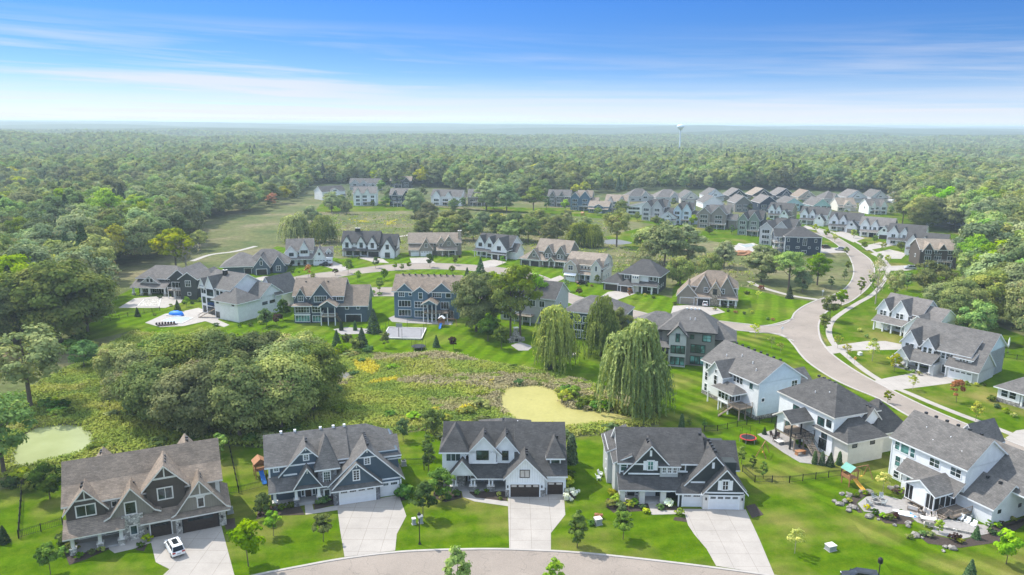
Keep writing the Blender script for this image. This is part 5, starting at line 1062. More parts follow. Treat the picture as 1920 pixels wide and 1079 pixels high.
# garages
h.box(0, 6.4, 0, 6, 0, 2.75); h.box(-.05, .8, -.05, 1, 0, 2.55, 'stone_trim'); h.box(5.75, 6.45, -.05, 1, 0, 2.55, 'stone_trim')
h.gable(.1, 6.6, .1, 6, 2.95, 6.75, 'y', 'charcoal_batten', oh0=.45, zb=2.7); h.board('f', .1, .3, 6.35, 2.75, 2.98)
h.garage('f', 0, .95, 4.65, 2.3, 'garage_white', 4); h.lamp('f', -.05, .4, 1.7); h.lamp('f', -.05, 6.1, 1.7)
h.win('f', .1, 2.95, 3.4, .8, 1.45, 2, 2, fw=.15, shut='white_trim', head=True)
h.box(-3.75, 0, .75, 6, 0, 2.6); h.garage('f', .75, -3.1, 2.95, 2.2, 'garage_white', 2); h.hip(-3.9, 1.5, .7, 5, 2.6, 4.6, ov=.4)
h.prof('y', [(-2.9, 3.45), (1.9, 8.55), (7.2, 2.6)], 1.6, 10.5, .4, 0, wr=(-2.3, 6.4), zb=2.9, ends=(True, False)); h.board('f', 1.6, -1.8, .5, 3.75, 4.0)
h.board('f', 1.6, 1.45, 1.85, 6.3, 7.3)
# big left gable
h.prof('y', [(-12.4, 4.55), (-8.05, 9.45), (-5.0, 6.15)], 3.2, 9, .4, 0, wr=(-11.9, -5.4), zb=4.1, ends=(True, False)); h.board('f', 3.2, -11.6, -6.4, 4.3, 4.55)
h.win('f', 3.2, -8.45, 5.15, .8, 1.4, 2, 2, fw=.15, gm='green_glass', shut='white_trim', head=True); h.board('f', 3.2, -8.25, -7.9, 7.5, 8.5)
h.win('f', 3.6, -12.75, 4.7, .9, 1.45, 1, 2, fw=.2, gm='green_glass')
h.box(-6.5, -3.6, 3.0, 6, 4.0, 5.9, 'light_grey_siding'); h.shed(-6.6, -3.5, 2.9, 6, 6.0, 8.1, oh=.3)
for x in (-6.1, -5.2, -4.35): h.win('f', 3.0, x, 4.75, .5, .85, 2, 2, fw=.14)
h.win('f', 3.6, -3.2, 4.9, .8, 1.3, 1, 1, fw=.2); h.board('f', 3.6, -3.6, -1.9, 4.55, 4.8)
# porch on broad stone piers
h.shed(-12.9, -3.4, 1.4, 3.7, 2.75, 4.15, oh=.5); h.slab('porch_floor', [(-12.9, 1.5), (-5.9, 1.5), (-5.9, 3.6), (-12.9, 3.6)], 0, .3)
for x in (-12.7, -9.5, -6.1): b = MB(); b.box(x-.45, x+.45, 1.3, 2.0, 0, 2.75, 'stone_trim'); b.build('porch_column', h.root)
h.win('f', 3.6, -12.2, 1.1, .55, 1.3); h.win('f', 3.6, -11.3, 1.1, 1.3, 1.3); h.door('f', 3.6, -8.6, 1.5, 2.1, .3, 'white_paint'); h.win('f', 3.6, -5.4, 1.1, .7, 1.2, fw=.17, head=True)
for k in range(5): h.vent(2.05, 2.6+1.1*k, 8.75)
for k in range(2): h.vent(-8.3, 5+.9*k, 9.2)
h.vent(.3, 6.2, 10.1, kind='box'); h.corner(-3.75, .8, 0, 2.6, .1); h.corner(6.4, .05, 0, 2.7, .1)
h.done()
# ------------------------------------------------------------------ houses on the right, nearest first
def row(h, face, p, us, z, w, hh, nx=1, ny=1, **k):
    for u in us: h.win(face, p, u, z, w, hh, nx, ny, **k)
# white walk-out house with a screened porch (lower right)
h = House('house', 'white walk-out house with screened porch above the round fire pit patio', 66.09, 120.66, R(-65.8), 'white_siding', 'grey_shingle')
h.box(0, 13.4, 0, 10, 0, 7.4); h.gable(0, 13.4, 0, 10.2, 7.4, 11.2, 'x', zb=7.3)
h.box(13.4, 18.2, 0.02, 8.4, 0, 3.1); h.gable(8, 18.2, .02, 8.4, 3.05, 5.9, 'x', zb=3.05)
h.box(14, 24, 8.4, 17, 0, 5.2); h.gable(10, 24, 4.5, 17, 5.0, 9.0, 'x', zb=0)
h.box(4.5, 13.0, 9, 14, 0, 7.4); h.gable(5, 9, 9, 15, 8, 10.8, 'y', zb=7.3)
h.win('f', 0, .6, 5.5, .85, 1.6, 1, 2, gm='green_glass'); h.win('f', 0, 1.75, 5.4, 1.5, 1.75, gm='green_glass'); h.win('f', 0, 3.6, 5.3, .8, 1.6, 1, 2, gm='green_glass')
row(h, 'f', 0, (1.0, 2.5), 2.6, .95, 1.75, 1, 2, gm='green_glass'); row(h, 'f', 0, (1.0, 2.5), .45, .95, 1.2, 1, 2)
row(h, 'f', 0, (7.2, 10.9), 5.4, 1.7, 1.3, 2, 2); h.win('r', 18.2, 1.4, 1.9, .6, .5, fw=.06, fm='dark_metal'); h.win('r', 18.2, 6.3, 1.9, .6, .5, fw=.06, fm='dark_metal')
h.shed(3.4, 13.2, -2.0, .1, 3.15, 4.75, oh=.4); h.box(4.0, 8.0, -1.9, 0, 0, 3.1); h.win('f', -1.9, 4.9, 1.0, 1.1, 1.5, gm='green_glass')
# screened porch
h.gable(7.6, 12.6, -5.6, 1.0, 3.55, 5.0, 'y', zb=3.5); f = MB(); f.box(7.5, 12.7, -5.6, 0, .75, 1.0, 'deck_wood'); f.build('porch_floor', h.root)
h.box(9.0, 11.2, -5.66, -5.5, 1.0, 3.5)
for a, c in ((7.65, 8.9), (11.3, 12.5)):
    h.win('f', -5.55, a, 1.05, c-a, 2.4, 2, 1, fw=.1, gm='black_trim')
for y in (-5.4, -4.1, -2.8, -1.5): h.win('r', 12.55, y, 1.05, 1.15, 2.4, 1, 1, fw=.1, gm='black_trim'); h.win('l', 7.6, y, 1.05, 1.15, 2.4, 1, 1, fw=.1, gm='black_trim')
h.deck(12.75, 15.2, -4.5, -.02, .95, ('f', 'r'), rm='deck_wood', legs=False); h.stairs((13.9, -6.6), (13.9, -4.5), 1.2, 0, .95, rm='deck_wood')
for x in (1.5, 3.4, 5.4, 7.4, 9.4, 11.4): h.vent(x, 5.6, 11.4)
for x, y in ((3.6, 3.2), (6.0, 1.8), (8.0, 3.2), (11, 1.9)): h.vent(x, y, 9.0-(5.1-y)*.1+(y-1.8)*.7-.2, kind='pipe')
for x in (14.6, 16.6): h.vent(x, 3.6, 5.8)
h.corner(.02, .0, 0, 7.3, .08); h.done()
# cream house with dark pavilion (centre right)
h = House('house', 'cream house with hipped dark roofs, dark covered deck and stairs down to a patio', 60.36, 124.7, R(21.5), 'cream_siding', 'dark_shingle', 'stone_trim')
h.wall = 'white_siding'
h.box(0, 10, 3.6, 18, 0, 8.0); h.hip(0, 10.5, 3.6, 18, 8.0, 11.8); h.box(.3, 8.6, .0, 3.6, 0, 4.5, 'cream_siding'); h.hip(-.1, 8.8, -.05, 8, 4.5, 7.0, ridge=((3.2, 3.6), (6.0, 3.6)))
h.box(8.6, 16, 1.8, 9, 0, 4.4, 'cream_siding'); h.hip(8.3, 16.3, 1.6, 9.4, 4.4, 9.0, ridge=((12.2, 5.0), (12.2, 5.8))); h.gable(6.6, 10.2, 3.0, 9, 6.6, 8.6, 'y', zb=5.6)
row(h, 'f', 0, (1.2, 5.4), 3.3, .95, .75, fw=.09, fm='black_trim'); row(h, 'l', 0, (6.0, 12.5), 5.2, 1.5, 1.4, 2, 1, fw=.09, fm='black_trim', gm='green_glass'); row(h, 'l', 0, (4.3,), 5.6, 1.0, 1.2, fw=.09, fm='black_trim')
row(h, 'l', 0, (5.0, 9.5, 14), .8, 1.7, 1.9, 2, 1, fw=.09, fm='black_trim'); row(h, 'l', 0, (5.0,), 3.0, 1.2, 1.5, fw=.09, fm='black_trim')
h.deck(-4.8, -.05, 7.8, 13.4, 2.7, ('l', 'f'), 'deck_wood', 'dark_metal')
h.gable(-5.0, .6, 8.8, 13.2, 5.5, 6.9, 'x', 'white_siding', zb=5.45)
for x, y in ((-4.7, 9.0), (-4.7, 13.0), (-2.4, 9.0)): h.col(x, y, 5.5, .28, m='dark_metal')
h.box(-4.8, -4.6, 11.0, 12.9, 2.8, 5.4, 'white_siding'); h.stairs((-3.0, 2.8), (-2.4, 7.6), 1.5, 0, 2.7)
for k in range(5): h.vent(12.0, 4.4-.01*k, 8.7) if k == 0 else h.vent(5.3, 8+1.4*k, 11.9)
for k in range(4): h.vent(8.4, 3.6+.8*k, 8.7)
h.vent(3.2, 8.5, 10.2, kind='pipe'); h.vent(2.2, 11, 9.6, kind='pipe'); h.done()
# pale blue walk-out house with timber deck
h = House('house', 'white and pale blue walk-out house with small timber deck, big gable in shade', 50.91, 145.61, R(25), 'pale_blue_siding', 'grey_shingle')
h.wall = 'white_siding'; h.box(0, 11.5, 0, 17.6, .9, 8.0, 'pale_blue_siding'); h.box(-.03, 11.53, -.03, 17.63, 0, .9, 'grey_stone')
h.box(-.06, 1.0, .15, 17.5, .9, 7.95, 'white_siding')
h.prof('y', [(-.55, 8.0), (6.1, 11.9), (13.2, 7.4)], 0, 17.6, .3, .4, wall='pale_blue_siding', wr=(0, 11.5), zb=7.9)
h.box(11.5, 17, 1.5, 9, 0, 3.6, 'pale_blue_siding'); h.gable(8, 18, 1.5, 10, 3.6, 7.2, 'x', zb=3.5); h.gable(9, 13, 9, 16, 6.2, 9.2, 'y', zb=3)
h.win('f', 0, 9.0, 5.8, 1.5, 1.5, 2, 2); h.win('f', 0, 1.0, 3.9, .7, .7); h.win('f', 0, 6.3, 3.6, .8, .7)
p = -.06
row(h, 'l', p, (14.6, 15.8), 6.2, .85, 1.4, 1, 2); row(h, 'l', p, (14.6, 15.8), 3.6, .85, 1.8, 1, 2); row(h, 'l', p, (14.6, 15.8), 1.1, .85, 1.6, 1, 2); row(h, 'l', p, (4.7, 5.7, 6.7), 6.2, .8, 1.4, 1, 2); h.win('l', p, 1.6, 6.1, 1.0, 1.3, 1, 1, gm='green_glass')
h.box(-2.4, 0, 8.2, 13.0, 2.6, 7.2, 'white_siding'); h.gable(-2.4, 3, 8.2, 13.0, 7.2, 9.8, 'x', 'white_siding', zb=7.1); h.win('l', -2.4, 10.0, 4.8, .9, 2.0, 1, 2); h.win('l', -2.4, 10.2, 7.4, .5, .7)
h.box(-3.4, -.1, 4.8, 8.2, 2.5, 4.9, 'white_siding'); h.hip(-3.6, 0, 3.6, 9.6, 4.9, 5.9, ridge=((-1.2, 5.4), (-1.2, 8.0))); row(h, 'l', -3.4, (5.1, 6.2, 7.2), 3.0, .8, 1.6, 1, 2)
row(h, 'f', 4.8, (-3.2, -1.6), 2.8, 1.2, 1.9, 2, 1); h.deck(-3.6, .0, 1.2, 4.8, 2.5, ('f', 'l'), rm='deck_wood'); h.stairs((-5.6, 5.2), (-3.7, 3.2), 1.1, 0, 2.5, rm='deck_wood')
b = MB(); b.box(-3.5, -.1, 4.85, 8.15, 2.2, 2.5, 'white_trim'); o = b.build('porch_floor', h.root)
for x, y in ((-3.3, 5), (-3.3, 8), (-2.2, 12.8), (-2.2, 8.4)): h.col(x, y, 2.5, .25)
for k in range(8): h.vent(6.5, 1.2+1.9*k, 11.9)
for x, y in ((2.5, 13), (3.8, 9.6), (3.2, 5.6), (2.0, 3.2)): h.vent(x, y, 8.2+x*.585+.1, kind='pipe')
h.corner(0, 0, .9, 7.8, .1); h.done()
# dark grey house, rear view
h = House('house', 'grey walk-out house with black window frames and dark hipped roof beside the big willow', 40.42, 181.74, R(-15.9), 'grey_siding', 'grey_shingle', 'black_trim')
h.glass = 'green_glass'; h.box(-2.4, 10.6, 1.2, 14, 0, 9.0); h.hip(-3.0, 10.8, 1.0, 14, 9.0, 13.0, ridge=((2.6, 7.5), (6.6, 7.5))); h.box(-10, -2.4, 2.4, 13, 0, 8.4); h.hip(-10.2, 3, 2.2, 13, 8.4, 11.8)
h.box(1.1-1.6, 4.7-1.0, -1.0, 2, 0, 8.6, 'light_grey_siding'); h.gable(-.6, 3.8, -1.0, 6, 8.2, 10.6, 'y', 'light_grey_siding', zb=8.2)
h.box(9, 15, 6, 15, 0, 6.2); h.hip(7, 15.6, 5.5, 15, 6.2, 9.4)
h.win('f', -1.0, 1.2, 6.6, .8, 2.0, fm='black_trim'); row(h, 'f', -1.0, (.1, 1.3, 2.5), 3.6, .95, 1.9, fm='black_trim'); row(h, 'f', -1.0, (.1, 1.3, 2.5), .6, .95, 1.9, fm='black_trim')
row(h, 'f', 1.2, (4.9, 6.1, 7.3), 3.5, 1.0, 2.0, fm='black_trim'); row(h, 'f', 1.2, (4.9, 6.1, 7.3), .5, 1.0, 2.0, fm='black_trim'); h.win('f', 1.2, 7.6, 6.6, 2.0, 1.6, 2, 2, fm='black_trim'); h.win('f', 1.2, 4.6, 7.1, .8, .9, fm='black_trim')
row(h, 'f', 2.4, (-9.7,), 6.3, 1.7, 1.4, fm='black_trim'); row(h, 'f', 2.4, (-7.8, -6.5, -5.2), 6.0, 1.0, 1.5, 1, 2, fm='black_trim')
h.shed(-9.8, -.6, -1.4, 2.5, 4.9, 6.0); h.deck(-9.4, -.6, -1.6, 2.4, 2.8, ('f',), 'dark_metal', 'dark_metal'); row(h, 'f', 2.4, (-9, -6.5), .3, 2.0, 2.1, 2, 1, fm='black_trim'); h.box(-7.5, -2.5, -.6, 2.4, 0, 2.5)
for x in (3.1, 4.2, 5.2, 6.2): h.vent(x, 7.5, 13.3, 'white_trim')
for x, y in ((4.2, 4.2), (5.4, 4.2)): h.vent(x, y, 11.3, kind='pipe')
h.done()
# dark house behind the willows, pale one behind the airy trees
h = House('house', 'dark teal walk-out house half hidden between two willows', 15.0, 206, R(-22), 'teal_siding', 'grey_shingle')
h.box(0, 17, 0, 12, 0, 8.0); h.hip(0, 17, 0, 12, 8.0, 11.6); row(h, 'f', 0, (3.0, 5.4, 7.8, 12.5), 5.2, 1.8, 1.7, 2, 1); row(h, 'f', 0, (3.0, 5.4, 7.8, 12.5), .6, 1.8, 2.0, 3, 2); row(h, 'f', 0, (3, 9), 2.9, 3.0, 1.7, 3, 1); h.deck(9.2, 14, -3, 0, 2.7, ('f',)); h.done()
h = House('house', 'pale grey house half hidden behind the tall airy trees', -3.5, 226, R(-24), 'light_grey_siding', 'dark_shingle')
h.box(0, 18, 0, 12, 0, 8.2); h.gable(0, 18, 0, 12, 8.2, 12.2, 'x', zb=8.1); row(h, 'f', 0, (1, 4, 7, 10, 13), 5.4, 1.6, 1.8, 2, 1); row(h, 'f', 0, (1, 4, 7, 13), .6, 2.0, 2.0, 2, 1); row(h, 'f', 0, (1, 13.5), 2.9, 2.0, 1.8, 2, 1); h.deck(6, 11.5, -3.4, 0, 2.8, ('f', 'l')); h.gable(3, 8, -.3, 6, 8.2, 11.2, 'y', zb=8); h.win('r', 18, 4, 5, 1.2, 1.4); h.done()
# ------------------------------------------------------------------ the ring round the green
x, y, r, W = fit((538, 499), (626, 493))
h = House('house', 'white farmhouse with arched entry, dark pickup parked before its white garage', x, y, R(12), 'white_siding', 'mid_shingle')
h.box(0, 11, 1.5, 12, 0, 6.2); h.gable(0, 11, 1.5, 12, 6.2, 10.4, 'x', zb=6.1); h.box(-.3, 4.6, .4, 5, 0, 5.6); h.box(11, 18.8, -1.0, 9, 0, 3.2); h.gable(11, 16.2, -1.0, 8, 3.2, 7.4, 'y', zb=3.1); h.gable(10, 19, 0, 9, 3.4, 7.0, 'x', zb=3.2)
h.gable(-.6, 4.4, -.2, 8, 5.6, 8.4, 'y', zb=0); h.gable(5.2, 9.4, .6, 8, 6.0, 10.0, 'y', zb=0); h.shed(1.0, 11, -1.2, 1.2, 2.8, 3.9)
row(h, 'f', .6, (6.0, 7.0, 8.0), 5.2, .7, 1.1, fm='black_trim'); h.door('f', .58, 6.8, 1.3, 2.4, .2); h.win('f', 1.5, .2+4.4, 4.6, .0+.6, 1.2); h.win('f', -.2, 1.2, 1.0, 1.8, 1.5, 2, 1, 'black_trim'); h.win('f', -.2, 1.3, 4.3, 1.6, 1.2, 2, 1, 'black_trim')
h.garage('f', -1.0, 11.5, 4.4, 2.3, 'garage_white', 4); h.garage('f', -1.0, 16.3, 2.3, 2.3, 'garage_white', 2); h.win('f', -1.0, 13.3, 4.5, .6, .9, fm='black_trim'); h.box(16.4, 18.4, 1.0, 4, 3.2, 5.6); h.gable(16.2, 18.6, 1.0, 5, 5.4, 6.8, 'y', zb=5); h.win('f', 1.0, 17, 4.0, .8, 1.2)
for z in (1.3, 3.9): row(h, 'l', -.6, (2.0, 4.5), z, .7, .9, fm='black_trim')
h.done()
x, y, r, W = fit((640, 482), (742, 483))
h = House('house', 'white three-gabled farmhouse with near black roof and black metal chimney', x, y, r, 'white_siding', 'dark_shingle', 'black_trim')
h.box(0, 17, 2.0, 12, 0, 6.4); h.gable(0, 17, 2.0, 12, 6.4, 10.8, 'x', zb=6.3); h.box(17, 25, .5, 11, 0, 3.4); h.gable(14, 25, 2, 11, 5.2, 9.6, 'x', zb=3)
for a, c, f_, z in ((.4, 4.6, 1.2, 9.3), (7.0, 11.0, 1.2, 9.3), (12.2, 16.2, .6, 9.2)): h.box(a, c, f_, 4, 3.0, 6.2); h.gable(a, c, f_, 8, 6.0, z, 'y', zb=5.9); h.win('f', f_, (a+c)/2-.6, 4.2, 1.2, 2.1, 2, 3, 'black_trim')
h.gable(18.4, 24.8, -2.6, 7, 3.6, 8.8, 'y', zb=0); h.win('f', -2.6, 21.0, 4.2, 1.2, 1.9, 2, 3, 'black_trim'); h.win('f', -2.6, 20.6, .4, 2.0, 2.1, 3, 3, 'black_trim')
h.shed(1.0, 12, -.4, 2.0, 2.9, 4.0); h.garage('f', .6, 12.4, 4.9, 2.3, 'garage_black', 4); h.box(12, 17.6, .6, 3, 0, 3.2); h.shed(11.8, 17.6, .2, 2, 3.1, 3.8)
for q in (1.4, 5.0, 8.4): h.col(q, -.2, 2.9, .25, m='black_trim')
row(h, 'f', 2.0, (2, 5.5, 9), .6, 2.2, 1.9, 2, 2, fm='black_trim'); h.chimney(6.4, 7, 10, 12.2, 2.2, 1.2, 'black_trim'); h.done()
x, y, r, W = fit((766, 481), (868, 480))
h = House('house', 'olive grey stone house with pale carriage garage doors and a tall stone chimney', x, y, r, 'taupe_siding', 'tan_shingle', 'stone_trim')
h.box(0, 24, 2.5, 13, 0, 5.8); h.gable(0, 24, 2.5, 13, 5.8, 9.6, 'x', zb=5.7); h.box(.5, 11, 0, 6, 0, 2.9, 'tan_stone'); h.shed(.3, 11, -.1, 4, 2.9, 5.2); h.gable(5.0, 11.0, -.6, 7, 3.2, 8.0, 'y', 'taupe_batten', zb=0); h.win('f', -.6, 7.5, 4.2, 1.2, 1.7, 2, 3)
h.garage('f', -.0, 1.2, 3.6, 2.3, 'garage_white', 4); h.garage('f', -.6, 5.6, 4.9, 2.3, 'garage_white', 4)
h.gable(13, 17, 1.2, 7, 5.6, 8.4, 'y', 'tan_stone', zb=0); h.gable(15.5, 21.5, .6, 8, 5.0, 9.0, 'y', 'taupe_batten', zb=4); h.win('f', .6, 17.8, 5.0, 1.3, 1.5, 2, 3); h.win('f', 1.2, 14.2, 3.8, 1.1, 1.8, 2, 3)
h.shed(13, 22, -1.5, 1.2, 2.8, 3.9); 
for q in (15.5, 18.4, 21.4): h.col(q, -1.2, 2.8, .4, 'tan_stone', .7, .9)
h.win('f', 2.5, 18.6, .8, 2.4, 1.6, 3, 1); h.door('f', 2.5, 16.2, 1.2); h.chimney(23.6, 5, 0, 11.0, 1.6, 1.4, 'tan_stone'); row(h, 'f', 2.5, (22, 11.6), 4.4, .9, 1.1); h.done()
x, y, r, W = fit((889, 481), (951, 490))
h = House('house', 'white house with three steep gables, black roof and brown garage doors', x, y, R(-28), 'white_siding', 'dark_shingle')
W = 18; h.box(0, W, 2, 13, 0, 5.6); h.gable(0, W, 2, 13, 5.6, 9.8, 'x', zb=5.5)
for a, c, f_, zr in ((0, 5, 1.4, 9.4), (5.2, 10, 1.0, 9.3)): h.gable(a, c, f_, 8, 5.6, zr, 'y', zb=3.2); h.win('f', f_, (a+c)/2-.8, 4.8, 1.6, 1.5, 2, 2, 'black_trim')
h.gable(10.2, 18.2, -2.2, 9, 4.6, 9.6, 'y', zb=0); h.win('f', -2.2, 13.4, 4.4, 1.7, 1.6, 2, 2, 'black_trim'); h.shed(.2, 10, -.8, 2, 2.8, 3.9); h.shed(9.0, 18, -2.9, -2.1, 2.8, 3.3)
h.garage('f', -2.2, 11.0, 2.6, 2.2, 'garage_brown'); h.garage('f', -2.2, 14.2, 3.6, 2.2, 'garage_brown'); row(h, 'f', 2, (1, 3.4, 6), .7, 1.5, 1.7, 2, 1, fm='black_trim'); h.box(18.1, 21, 2, 9, 0, 3.4); h.gable(16, 21, 2, 9, 3.4, 6.6, 'x', zb=3.3)
for q in (.6, 3.6, 6.8): h.col(q, -.5, 2.8, .3)
h.done()
x, y, r, W = fit((975, 497), (1057, 508))
h = House('house', 'grey taupe house with two open dark garage bays and tan roof', x, y, R(-27), 'taupe_siding', 'tan_shingle')
h.box(6, 21, 3.0, 14, 0, 6.4); h.gable(6, 21.5, 3.0, 14, 6.4, 10.8, 'x', 'grey_siding', zb=6.3); h.box(0, 10, 0, 9, 0, 3.0); h.hip(-.2, 12, -.1, 10, 3.0, 6.6); h.gable(3.6, 9.6, .1, 8, 3.2, 7.4, 'y', zb=3.0); h.win('f', .1, 6.2, 4.3, .8, 1.3)
h.garage('f', 0, .8, 3.6, 2.3, 'garage_black'); h.garage('f', 0, 5.2, 3.8, 2.3, 'garage_black')  # black panels stand in for the shade inside the open bays
for a in (10.6, 16.2): h.gable(a, a+4.2, 1.8, 9, 6.0, 9.2, 'y', 'grey_siding', zb=3.0); row(h, 'f', 1.8, (a+.7, a+2.2), 4.0, .9, 1.6, 1, 2)
h.shed(10, 21, .6, 3, 2.9, 3.9); h.gable(13.2, 16.0, .2, 3, 3.0, 4.4, 'y', zb=2.9)
for q in (10.4, 13.4, 15.8, 20.4): h.col(q, .9, 2.9, .4, 'tan_stone', .7, .8)
h.win('f', 3, 17, .7, 2.6, 1.6, 3, 1); h.door('f', 3, 14.2, 1.1); h.win('r', 21, 6.5, 6.6, 1.2, 1.3); h.done()
x, y, r, W = fit((1057, 527), (1115, 532))
h = House('house', 'beige house with rounded gambrel gable and tan roof', x, y, R(-24), 'beige_siding', 'tan_shingle')
def gamb(a, c, ze, zr): return [(a-.35, ze-.3), (a+.12*(c-a), ze+.62*(zr-ze)), ((a+c)/2, zr), (c-.12*(c-a), ze+.62*(zr-ze)), (c+.35, ze-.3)]
h.box(0, 14.5, 3, 15, 0, 6.4); h.prof('x', gamb(3, 16, 4.6, 10.4), 0, 14.5, wall='cream_siding', wr=(3.3, 15.7), zb=4.2); h.box(0, 5.4, 0, 6, 0, 3.8, 'beige_siding'); h.prof('y', gamb(-.1, 5.6, 3.6, 8.6), 0, 9, wall='beige_siding', wr=(.05, 5.4), zb=3.6)
h.win('f', 0, 1.8, 4.6, 1.8, 1.7, 2, 2); h.garage('f', 0, 1.0, 3.4, 2.2, 'garage_white', 4); h.shed(.6, 4.8, -.7, .1, 2.7, 3.2, m='white_trim')
h.gable(10.4, 14.6, 1.4, 8, 6.0, 8.8, 'y', 'cream_siding', zb=0); h.win('f', 1.4, 12.2, 4.6, .7, 1.9); row(h, 'f', 3.0, (6.0, 7.4, 8.8), 4.4, .7, 1.5); h.shed(5.4, 10.4, 1.4, 3, 2.9, 3.7); row(h, 'f', 3, (6.2, 8.6), .6, 1.4, 1.9, 2, 1)
for q in (5.8, 8.0, 10.2): h.col(q, 1.6, 2.9, .35)
h.box(14.5, 14.8, 3.4, 15, 0, 4.4, 'cream_siding'); row(h, 'r', 14.8, (4.2, 7, 10), 1.2, .8, 1.4); row(h, 'r', 14.6, (5.4, 7.8, 10.2), 5.2, .8, 1.4); h.done()
x, y, r, W = fit((1131, 543), (1223, 556))
h = House('house', 'dark navy grey hipped house with white porch and brown garage doors', x, y, R(-25), 'charcoal_siding', 'dark_shingle')
h.box(6.5, 20, 2.0, 14, 0, 6.4); h.hip(5.8, 20.6, 1.6, 14.4, 6.4, 11.0, ridge=((12, 8), (15, 8))); h.box(0, 7, 0, 10, 0, 2.9); h.hip(-.2, 7.6, -.2, 10, 2.9, 5.6); h.box(6.4, 10.4, -.9, 4, 0, 2.7); h.hip(6.4, 11, -1.1, 5, 2.7, 4.4)
h.garage('f', 0, .7, 4.7, 2.2, 'garage_brown'); h.garage('f', -.9, 7.0, 2.6, 2.2, 'garage_brown'); h.box(10.4, 13.2, .6, 4, 0, 6.3, 'cream_siding'); h.box(13.2, 16.4, 1.9, 3, 3.6, 6.3, 'white_siding')
row(h, 'f', .6, (10.8, 11.6, 12.4), 5.2, .5, .7); h.win('f', 2, 7.4, 4.6, 1.7, 1.2, 2, 1); row(h, 'f', 2.0, (16.9, 18.3), 4.6, .9, 1.3); h.shed(10.8, 20, -.4, 2, 2.8, 3.9)
for q in (11.4, 14.6, 18.2): h.col(q, -.1, 2.8, .5)
h.door('f', 2, 13, 1.3); h.win('f', 2, 16.2, .8, 1.8, 1.5, 2, 1); row(h, 'r', 20, (3.5, 6.5, 9), 1.6, .9, .9); h.corner(20, 2, 0, 6.2, .12); h.done()
x, y, r, W = fit((1270, 570), (1385, 580))
h = House('house', 'taupe house with overlapping steep gables, one garage door open on a white car', x, y, R(-15), 'taupe_siding', 'brown_shingle')
W = 19.5; h.box(4, W, 2.6, 13, 0, 6.2); h.hip(4, W, 2.6, 13.4, 6.2, 10.6); h.gable(-.2, 6.6, 0, 9, 3.0, 6.8, 'y', 'taupe_batten', zb=0); h.box(6.0, 10.8, -.2, 5, 0, 2.9, 'tan_stone'); h.shed(5.8, 11, -.4, 3, 2.9, 4.4)
h.garage('f', 0, .9, 4.5, 2.3, 'garage_tan'); h.garage('f', -.2, 6.7, 3.8, 2.3, 'garage_black')  # black panel painted in place of the dark inside the open door
h.gable(5.4, 11.4, 1.6, 9, 4.2, 9.8, 'y', 'taupe_batten', zb=4); h.gable(10.2, 14.2, .4, 8, 5.0, 8.2, 'y', 'tan_stone', zb=0); h.gable(13.0, 18.8, 1.4, 9, 4.2, 9.7, 'y', 'taupe_batten', zb=3.6)
h.win('f', .4, 11.6, 4.0, 1.1, 1.7, 2, 2, 'black_trim'); row(h, 'f', 1.4, (14.0,), 4.2, 1.2, 1.5, 2, 2); h.win('f', 2.6, 17.9, 4.4, 1.1, 1.4); h.win('f', 1.6, 8.6, 4.4, 1.1, 1.5, 2, 2); h.win('f', 2.6, 4.4, 4.2, 1.1, 1.4)
h.shed(13.4, 19.4, -1.0, 2, 2.7, 3.7)
for q in (14, 16.6, 19.0): h.col(q, -.7, 2.7, .4, 'tan_stone', .7, .8)
h.win('f', 2.6, 15.4, .7, 2.6, 1.6, 3, 1); h.corner(W, 2.6, 0, 6, .1); h.done()
x, y, r, W = fit((740, 596), (858, 602))
h = House('house', 'blue walk-out house with three gables and long tan brown roof above a sport court', x, y, R(-4), 'blue_siding', 'brown_shingle')
W = 20.2; h.box(0, W, 0, 11, 0, 8.6); h.gable(-.3, W+.3, 0, 12, 8.6, 12.6, 'x', zb=8.5)
for a, c, f_, zr in ((.7, 6.3, -.25, 11.0), (6.0, 10.8, -.9, 10.2), (11.6, 18.6, -.25, 11.4)): h.gable(a, c, f_, 6, 8.4, zr, 'y', zb=(0 if a == 6.0 else 6.5))
h.box(6.0, 10.8, -.88, .5, 0, 8.5)
h.win('f', -.25, 1.6, 7.0, 1.7, 1.4, 3, 2); h.win('f', -.25, 4.8, 7.3, .8, .9); h.win('f', -.9, 8.0, 6.5, 1.1, 1.9, 1, 2); h.win('f', -.25, 12.2, 6.9, 2.7, 1.5, 4, 2); h.win('f', -.25, 16.4, 6.9, 1.5, 1.4)
for z in (3.7, .7): h.win('f', 0, 1.4, z, 3.8, 1.9, 4, 1); h.win('f', -.9, 6.7, z, 3.6, 1.9, 4, 2)
h.deck(9.9, 17.6, -4.4, -.9, 3.0, ('f', 'r'), rm='dark_metal'); h.gable(9.8, 14.0, -4.6, 0, 5.7, 6.9, 'y', zb=5.6)
for q in (10.0, 11.4, 12.7, 13.9): h.col(q, -4.3, 5.7, .22)
for q in (10.0, 12.6, 15.0, 17.4): h.col(q, -4.25, 2.78, .3)
row(h, 'f', 0, (11.4, 14.4, 16.8), .3, 1.9, 2.2, 2, 1); h.win('f', 0, 14.8, 3.2, 2.4, 2.2, 3, 1)
for k in range(9): h.vent(1.8+2.0*k, 5.6, 12.9)
h.stairs((18.8, -2.5), (17.6, 0), 1.0, 0, 3.0); h.done()
x, y, r, W = fit((553, 604), (690, 603))
h = House('house', 'dark slate walk-out house with white window bands and brown roof above the big tree clump', x, y, r, 'slate_blue_siding', 'brown_shingle')
W = 22; h.box(0, 15, 0, 12, 0, 8.2); h.gable(0, 15, 0, 12, 8.2, 12.4, 'x', zb=8.1); h.box(15, W, -.4, 12, 0, 5.2); h.gable(11, W+.2, -.4, 12, 5.2, 10.2, 'x', 'sage_siding', zb=5.1)
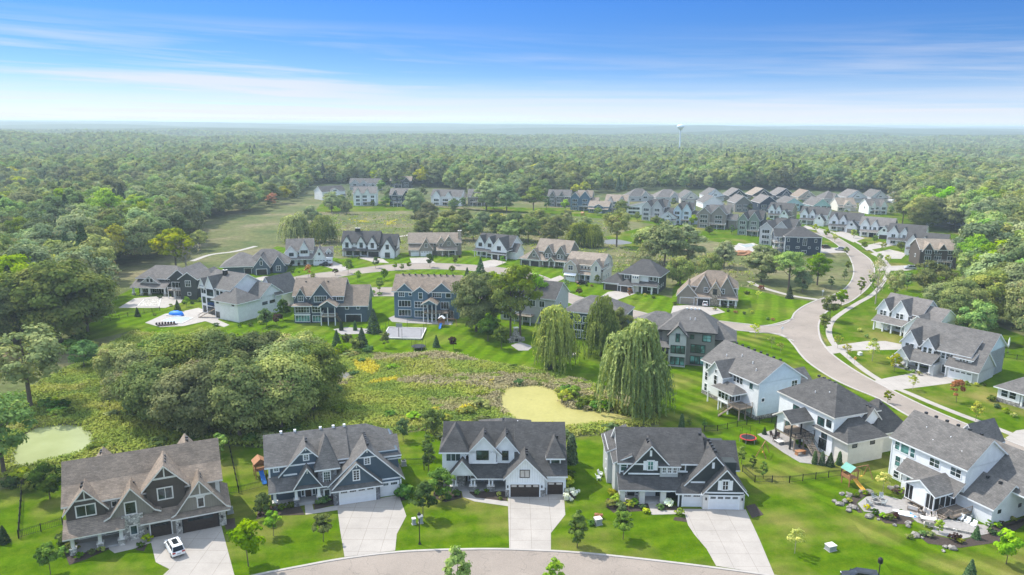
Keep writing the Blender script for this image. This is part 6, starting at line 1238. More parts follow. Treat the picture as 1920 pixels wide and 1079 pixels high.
h.gable(.9, 3.7, -.5, 5, 8.0, 10.4, 'y', zb=6.0); h.gable(5.4, 11.6, -.7, 6, 7.8, 11.8, 'y', zb=6.0); h.box(.3, 5.2, -1.6, 0, 0, 5.4); h.hip(.1, 5.4, -1.8, 3, 5.4, 6.3); h.box(5.4, 8.4, -1.2, 0, 0, 5.4)
h.win('f', -.5, 1.5, 6.6, 1.5, 1.6, 3, 2); h.win('f', -.7, 6.4, 6.5, 3.6, 1.7, 5, 2); h.win('f', 0, 13.0, 6.8, 1.9, 1.1, 3, 1); h.win('f', -1.6, .7, 3.3, 4.2, 1.9, 5, 2); h.win('f', -1.2, 5.7, 3.3, 2.5, 1.8, 3, 2); h.win('f', -1.6, .7, .6, 4.2, 1.8, 5, 1, gm='green_glass'); h.win('f', -1.2, 5.7, .4, 2.5, 1.8, 3, 1, gm='green_glass')
h.board('f', -1.6, .3, 5.2, 2.6, 2.9); h.gable(8.6, 13.4, -4.6, 1, 5.9, 7.5, 'y', zb=5.6); h.deck(8.8, 13.2, -4.6, 0, 2.8, ('f', 'l'))
for q in (8.9, 11, 13.1): h.col(q, -4.4, 5.7, .25)
row(h, 'f', -.4, (15.6, 19), 4.1, .9, .8); h.garage('f', -.4, 15.6, 4.6, 2.3, 'garage_black', 4); h.stairs((14.2, -1.0), (13.3, -3.6), 1.0, 0, 2.8); h.win('r', W, 3, 3, 1.2, 1.2)
for q in (3.0, 9.8): h.vent(q, 4.6, 11.6)
h.done()
# white house with pool, left
X0 = at(380, 586)
h = House('house', 'white walk-out house with black windows, hipped wing and blue tarp pool terrace', X0[0], X0[1], R(-30), 'white_siding', 'grey_shingle')
h.box(0, 14, 0, 13, 0, 8.8); h.gable(0, 14, 0, 13, 8.8, 12.8, 'x', zb=8.7); h.gable(-.2, 2.6, -.2, 6, 8.6, 11.2, 'y', zb=8); h.gable(2.9, 7.0, -.4, 7, 8.6, 12.2, 'y', zb=0)
row(h, 'f', 0, (.5, 1.6), 6.6, .6, 1.2, fm='black_trim'); row(h, 'f', -.4, (3.5,), 6.2, 2.8, 1.9, 4, 1, fm='black_trim'); row(h, 'f', 0, (7.6, 9.4, 11.8), 6.8, .9, 1.1, fm='black_trim'); row(h, 'f', 0, (.7,), 3.4, 1.2, 1.8, fm='black_trim'); row(h, 'f', -.4, (3.4,), 3.0, 3.0, 2.2, 4, 2, fm='black_trim'); row(h, 'f', 0, (.7,), .5, 1.2, 1.8, fm='black_trim'); row(h, 'f', -.4, (3.4,), .3, 3.0, 2.1, 3, 1, fm='black_trim')
h.box(9.5, 20, -2.6, 4, 0, 6.0); h.hip(9.2, 20.3, -3, 6, 6.0, 9.4, ridge=((14, 1.2), (15.2, 1.2))); row(h, 'f', -2.6, (10.5, 17.5), 5.0, .8, .6, fm='black_trim'); h.win('l', 9.5, -2.2, 2.8, 1.4, 2.0, 2, 1, 'black_trim'); h.win('f', -2.6, 10.0, .4, 1.4, 1.7, 2, 1, 'black_trim'); h.box(13, 20, 4, 15, 0, 6.2); h.gable(11, 20.2, 6, 15, 6.2, 9.6, 'x', zb=6.1); row(h, 'r', 20, (7, 10), 3.6, 1.8, .7, 2, 1, fm='black_trim')
h.chimney(6.0, 5, 10, 13.6, 1.2, 1.0, 'black_trim'); h.gable(12.5, 20.5, 12, 22, 6.0, 11.0, 'y', zb=0); h.stairs((4.6, -5.0), (9.2, -1.6), 1.1, 0, 3.0); h.done()
# dark gambrel house with pool, far left
x, y, r, W = fit((252, 553), (345, 560))
h = House('house', 'grey gambrel roofed house behind the grey covered pool, far left', x, y, R(-6), 'charcoal_siding', 'mid_shingle')
W = 22; h.box(0, 14, 3, 12, 0, 5.6); h.hip(-.2, 17, 2.6, 12, 5.6, 9.2); h.shed(-.6, 12, -.6, 3.2, 2.8, 4.6); h.gable(2.4, 8.8, 1.0, 6, 4.2, 6.6, 'y', 'light_grey_siding', zb=4); row(h, 'f', 1.0, (4.4, 5.8), 4.5, 1.0, 1.2); h.win('f', 3, 10.2, 4.0, 3.6, 1.3, 4, 1)
for q in (0, 3.0, 6, 11.8): h.col(q, -.3, 2.8, .6, 'pale_stone', .9, .8)
row(h, 'f', 3, (1, 5, 8.5), .3, 2.4, 2.1, 3, 1); h.box(15, 22, -2, 10, 0, 6.6); h.gable(14.4, 22.4, -2.4, 12, 6.6, 9.8, 'y', zb=6.5); h.box(20, 26, -4.5, 6, 0, 7.2); h.gable(19.8, 26.2, -4.5, 6, 7.2, 9.4, 'y', zb=7.1); h.win('f', -4.5, 22, 4.6, 1.8, 2.0, 3, 2); h.win('f', -4.5, 22.6, 1.6, 1.0, .9); h.box(26, 31, -2, 8, 0, 6); h.hip(24, 31, -2.2, 9, 6, 9.6); h.win('f', -2, 27, 3.6, 1.2, 2, 2, 2); h.deck(15, 20, -4.2, -2, 3.0, ('f',)); h.win('f', -2, 15.6, 3.2, 3.6, 2.2, 3, 1); row(h, 'f', -2, (16,), .3, 2.6, 2.2, 3, 1); h.done()
x, y, r, W = fit((418, 517), (500, 508))
h = House('house', 'slate house with sprawling grey hipped roofs and open garages behind the white pool house', x, y, R(12), 'slate_blue_siding', 'mid_shingle')
h.box(0, 13, 2, 14, 0, 3.2); h.hip(-1, 14, 1.5, 15, 3.2, 7.6); h.box(12, 18, -1.4, 10, 0, 3.1); h.gable(12, 18, -1.4, 12, 3.2, 7.2, 'y', zb=3.0); h.garage('f', -1.4, 13, 4, 2.3, 'garage_black'); h.win('f', -1.4, 14.6, 4.0, .8, 1.6); h.garage('f', 2, 8, 2.6, 2.2, 'garage_black'); h.box(18, 24, 3, 12, 0, 3.4); h.hip(8, 25, 4, 16, 3.4, 8.4); h.gable(19, 23.5, 1.4, 9, 3.4, 6.8, 'y', zb=0); h.win('f', 1.4, 20.4, .9, 1.6, 2, 2, 2)  # black garage panels imitate the shade within the open garages
for k in range(6): h.vent(15+.02*k, 1+1.4*k, 7.5)
h.done()
# ------------------------------------------------------------------ right of the boulevard
X0 = at(1700, 640)
h = House('house', 'white gabled house with tan grey roof, left of the grey hillside pair', X0[0]-2.5, X0[1]+13.5, R(-56), 'white_siding', 'mid_shingle')
h.box(0, 12, 2, 12, 0, 6.2); h.gable(0, 12, 2, 12, 6.2, 10.0, 'x', zb=6.1); h.gable(-.4, 3.4, .6, 8, 6.2, 9.2, 'y', zb=0); h.gable(4.2, 9.2, .4, 9, 6.2, 9.8, 'y', zb=3); h.shed(.0, 9, -1.8, .6, 2.9, 4.2); row(h, 'f', .6, (.6, 1.6), 4.4, .8, 1.4, 1, 2); row(h, 'f', .4, (5.6, 6.8), 4.4, .9, 1.5, 1, 2); h.gable(9.6, 17, -2.0, 8, 3.3, 7.0, 'y', zb=0); h.garage('f', -2, 11, 4.8, 2.3, 'garage_white'); row(h, 'f', -2, (12.4, 13.6), 4.2, .8, 1.2)
for q in (.3, 3.0, 5.6, 8.6): h.col(q, -1.5, 2.9, .4)
row(h, 'f', 2, (1, 5), .8, 1.6, 1.7, 2, 1); h.box(12, 17, 2, 12, 0, 5); h.gable(10, 17.4, 1, 12, 5, 8.4, 'x', zb=4.9); h.win('r', 17, 5, 3, 1, 1.2); h.done()
X0 = at(1770, 706)
h = House('house', 'light grey house with white trim, dormers and a broad shaded garage side', X0[0], X0[1], R(-52), 'light_grey_siding', 'grey_shingle')
h.box(.2, 7.4, 0, 9.2, 0, 2.9); h.prof('x', [(-.6, 2.95), (4.4, 7.2), (9.8, 2.7)], .2, 7.4, .3, .3, wr=(.0, 9.2), zb=2.6); h.garage('f', 0, 1.0, 5.0, 2.3, 'garage_white', 4); h.box(1.6, 5.2, 1.2, 4, 3.2, 5.3, 'white_siding'); h.shed(1.4, 5.4, 1.0, 4.4, 5.2, 6.8); row(h, 'f', 1.2, (2.6, 3.3, 4.0), 4.3, .4, .6, fw=.06)
h.box(-5, 7.0, 6.5, 16, 0, 6.6); h.gable(-12, 7.0, 5.0, 16, 6.6, 10.4, 'x', 'pale_blue_siding', zb=0); h.box(-12, -.2, 4.0, 12, 0, 6.2); h.box(-2.2, .2, 1.8, 6, 0, 5.8); h.gable(-2.4, 4.6, 1.8, 3, 5.6, 5.9, 'x', zb=5); h.shed(-2.6, 4.6, 1.6, 7, 5.8, 9.0); row(h, 'f', 1.8, (-1.9, -.8), 3.9, .8, 1.4, 1, 2)
h.gable(-6.6, -3.6, 1.4, 8, 6.0, 8.2, 'y', 'white_siding', zb=3.0); row(h, 'f', 1.4, (-6.1, -4.9), 4.3, .8, 1.5, 1, 2); h.gable(-11.8, -7.8, 2.0, 9, 6.0, 9.0, 'y', 'white_siding', zb=0); row(h, 'f', 2.0, (-10.8, -9.6), 4.2, .9, 1.5, 1, 2)
h.gable(-11.4, -7.4, -2.8, 4, 2.9, 5.4, 'y', 'white_siding', zb=2.8); h.shed(-8, -2.4, -2.6, 2, 2.8, 4.6); row(h, 'f', 2, (-7, -4.6), .9, 1.2, 1.6); h.slab('porch_floor', [(-11.4, -2.5), (-2.4, -2.5), (-2.4, 2), (-11.4, 2)], 0, .25); h.box(-2.4, -1.6, -2.5, 2, 0, 2.7)
for q in (-11, -8, -5.2, -2.6): h.col(q, -2.3, 2.8, .35, 'grey_stone', .7, .7)
h.win('f', 1.8, -2.0+.6, .3, 1.0, 2.1, fm='white_trim'); h.corner(.2, 0, 0, 2.7, .1); h.corner(7.4, 0, 0, 2.7, .1); h.done()
X0 = at(1868, 752)
h = House('house', 'white stone-based house cut by the right edge of the view', X0[0], X0[1], R(-60), 'white_siding', 'grey_shingle')
h.box(0, 4.6, 0, 10, .9, 3.4); h.box(-.05, 4.65, -.05, 9.9, 0, .9, 'grey_stone'); h.hip(-.3, 16, -.2, 11, 3.4, 7.0); row(h, 'f', 0, (.8, 2.5), 1.5, 1.3, 1.5, 1, 2); h.box(4.6, 16, 2, 10, 0, 3.3); h.slab('porch_floor', [(4.6, 0), (15, 0), (15, 2), (4.6, 2)], 0, .4)
for q in (5, 8.5, 12): h.col(q, .2, 3.2, .4)
h.win('f', 2, 6, .9, 2.2, 1.6, 2, 1); h.done()
# ------------------------------------------------------------------ the far rows of houses
NW = [0]
def far(label, L_, R_, style, wall, roof, rot=None, eave=6.0, ridge=9.6, dep=12, w=None, group=None, gw=None, k=0):
    x, y, r, W = fit(L_, R_); rot = r if rot is None else R(rot); W = w or W
    h = House('house', label, x, y, rot, wall, roof, detail=0, group=group); gw = gw or wall; rn = random.Random(k+int(L_[0]))
    dk = wall in ('white_siding', 'cream_siding', 'beige_siding', 'light_grey_siding', 'mint_siding', 'pale_blue_siding'); fm = 'white_trim'
    if style == 'A':        # street front: two gables, porch, garage wing
        h.box(0, W, 2, dep, 0, eave); h.gable(0, W, 2, dep, eave, ridge, 'x', zb=eave-.1)
        h.gable(W*.04, W*.32, 1.0, dep*.6, eave-.2, ridge-.7, 'y', gw, zb=0); h.gable(W*.36, W*.58, 1.3, dep*.6, eave-.2, ridge-1.2, 'y', gw, zb=2.8)
        h.gable(W*.62, W*.98, -3.4, dep*.6, 3.2, 6.9, 'y', gw, zb=0); h.garage('f', -3.4, W*.67, W*.26, 2.2, ('garage_brown', 'garage_white', 'garage_tan')[k % 3])
        h.shed(W*.06, W*.60, -1.2, 1.4, 2.8, 3.8)
        for q in (.1, .32, .56): h.col(W*q, -.9, 2.8, .4)
        h.win('f', 1.0, W*.13, 4.0, W*.10, 1.5, 2, 1, fm); h.win('f', 1.3, W*.43, 4.0, W*.08, 1.5, 2, 1, fm); h.win('f', -3.4, W*.76, 4.2, W*.07, 1.2, 1, 1, fm); h.win('f', 1.0, W*.12, .8, W*.13, 1.6, 2, 1, fm); h.door('f', 2, W*.46, 1.1); h.win('r', W, 4.5, 4.2, 1.2, 1.3, 1, 1, fm); h.win('r', W, 7.5, 1.3, 1.2, 1.3, 1, 1, fm)
    elif style == 'B':      # garden side, three storeys
        h.box(0, W, 0, dep, 0, eave); h.gable(0, W, 0, dep, eave, ridge, 'x', zb=eave-.1)
        a = (.06, .34) if k % 2 else (.60, .92)
        h.gable(W*a[0], W*a[1], -.9, dep*.6, eave-.2, ridge-.6, 'y', gw, zb=0); c = (.48, .72) if k % 2 else (.12, .36); h.gable(W*c[0], W*c[1], -.35, dep*.6, eave-.2, ridge-1.1, 'y', gw, zb=eave-1.2)
        for z in (.5, 3.2, 5.8):
            if z+1.6 > eave+.3: continue
            h.win('f', -.9, W*(a[0]+.06), z, W*(a[1]-a[0]-.12), 1.6, 3, 1, fm); h.win('f', 0, W*(.40 if k % 2 else .10), z, W*.18, 1.6, 3, 1, fm); h.win('f', 0, W*(.76 if k % 2 else .38), z, W*.14, 1.5, 2, 1, fm)
        h.deck(W*(.42 if k % 2 else .2), W*(.8 if k % 2 else .56), -3.4, 0, 2.8, ('f',) if k % 3 else ('f', 'r'), rm='white_trim'); h.win('r', W, 4, 5.0 if eave > 6.5 else 3.8, 1.1, 1.3, 1, 1, fm); h.win('l', 0, 5, 3.4, 1.1, 1.3, 1, 1, fm)
    elif style == 'C':      # gable end towards us
        h.box(0, W, 0, dep, 0, eave); h.gable(0, W, 0, dep, eave, ridge, 'y', gw, zb=eave-.1)
        if eave > 4.5:
            for z in ((.7, 3.4) if eave < 7 else (.7, 3.4, 6)): h.win('f', 0, W*.10, z, W*.28, 1.5, 3, 1, fm); h.win('f', 0, W*.50, z, W*.26, 1.5, 3, 1, fm)
            h.box(W*.82, W+.4, -.4, 3, 0, eave-.6, 'dark_metal'); h.win('l', 0, 4, 3.6, 1.2, 1.3, 1, 1, fm)
        else: h.win('f', 0, W*.16, .9, W*.22, 1.6, 3, 1, fm); h.win('f', 0, W*.54, .9, W*.30, 1.7, 4, 1, fm)
    elif style == 'D':      # low roof, dormer gable in front
        h.box(0, W, 0, dep, 0, eave); h.gable(0, W, 0, dep, eave, ridge, 'y' if k % 2 else 'x', zb=eave-.1, wall=gw)
        h.gable(W*.30, W*.74, -1.0, dep*.5, eave-.2, ridge-1.5, 'y', gw, zb=0); h.win('f', -1.0, W*.45, eave+.1, W*.14, .9, 2, 1, fm); h.shed(W*.02, W*.98, -1.8, 0, 2.8, 3.5); h.win('f', 0, W*.08, .8, W*.16, 1.6, 2, 1, fm); h.garage('f', -1.0, W*.36, W*.3, 2.2, 'garage_white')
    elif style == 'E':      # narrow walk-out end: two steep gables running back, their right slopes in shade
        h.box(0, W, 0, dep, 0, eave); a = .46
        h.gable(0, W*a, -1.2, dep*.8, eave, ridge-.9, 'y', gw, zb=0); h.gable(W*a+.3, W, -.3, dep, eave, ridge, 'y', gw, zb=0); h.gable(W*.3, W*1.06, dep*.35, dep, eave, ridge-.2, 'x', zb=0)
        for z in (.5, 3.3, 6.1):
            if z+1.7 > eave+.6: continue
            h.win('f', -1.2, W*.09, z, W*.26, 1.7, 3, 1, fm); h.win('f', -.3, W*.62, z, W*.24, 1.7, 3, 1, fm)
        h.deck(W*.46, W*1.02, -3.6, -.3, 2.9, ('f', 'r'), rm='white_trim'); h.box(W*1.06, W*1.06+4.5, dep*.2, dep*.75, 0, eave-3.4); h.gable(W, W*1.06+4.7, dep*.2, dep*.75, eave-3.4, eave-.6, 'x', zb=eave-3.5)
        h.win('r', W*1.06, dep*.5, 5.6, 1.1, 1.3, 1, 1, fm); h.win('r', W*1.06+4.5, dep*.4, 2.2, .8, .8, 1, 1, fm); h.win('l', 0, 4, 5.6, 1.1, 1.4, 1, 1, fm); h.win('l', 0, 4, 2.8, 1.1, 1.4, 1, 1, fm)
    else:                   # 'R' hipped roof
        h.box(0, W, 0, dep, 0, eave); h.hip(0, W, 0, dep, eave, ridge)
        for z in (.7, 3.5, 6.0):
            if z+1.5 < eave: row(h, 'f', 0, (W*.12, W*.44, W*.74), z, W*.13, 1.5, 2, 1)
        h.gable(W*.5, W*.85, -.6, dep*.6, eave-.3, ridge-1.4, 'y', gw, zb=0); h.win('f', -.6, W*.6, eave-1.7, W*.14, 1.5, 2, 1, fm); h.win('r', W, 4, 3.6, 1.2, 1.3, 1, 1, fm)
    return h.done()
# by the meadow, left
far('white house with wide navy grey roof at the left end of the far meadow row', (605, 376), (648, 373), 'D', 'white_siding', 'dark_shingle', None, 6.4, 10.2, 13, k=0)
far('small grey and white gabled house behind the far white walk-out', (655, 357), (694, 353), 'A', 'light_grey_siding', 'grey_shingle', 0, 6.2, 10, 12, k=1)
far('white three storey walk-out house with tan grey roof above the far meadow', (663, 386), (704, 387), 'B', 'white_siding', 'mid_shingle', 5, 9.0, 13.2, 14, k=1)
far('dark house with twin front gables at the back of the far left cluster', (732, 352), (772, 352), 'B', 'charcoal_siding', 'tan_shingle', 0, 6.4, 10, 11, k=2)
far('navy walk-out house with white decks beside the far tree clump', (731, 387), (768, 389), 'B', 'navy_siding', 'mid_shingle', -4, 8.2, 12.4, 13, k=2)
far('long white walk-out house under a wide grey roof, far meadow row', (808, 385), (864, 387), 'B', 'white_siding', 'grey_shingle', None, 6.8, 11.2, 13, k=3)
far('brown and grey walk-out house under far trees, right end of meadow row', (877, 386), (918, 389), 'B', 'grey_green_siding', 'mid_shingle', -4, 6.6, 11.6, 12, k=4)
far('small roof showing among the trees above the dry field', (584, 338), (604, 336), 'C', 'light_grey_siding', 'grey_shingle', 20, 4, 7.5, 12)
far('pale long house deep in the left woods', (300, 318), (346, 316), 'C', 'cream_siding', 'mid_shingle', 35, 4, 8, 22)
far('weathered small roof behind the dark twin gabled house', (735, 342), (750, 341), 'R', 'light_grey_siding', 'mid_shingle', 0, 4.5, 7, 8)
# middle rows
far('slate house behind young trees, first of the middle row', (1027, 387), (1053, 391), 'B', 'grey_siding', 'grey_shingle', -10, 7.4, 11.6, 14, k=5)
h_ = far('blue three storey house with low blue wing and white decks, middle row', (1070, 394), (1098, 397), 'E', 'blue_siding', 'tan_shingle', -14, 9.2, 13.4, 13, k=1)
far('low blue wing house with three small square windows, middle row', (1103, 399), (1128, 403), 'D', 'blue_siding', 'tan_shingle', -20, 4.6, 7.6, 10, k=2)
far('cream house with white deck beyond the low blue wing', (1134, 398), (1163, 402), 'B', 'cream_siding', 'tan_shingle', -18, 7.6, 11.6, 13, k=2)
far('white gabled garage like house right of the cream deck house', (1171, 402), (1198, 411), 'C', 'white_siding', 'grey_shingle', -15, 4.6, 8, 10)
far('white house with two dark steep gables on stone base, middle row', (1204, 413), (1234, 417), 'E', 'light_grey_siding', 'dark_shingle', -30, 8.8, 13, 13, k=1)
far('white house with dark roof behind the round middle trees', (1262, 420), (1294, 422), 'E', 'pale_blue_siding', 'dark_shingle', -20, 8.4, 12.6, 14, k=4)
far('small white dark roofed house with screened deck beside the middle trees', (1236, 421), (1262, 424), 'D', 'white_siding', 'dark_shingle', -20, 4.6, 8, 10, k=3)
far('taupe and navy walk-out house with white deck rails, middle row', (1308, 427), (1348, 433), 'E', 'taupe_siding', 'grey_shingle', -26, 8.8, 13, 15, k=0, gw='taupe_siding')
far('sage green house with dark side wall next to the navy walk-outs', (1383, 440), (1412, 445), 'E', 'teal_siding', 'dark_shingle', -28, 8.6, 12.8, 17, k=1, gw='sage_siding')
far('grey walk-out house with stacked white porches behind the navy corner house', (1424, 458), (1455, 466), 'E', 'grey_siding', 'dark_shingle', -34, 8.6, 12.4, 22, k=2, gw='light_grey_siding')
x, y, r, W = fit((1470, 478), (1530, 479))
h = House('house', 'navy corner house with white windows scattered over its side, beside the boulevard', x, y, R(-6), 'navy_siding', 'dark_shingle', detail=0)
h.box(0, 16.5, 0, 14, 0, 8.6); h.hip(0, 16.5, 0, 14, 8.6, 12.4); h.gable(-4, 4, 3, 10, 8.2, 11.4, 'x', zb=8)
for u, z, a, c in ((1.0, 6.3, .9, 1.3), (5.6, 6.2, .8, 1.7), (8.2, 4.6, 1.6, 3.2), (13.5, 6.2, .8, 1.5), (.8, 2.5, 1.4, 1.7), (5.2, 3.2, 1.4, .8), (10.8, 3.2, .8, .8), (14.4, 3.0, .9, .9), (8, .9, 2, 1.3)): h.win('f', 0, u, z, a, c, 2 if a > 1.3 else 1, 1)
h.deck(-4.5, 0, 1, 5, 5.4, ('f', 'l')); h.deck(-4.5, 0, 1, 5, 2.7, ('f', 'l')); row(h, 'l', 0, (7, 10), 5.6, 1.4, 1.6, 2, 1); row(h, 'l', 0, (7, 10), 2.6, 1.4, 1.8, 2, 1); h.corner(0, 0, 0, 8.5, .14); h.corner(16.5, 0, 0, 8.5, .14); h.done()
# second row: gable ends towards us
for lb, a, b, wl, rf, ev in (('white gable ended house at the left of the second far row', (1318, 391), (1358, 392), 'white_siding', 'grey_shingle', 4.0), ('blue grey gable ended house with white window bands, second far row', (1378, 398), (1408, 398), 'grey_siding', 'mid_shingle', 6.4),
        ('navy gable ended house with white window bands, second far row', (1424, 398), (1457, 398), 'navy_siding', 'mid_shingle', 6.4), ('mint green gable ended house behind white street fronts', (1468, 396), (1506, 396), 'mint_siding', 'grey_shingle', 4.6),
        ('mint green house with dark porch opening, right of the other mint one', (1524, 400), (1556, 400), 'mint_siding', 'grey_shingle', 5.2)): far(lb, a, b, 'C', wl, rf, 3, ev, ev+4.6, 17, k=1)
far('cream house with tan roof and a row of white windows, second far row', (1570, 396), (1608, 398), 'D', 'cream_siding', 'tan_shingle', 2, 4.4, 8.8, 12, k=0)
far('white house with screened porch under a front gable, right end of second row', (1628, 402), (1668, 404), 'B', 'white_siding', 'grey_shingle', 4, 5.4, 9.8, 13, k=2)
# back row along the woods
for i, (lb, a, b, wl, rf) in enumerate((('grey roofed low house at the left of the back row', (1178, 378), (1222, 381), 'light_grey_siding', 'grey_shingle'), ('broad grey roofed house, second in the back row', (1230, 380), (1274, 384), 'light_grey_siding', 'mid_shingle'),
        ('cream gabled house with yellow shrub, third in the back row', (1276, 382), (1312, 384), 'cream_siding', 'grey_shingle'), ('white house with a small dormer, fourth in the back row', (1322, 377), (1358, 379), 'white_siding', 'grey_shingle'),
        ('light roofed house with dark gable and oval window in the back row', (1366, 377), (1402, 379), 'charcoal_siding', 'mid_shingle'), ('tan roofed house with two dark gables in the back row', (1410, 376), (1447, 379), 'charcoal_siding', 'tan_shingle'),
        ('grey roofed house with navy dormer in the back row', (1454, 376), (1488, 379), 'navy_siding', 'mid_shingle'), ('brown roofed beige house in the back row', (1496, 380), (1533, 382), 'beige_siding', 'brown_shingle'),
        ('grey hipped house with dark porch in the back row', (1544, 383), (1580, 385), 'light_grey_siding', 'grey_shingle'), ('white gable ended house with one small window in the back row', (1586, 380), (1628, 383), 'white_siding', 'mid_shingle'),
        ('white house with grey ribbed roof, next to last in the back row', (1632, 380), (1664, 383), 'white_siding', 'grey_shingle'), ('last white house of the back row, partly behind trees', (1680, 382), (1720, 385), 'white_siding', 'grey_shingle'))):
    far(lb, a, b, 'R' if i in (0, 1, 8) else 'D', wl, rf, 4, 4.2, 9.4, 15, k=i*2+1)
# street fronts along the boulevard
for i, (lb, L_, wl, rf, w_, gw) in enumerate((('white and taupe street front, leftmost of the boulevard row', (1437, 411), 'taupe_siding', 'dark_shingle', 15, 'white_siding'), ('white street front with black roof, second of the boulevard row', (1497, 420), 'white_siding', 'dark_shingle', 16, None), ('white street front with very dark wide roof, third of the boulevard row', (1551, 432), 'white_siding', 'dark_shingle', 17, None),
        ('white fronted house with navy side and tan roof, fourth of the boulevard row', (1608, 443), 'navy_siding', 'mid_shingle', 17, 'white_siding'), ('white street front with many small gables and dark roof beside tall trees', (1660, 459), 'white_siding', 'dark_shingle', 17, None), ('white street front with skylit dark roof, sixth of the boulevard row', (1694, 478), 'white_siding', 'dark_shingle', 17, None))):
    far(lb, L_, (L_[0]+40, L_[1]+8), 'A', wl, rf, -36, 6.2, 10.2, 14, w=w_, gw=gw, k=i)
far('dark brown sided house with tan roof half behind the round tree', (1722, 500), (1775, 512), 'B', 'brown_shake', 'tan_shingle', -10, 7.6, 11.2, 13, k=1)
far('white house half hidden under the broad tree on the right', (1800, 424), (1850, 428), 'C', 'white_siding', 'mid_shingle', 10, 4.4, 8, 12)
far('low grey roofed house under the broad tree on the right', (1742, 424), (1775, 428), 'R', 'light_grey_siding', 'mid_shingle', 0, 3.4, 6.4, 9)
# ------------------------------------------------------------------ cars
def car(px, py, head, paint, label, suv=True, L=4.7, W=1.85, H=1.68, z=.06, group=None, pick=False):
    """head: world direction of the bonnet in degrees"""
    X = at(px, py); e = empty('parked_car' if not pick else 'pickup_truck', (X[0], X[1], z), R(head), label, 'car' if not pick else 'pickup', group)
    b = MB(); hw = W/2
    # profile rows (x, z low, z high, half width); loft a closed shell
    st = [(-L/2, .42, .78, hw*.80), (-L/2+.12, .32, .98, hw*.93), (-L*.28, .28, 1.02, hw), (L*.05, .28, 1.0, hw), (L*.22, .28, .98, hw), (L*.40, .30, .86, hw*.95), (L/2-.08, .34, .74, hw*.84), (L/2, .42, .66, hw*.74)]
    k = b.midx(paint); i0 = len(b.v)
    for x, z0, z1, w_ in st:
        for y, zz in ((-w_, z0), (-w_*1.0, (z0+z1)/2), (-w_*.93, z1), (w_*.93, z1), (w_, (z0+z1)/2), (w_, z0)): b.v.append((x, y, zz))
    for a in range(len(st)-1):
        for j in range(6):
            q = (j+1) % 6; b.f.append((i0+a*6+j, i0+(a+1)*6+j, i0+(a+1)*6+q, i0+a*6+q)); b.mi.append(k)
    b.f.append(tuple(i0+j for j in range(6))); b.mi.append(k); e_ = i0+(len(st)-1)*6; b.f.append(tuple(e_+j for j in range(5, -1, -1))); b.mi.append(k)
    body = b.build('body', e)
    g = MB(); c = MB(); xr = -L*.47 if suv and not pick else -L*.36
    if pick: xr = -L*.12
    lo, hi = .96, H-.04; xs = (xr, xr+.22, L*.08, L*.24)
    P = lambda x, w_, zz: [(x, -w_, zz), (x, w_, zz)]
    bt = [(xr, hw*.86), (L*.27, hw*.86)]; tp = [(xr+.28, hw*.70), (L*.10, hw*.70)]
    A = [(bt[0][0], -bt[0][1], lo), (bt[1][0], -bt[1][1], lo), (bt[1][0], bt[1][1], lo), (bt[0][0], bt[0][1], lo)]; B = [(tp[0][0], -tp[0][1], hi), (tp[1][0], -tp[1][1], hi), (tp[1][0], tp[1][1], hi), (tp[0][0], tp[0][1], hi)]
    for nm, q in (('side_window', (0, 1)), ('windscreen', (1, 2)), ('side_window', (2, 3)), ('rear_window', (3, 0))):
        m_ = MB(); m_.face([A[q[0]], A[q[1]], B[q[1]], B[q[0]]], 'car_glass'); m_.build(nm, body)
    r_ = MB(); r_.prism([(tp[0][0]-.08, -tp[0][1]-.04), (tp[1][0]+.05, -tp[1][1]-.04), (tp[1][0]+.05, tp[1][1]+.04), (tp[0][0]-.08, tp[0][1]+.04)], hi-.02, hi+.06, paint); ro = r_.build('roof', e)
    for q in ((0, 0), (1, 1), (2, 2), (3, 3)): r2 = MB(); r2.tube(A[q[0]], B[q[1]], .06, .05, paint, 5); r2.build('pillar', e)
    for y in (-1, 1):
        r2 = MB(); xm = (A[0][0]+A[1][0])/2-.1; r2.tube((xm, y*hw*.865, lo), (xm-.02, y*hw*.71, hi), .045, .04, paint, 5); r2.build('pillar', e)
    if suv and not pick: s_ = MB(); s_.box(tp[0][0]+.55, tp[1][0]-.25, -.36, .36, hi+.05, hi+.075, 'car_glass'); s_.build('sunroof', ro)
    if pick: s_ = MB(); s_.box(-L/2+.2, xr-.08, -hw*.8, hw*.8, 1.0, 1.04, 'black_trim'); s_.build('cargo_bed', e)
    for x in (-L*.31, L*.31):
        for y in (-1, 1):
            w = MB(); w.tube((x, y*(hw-.22), .34), (x, y*(hw+.015), .34), .345, .345, 'rubber', 16); wo = w.build('wheel', e); h_ = MB(); h_.tube((x, y*(hw+.01), .34), (x, y*(hw+.03), .34), .21, .19, 'silver_paint', 12); h_.build('rim', wo)
    for y in (-1, 1):
        l1 = MB(); l1.box(L/2-.16, L/2-.02, y*hw*.62-.2, y*hw*.62+.2, .60, .74, 'white_paint'); l1.build('headlight', e)
        l2 = MB(); l2.box(-L/2-.02, -L/2+.14, y*hw*.68-.2, y*hw*.68+.2, .76, .94, 'red_paint'); l2.build('tail_light', e)
        m2 = MB(); m2.box(L*.2, L*.2+.2, y*(hw+.1)-.1, y*(hw+.1)+.1, .95, 1.1, paint); m2.build('side_mirror', e)
    p = MB(); p.box(-L/2-.03, -L/2+.02, -.26, .26, .62, .76, 'silver_paint'); p.build('number_plate', e)
    return e
car(328, 1033, 128, 'white_paint', 'white car with dark sunroof parked on the leftmost front drive')
car(611, 499, 170, 'black_paint', 'dark pickup parked before the white arched farmhouse', False, 5.5, 1.9, 1.75, pick=True)
car(1574, 470, 150, 'silver_paint', 'silver car parked at the kerb of the upper boulevard', L=4.6)
car(1549, 466, 8, 'brown_paint', 'dark brown car on the drive of the navy corner house')
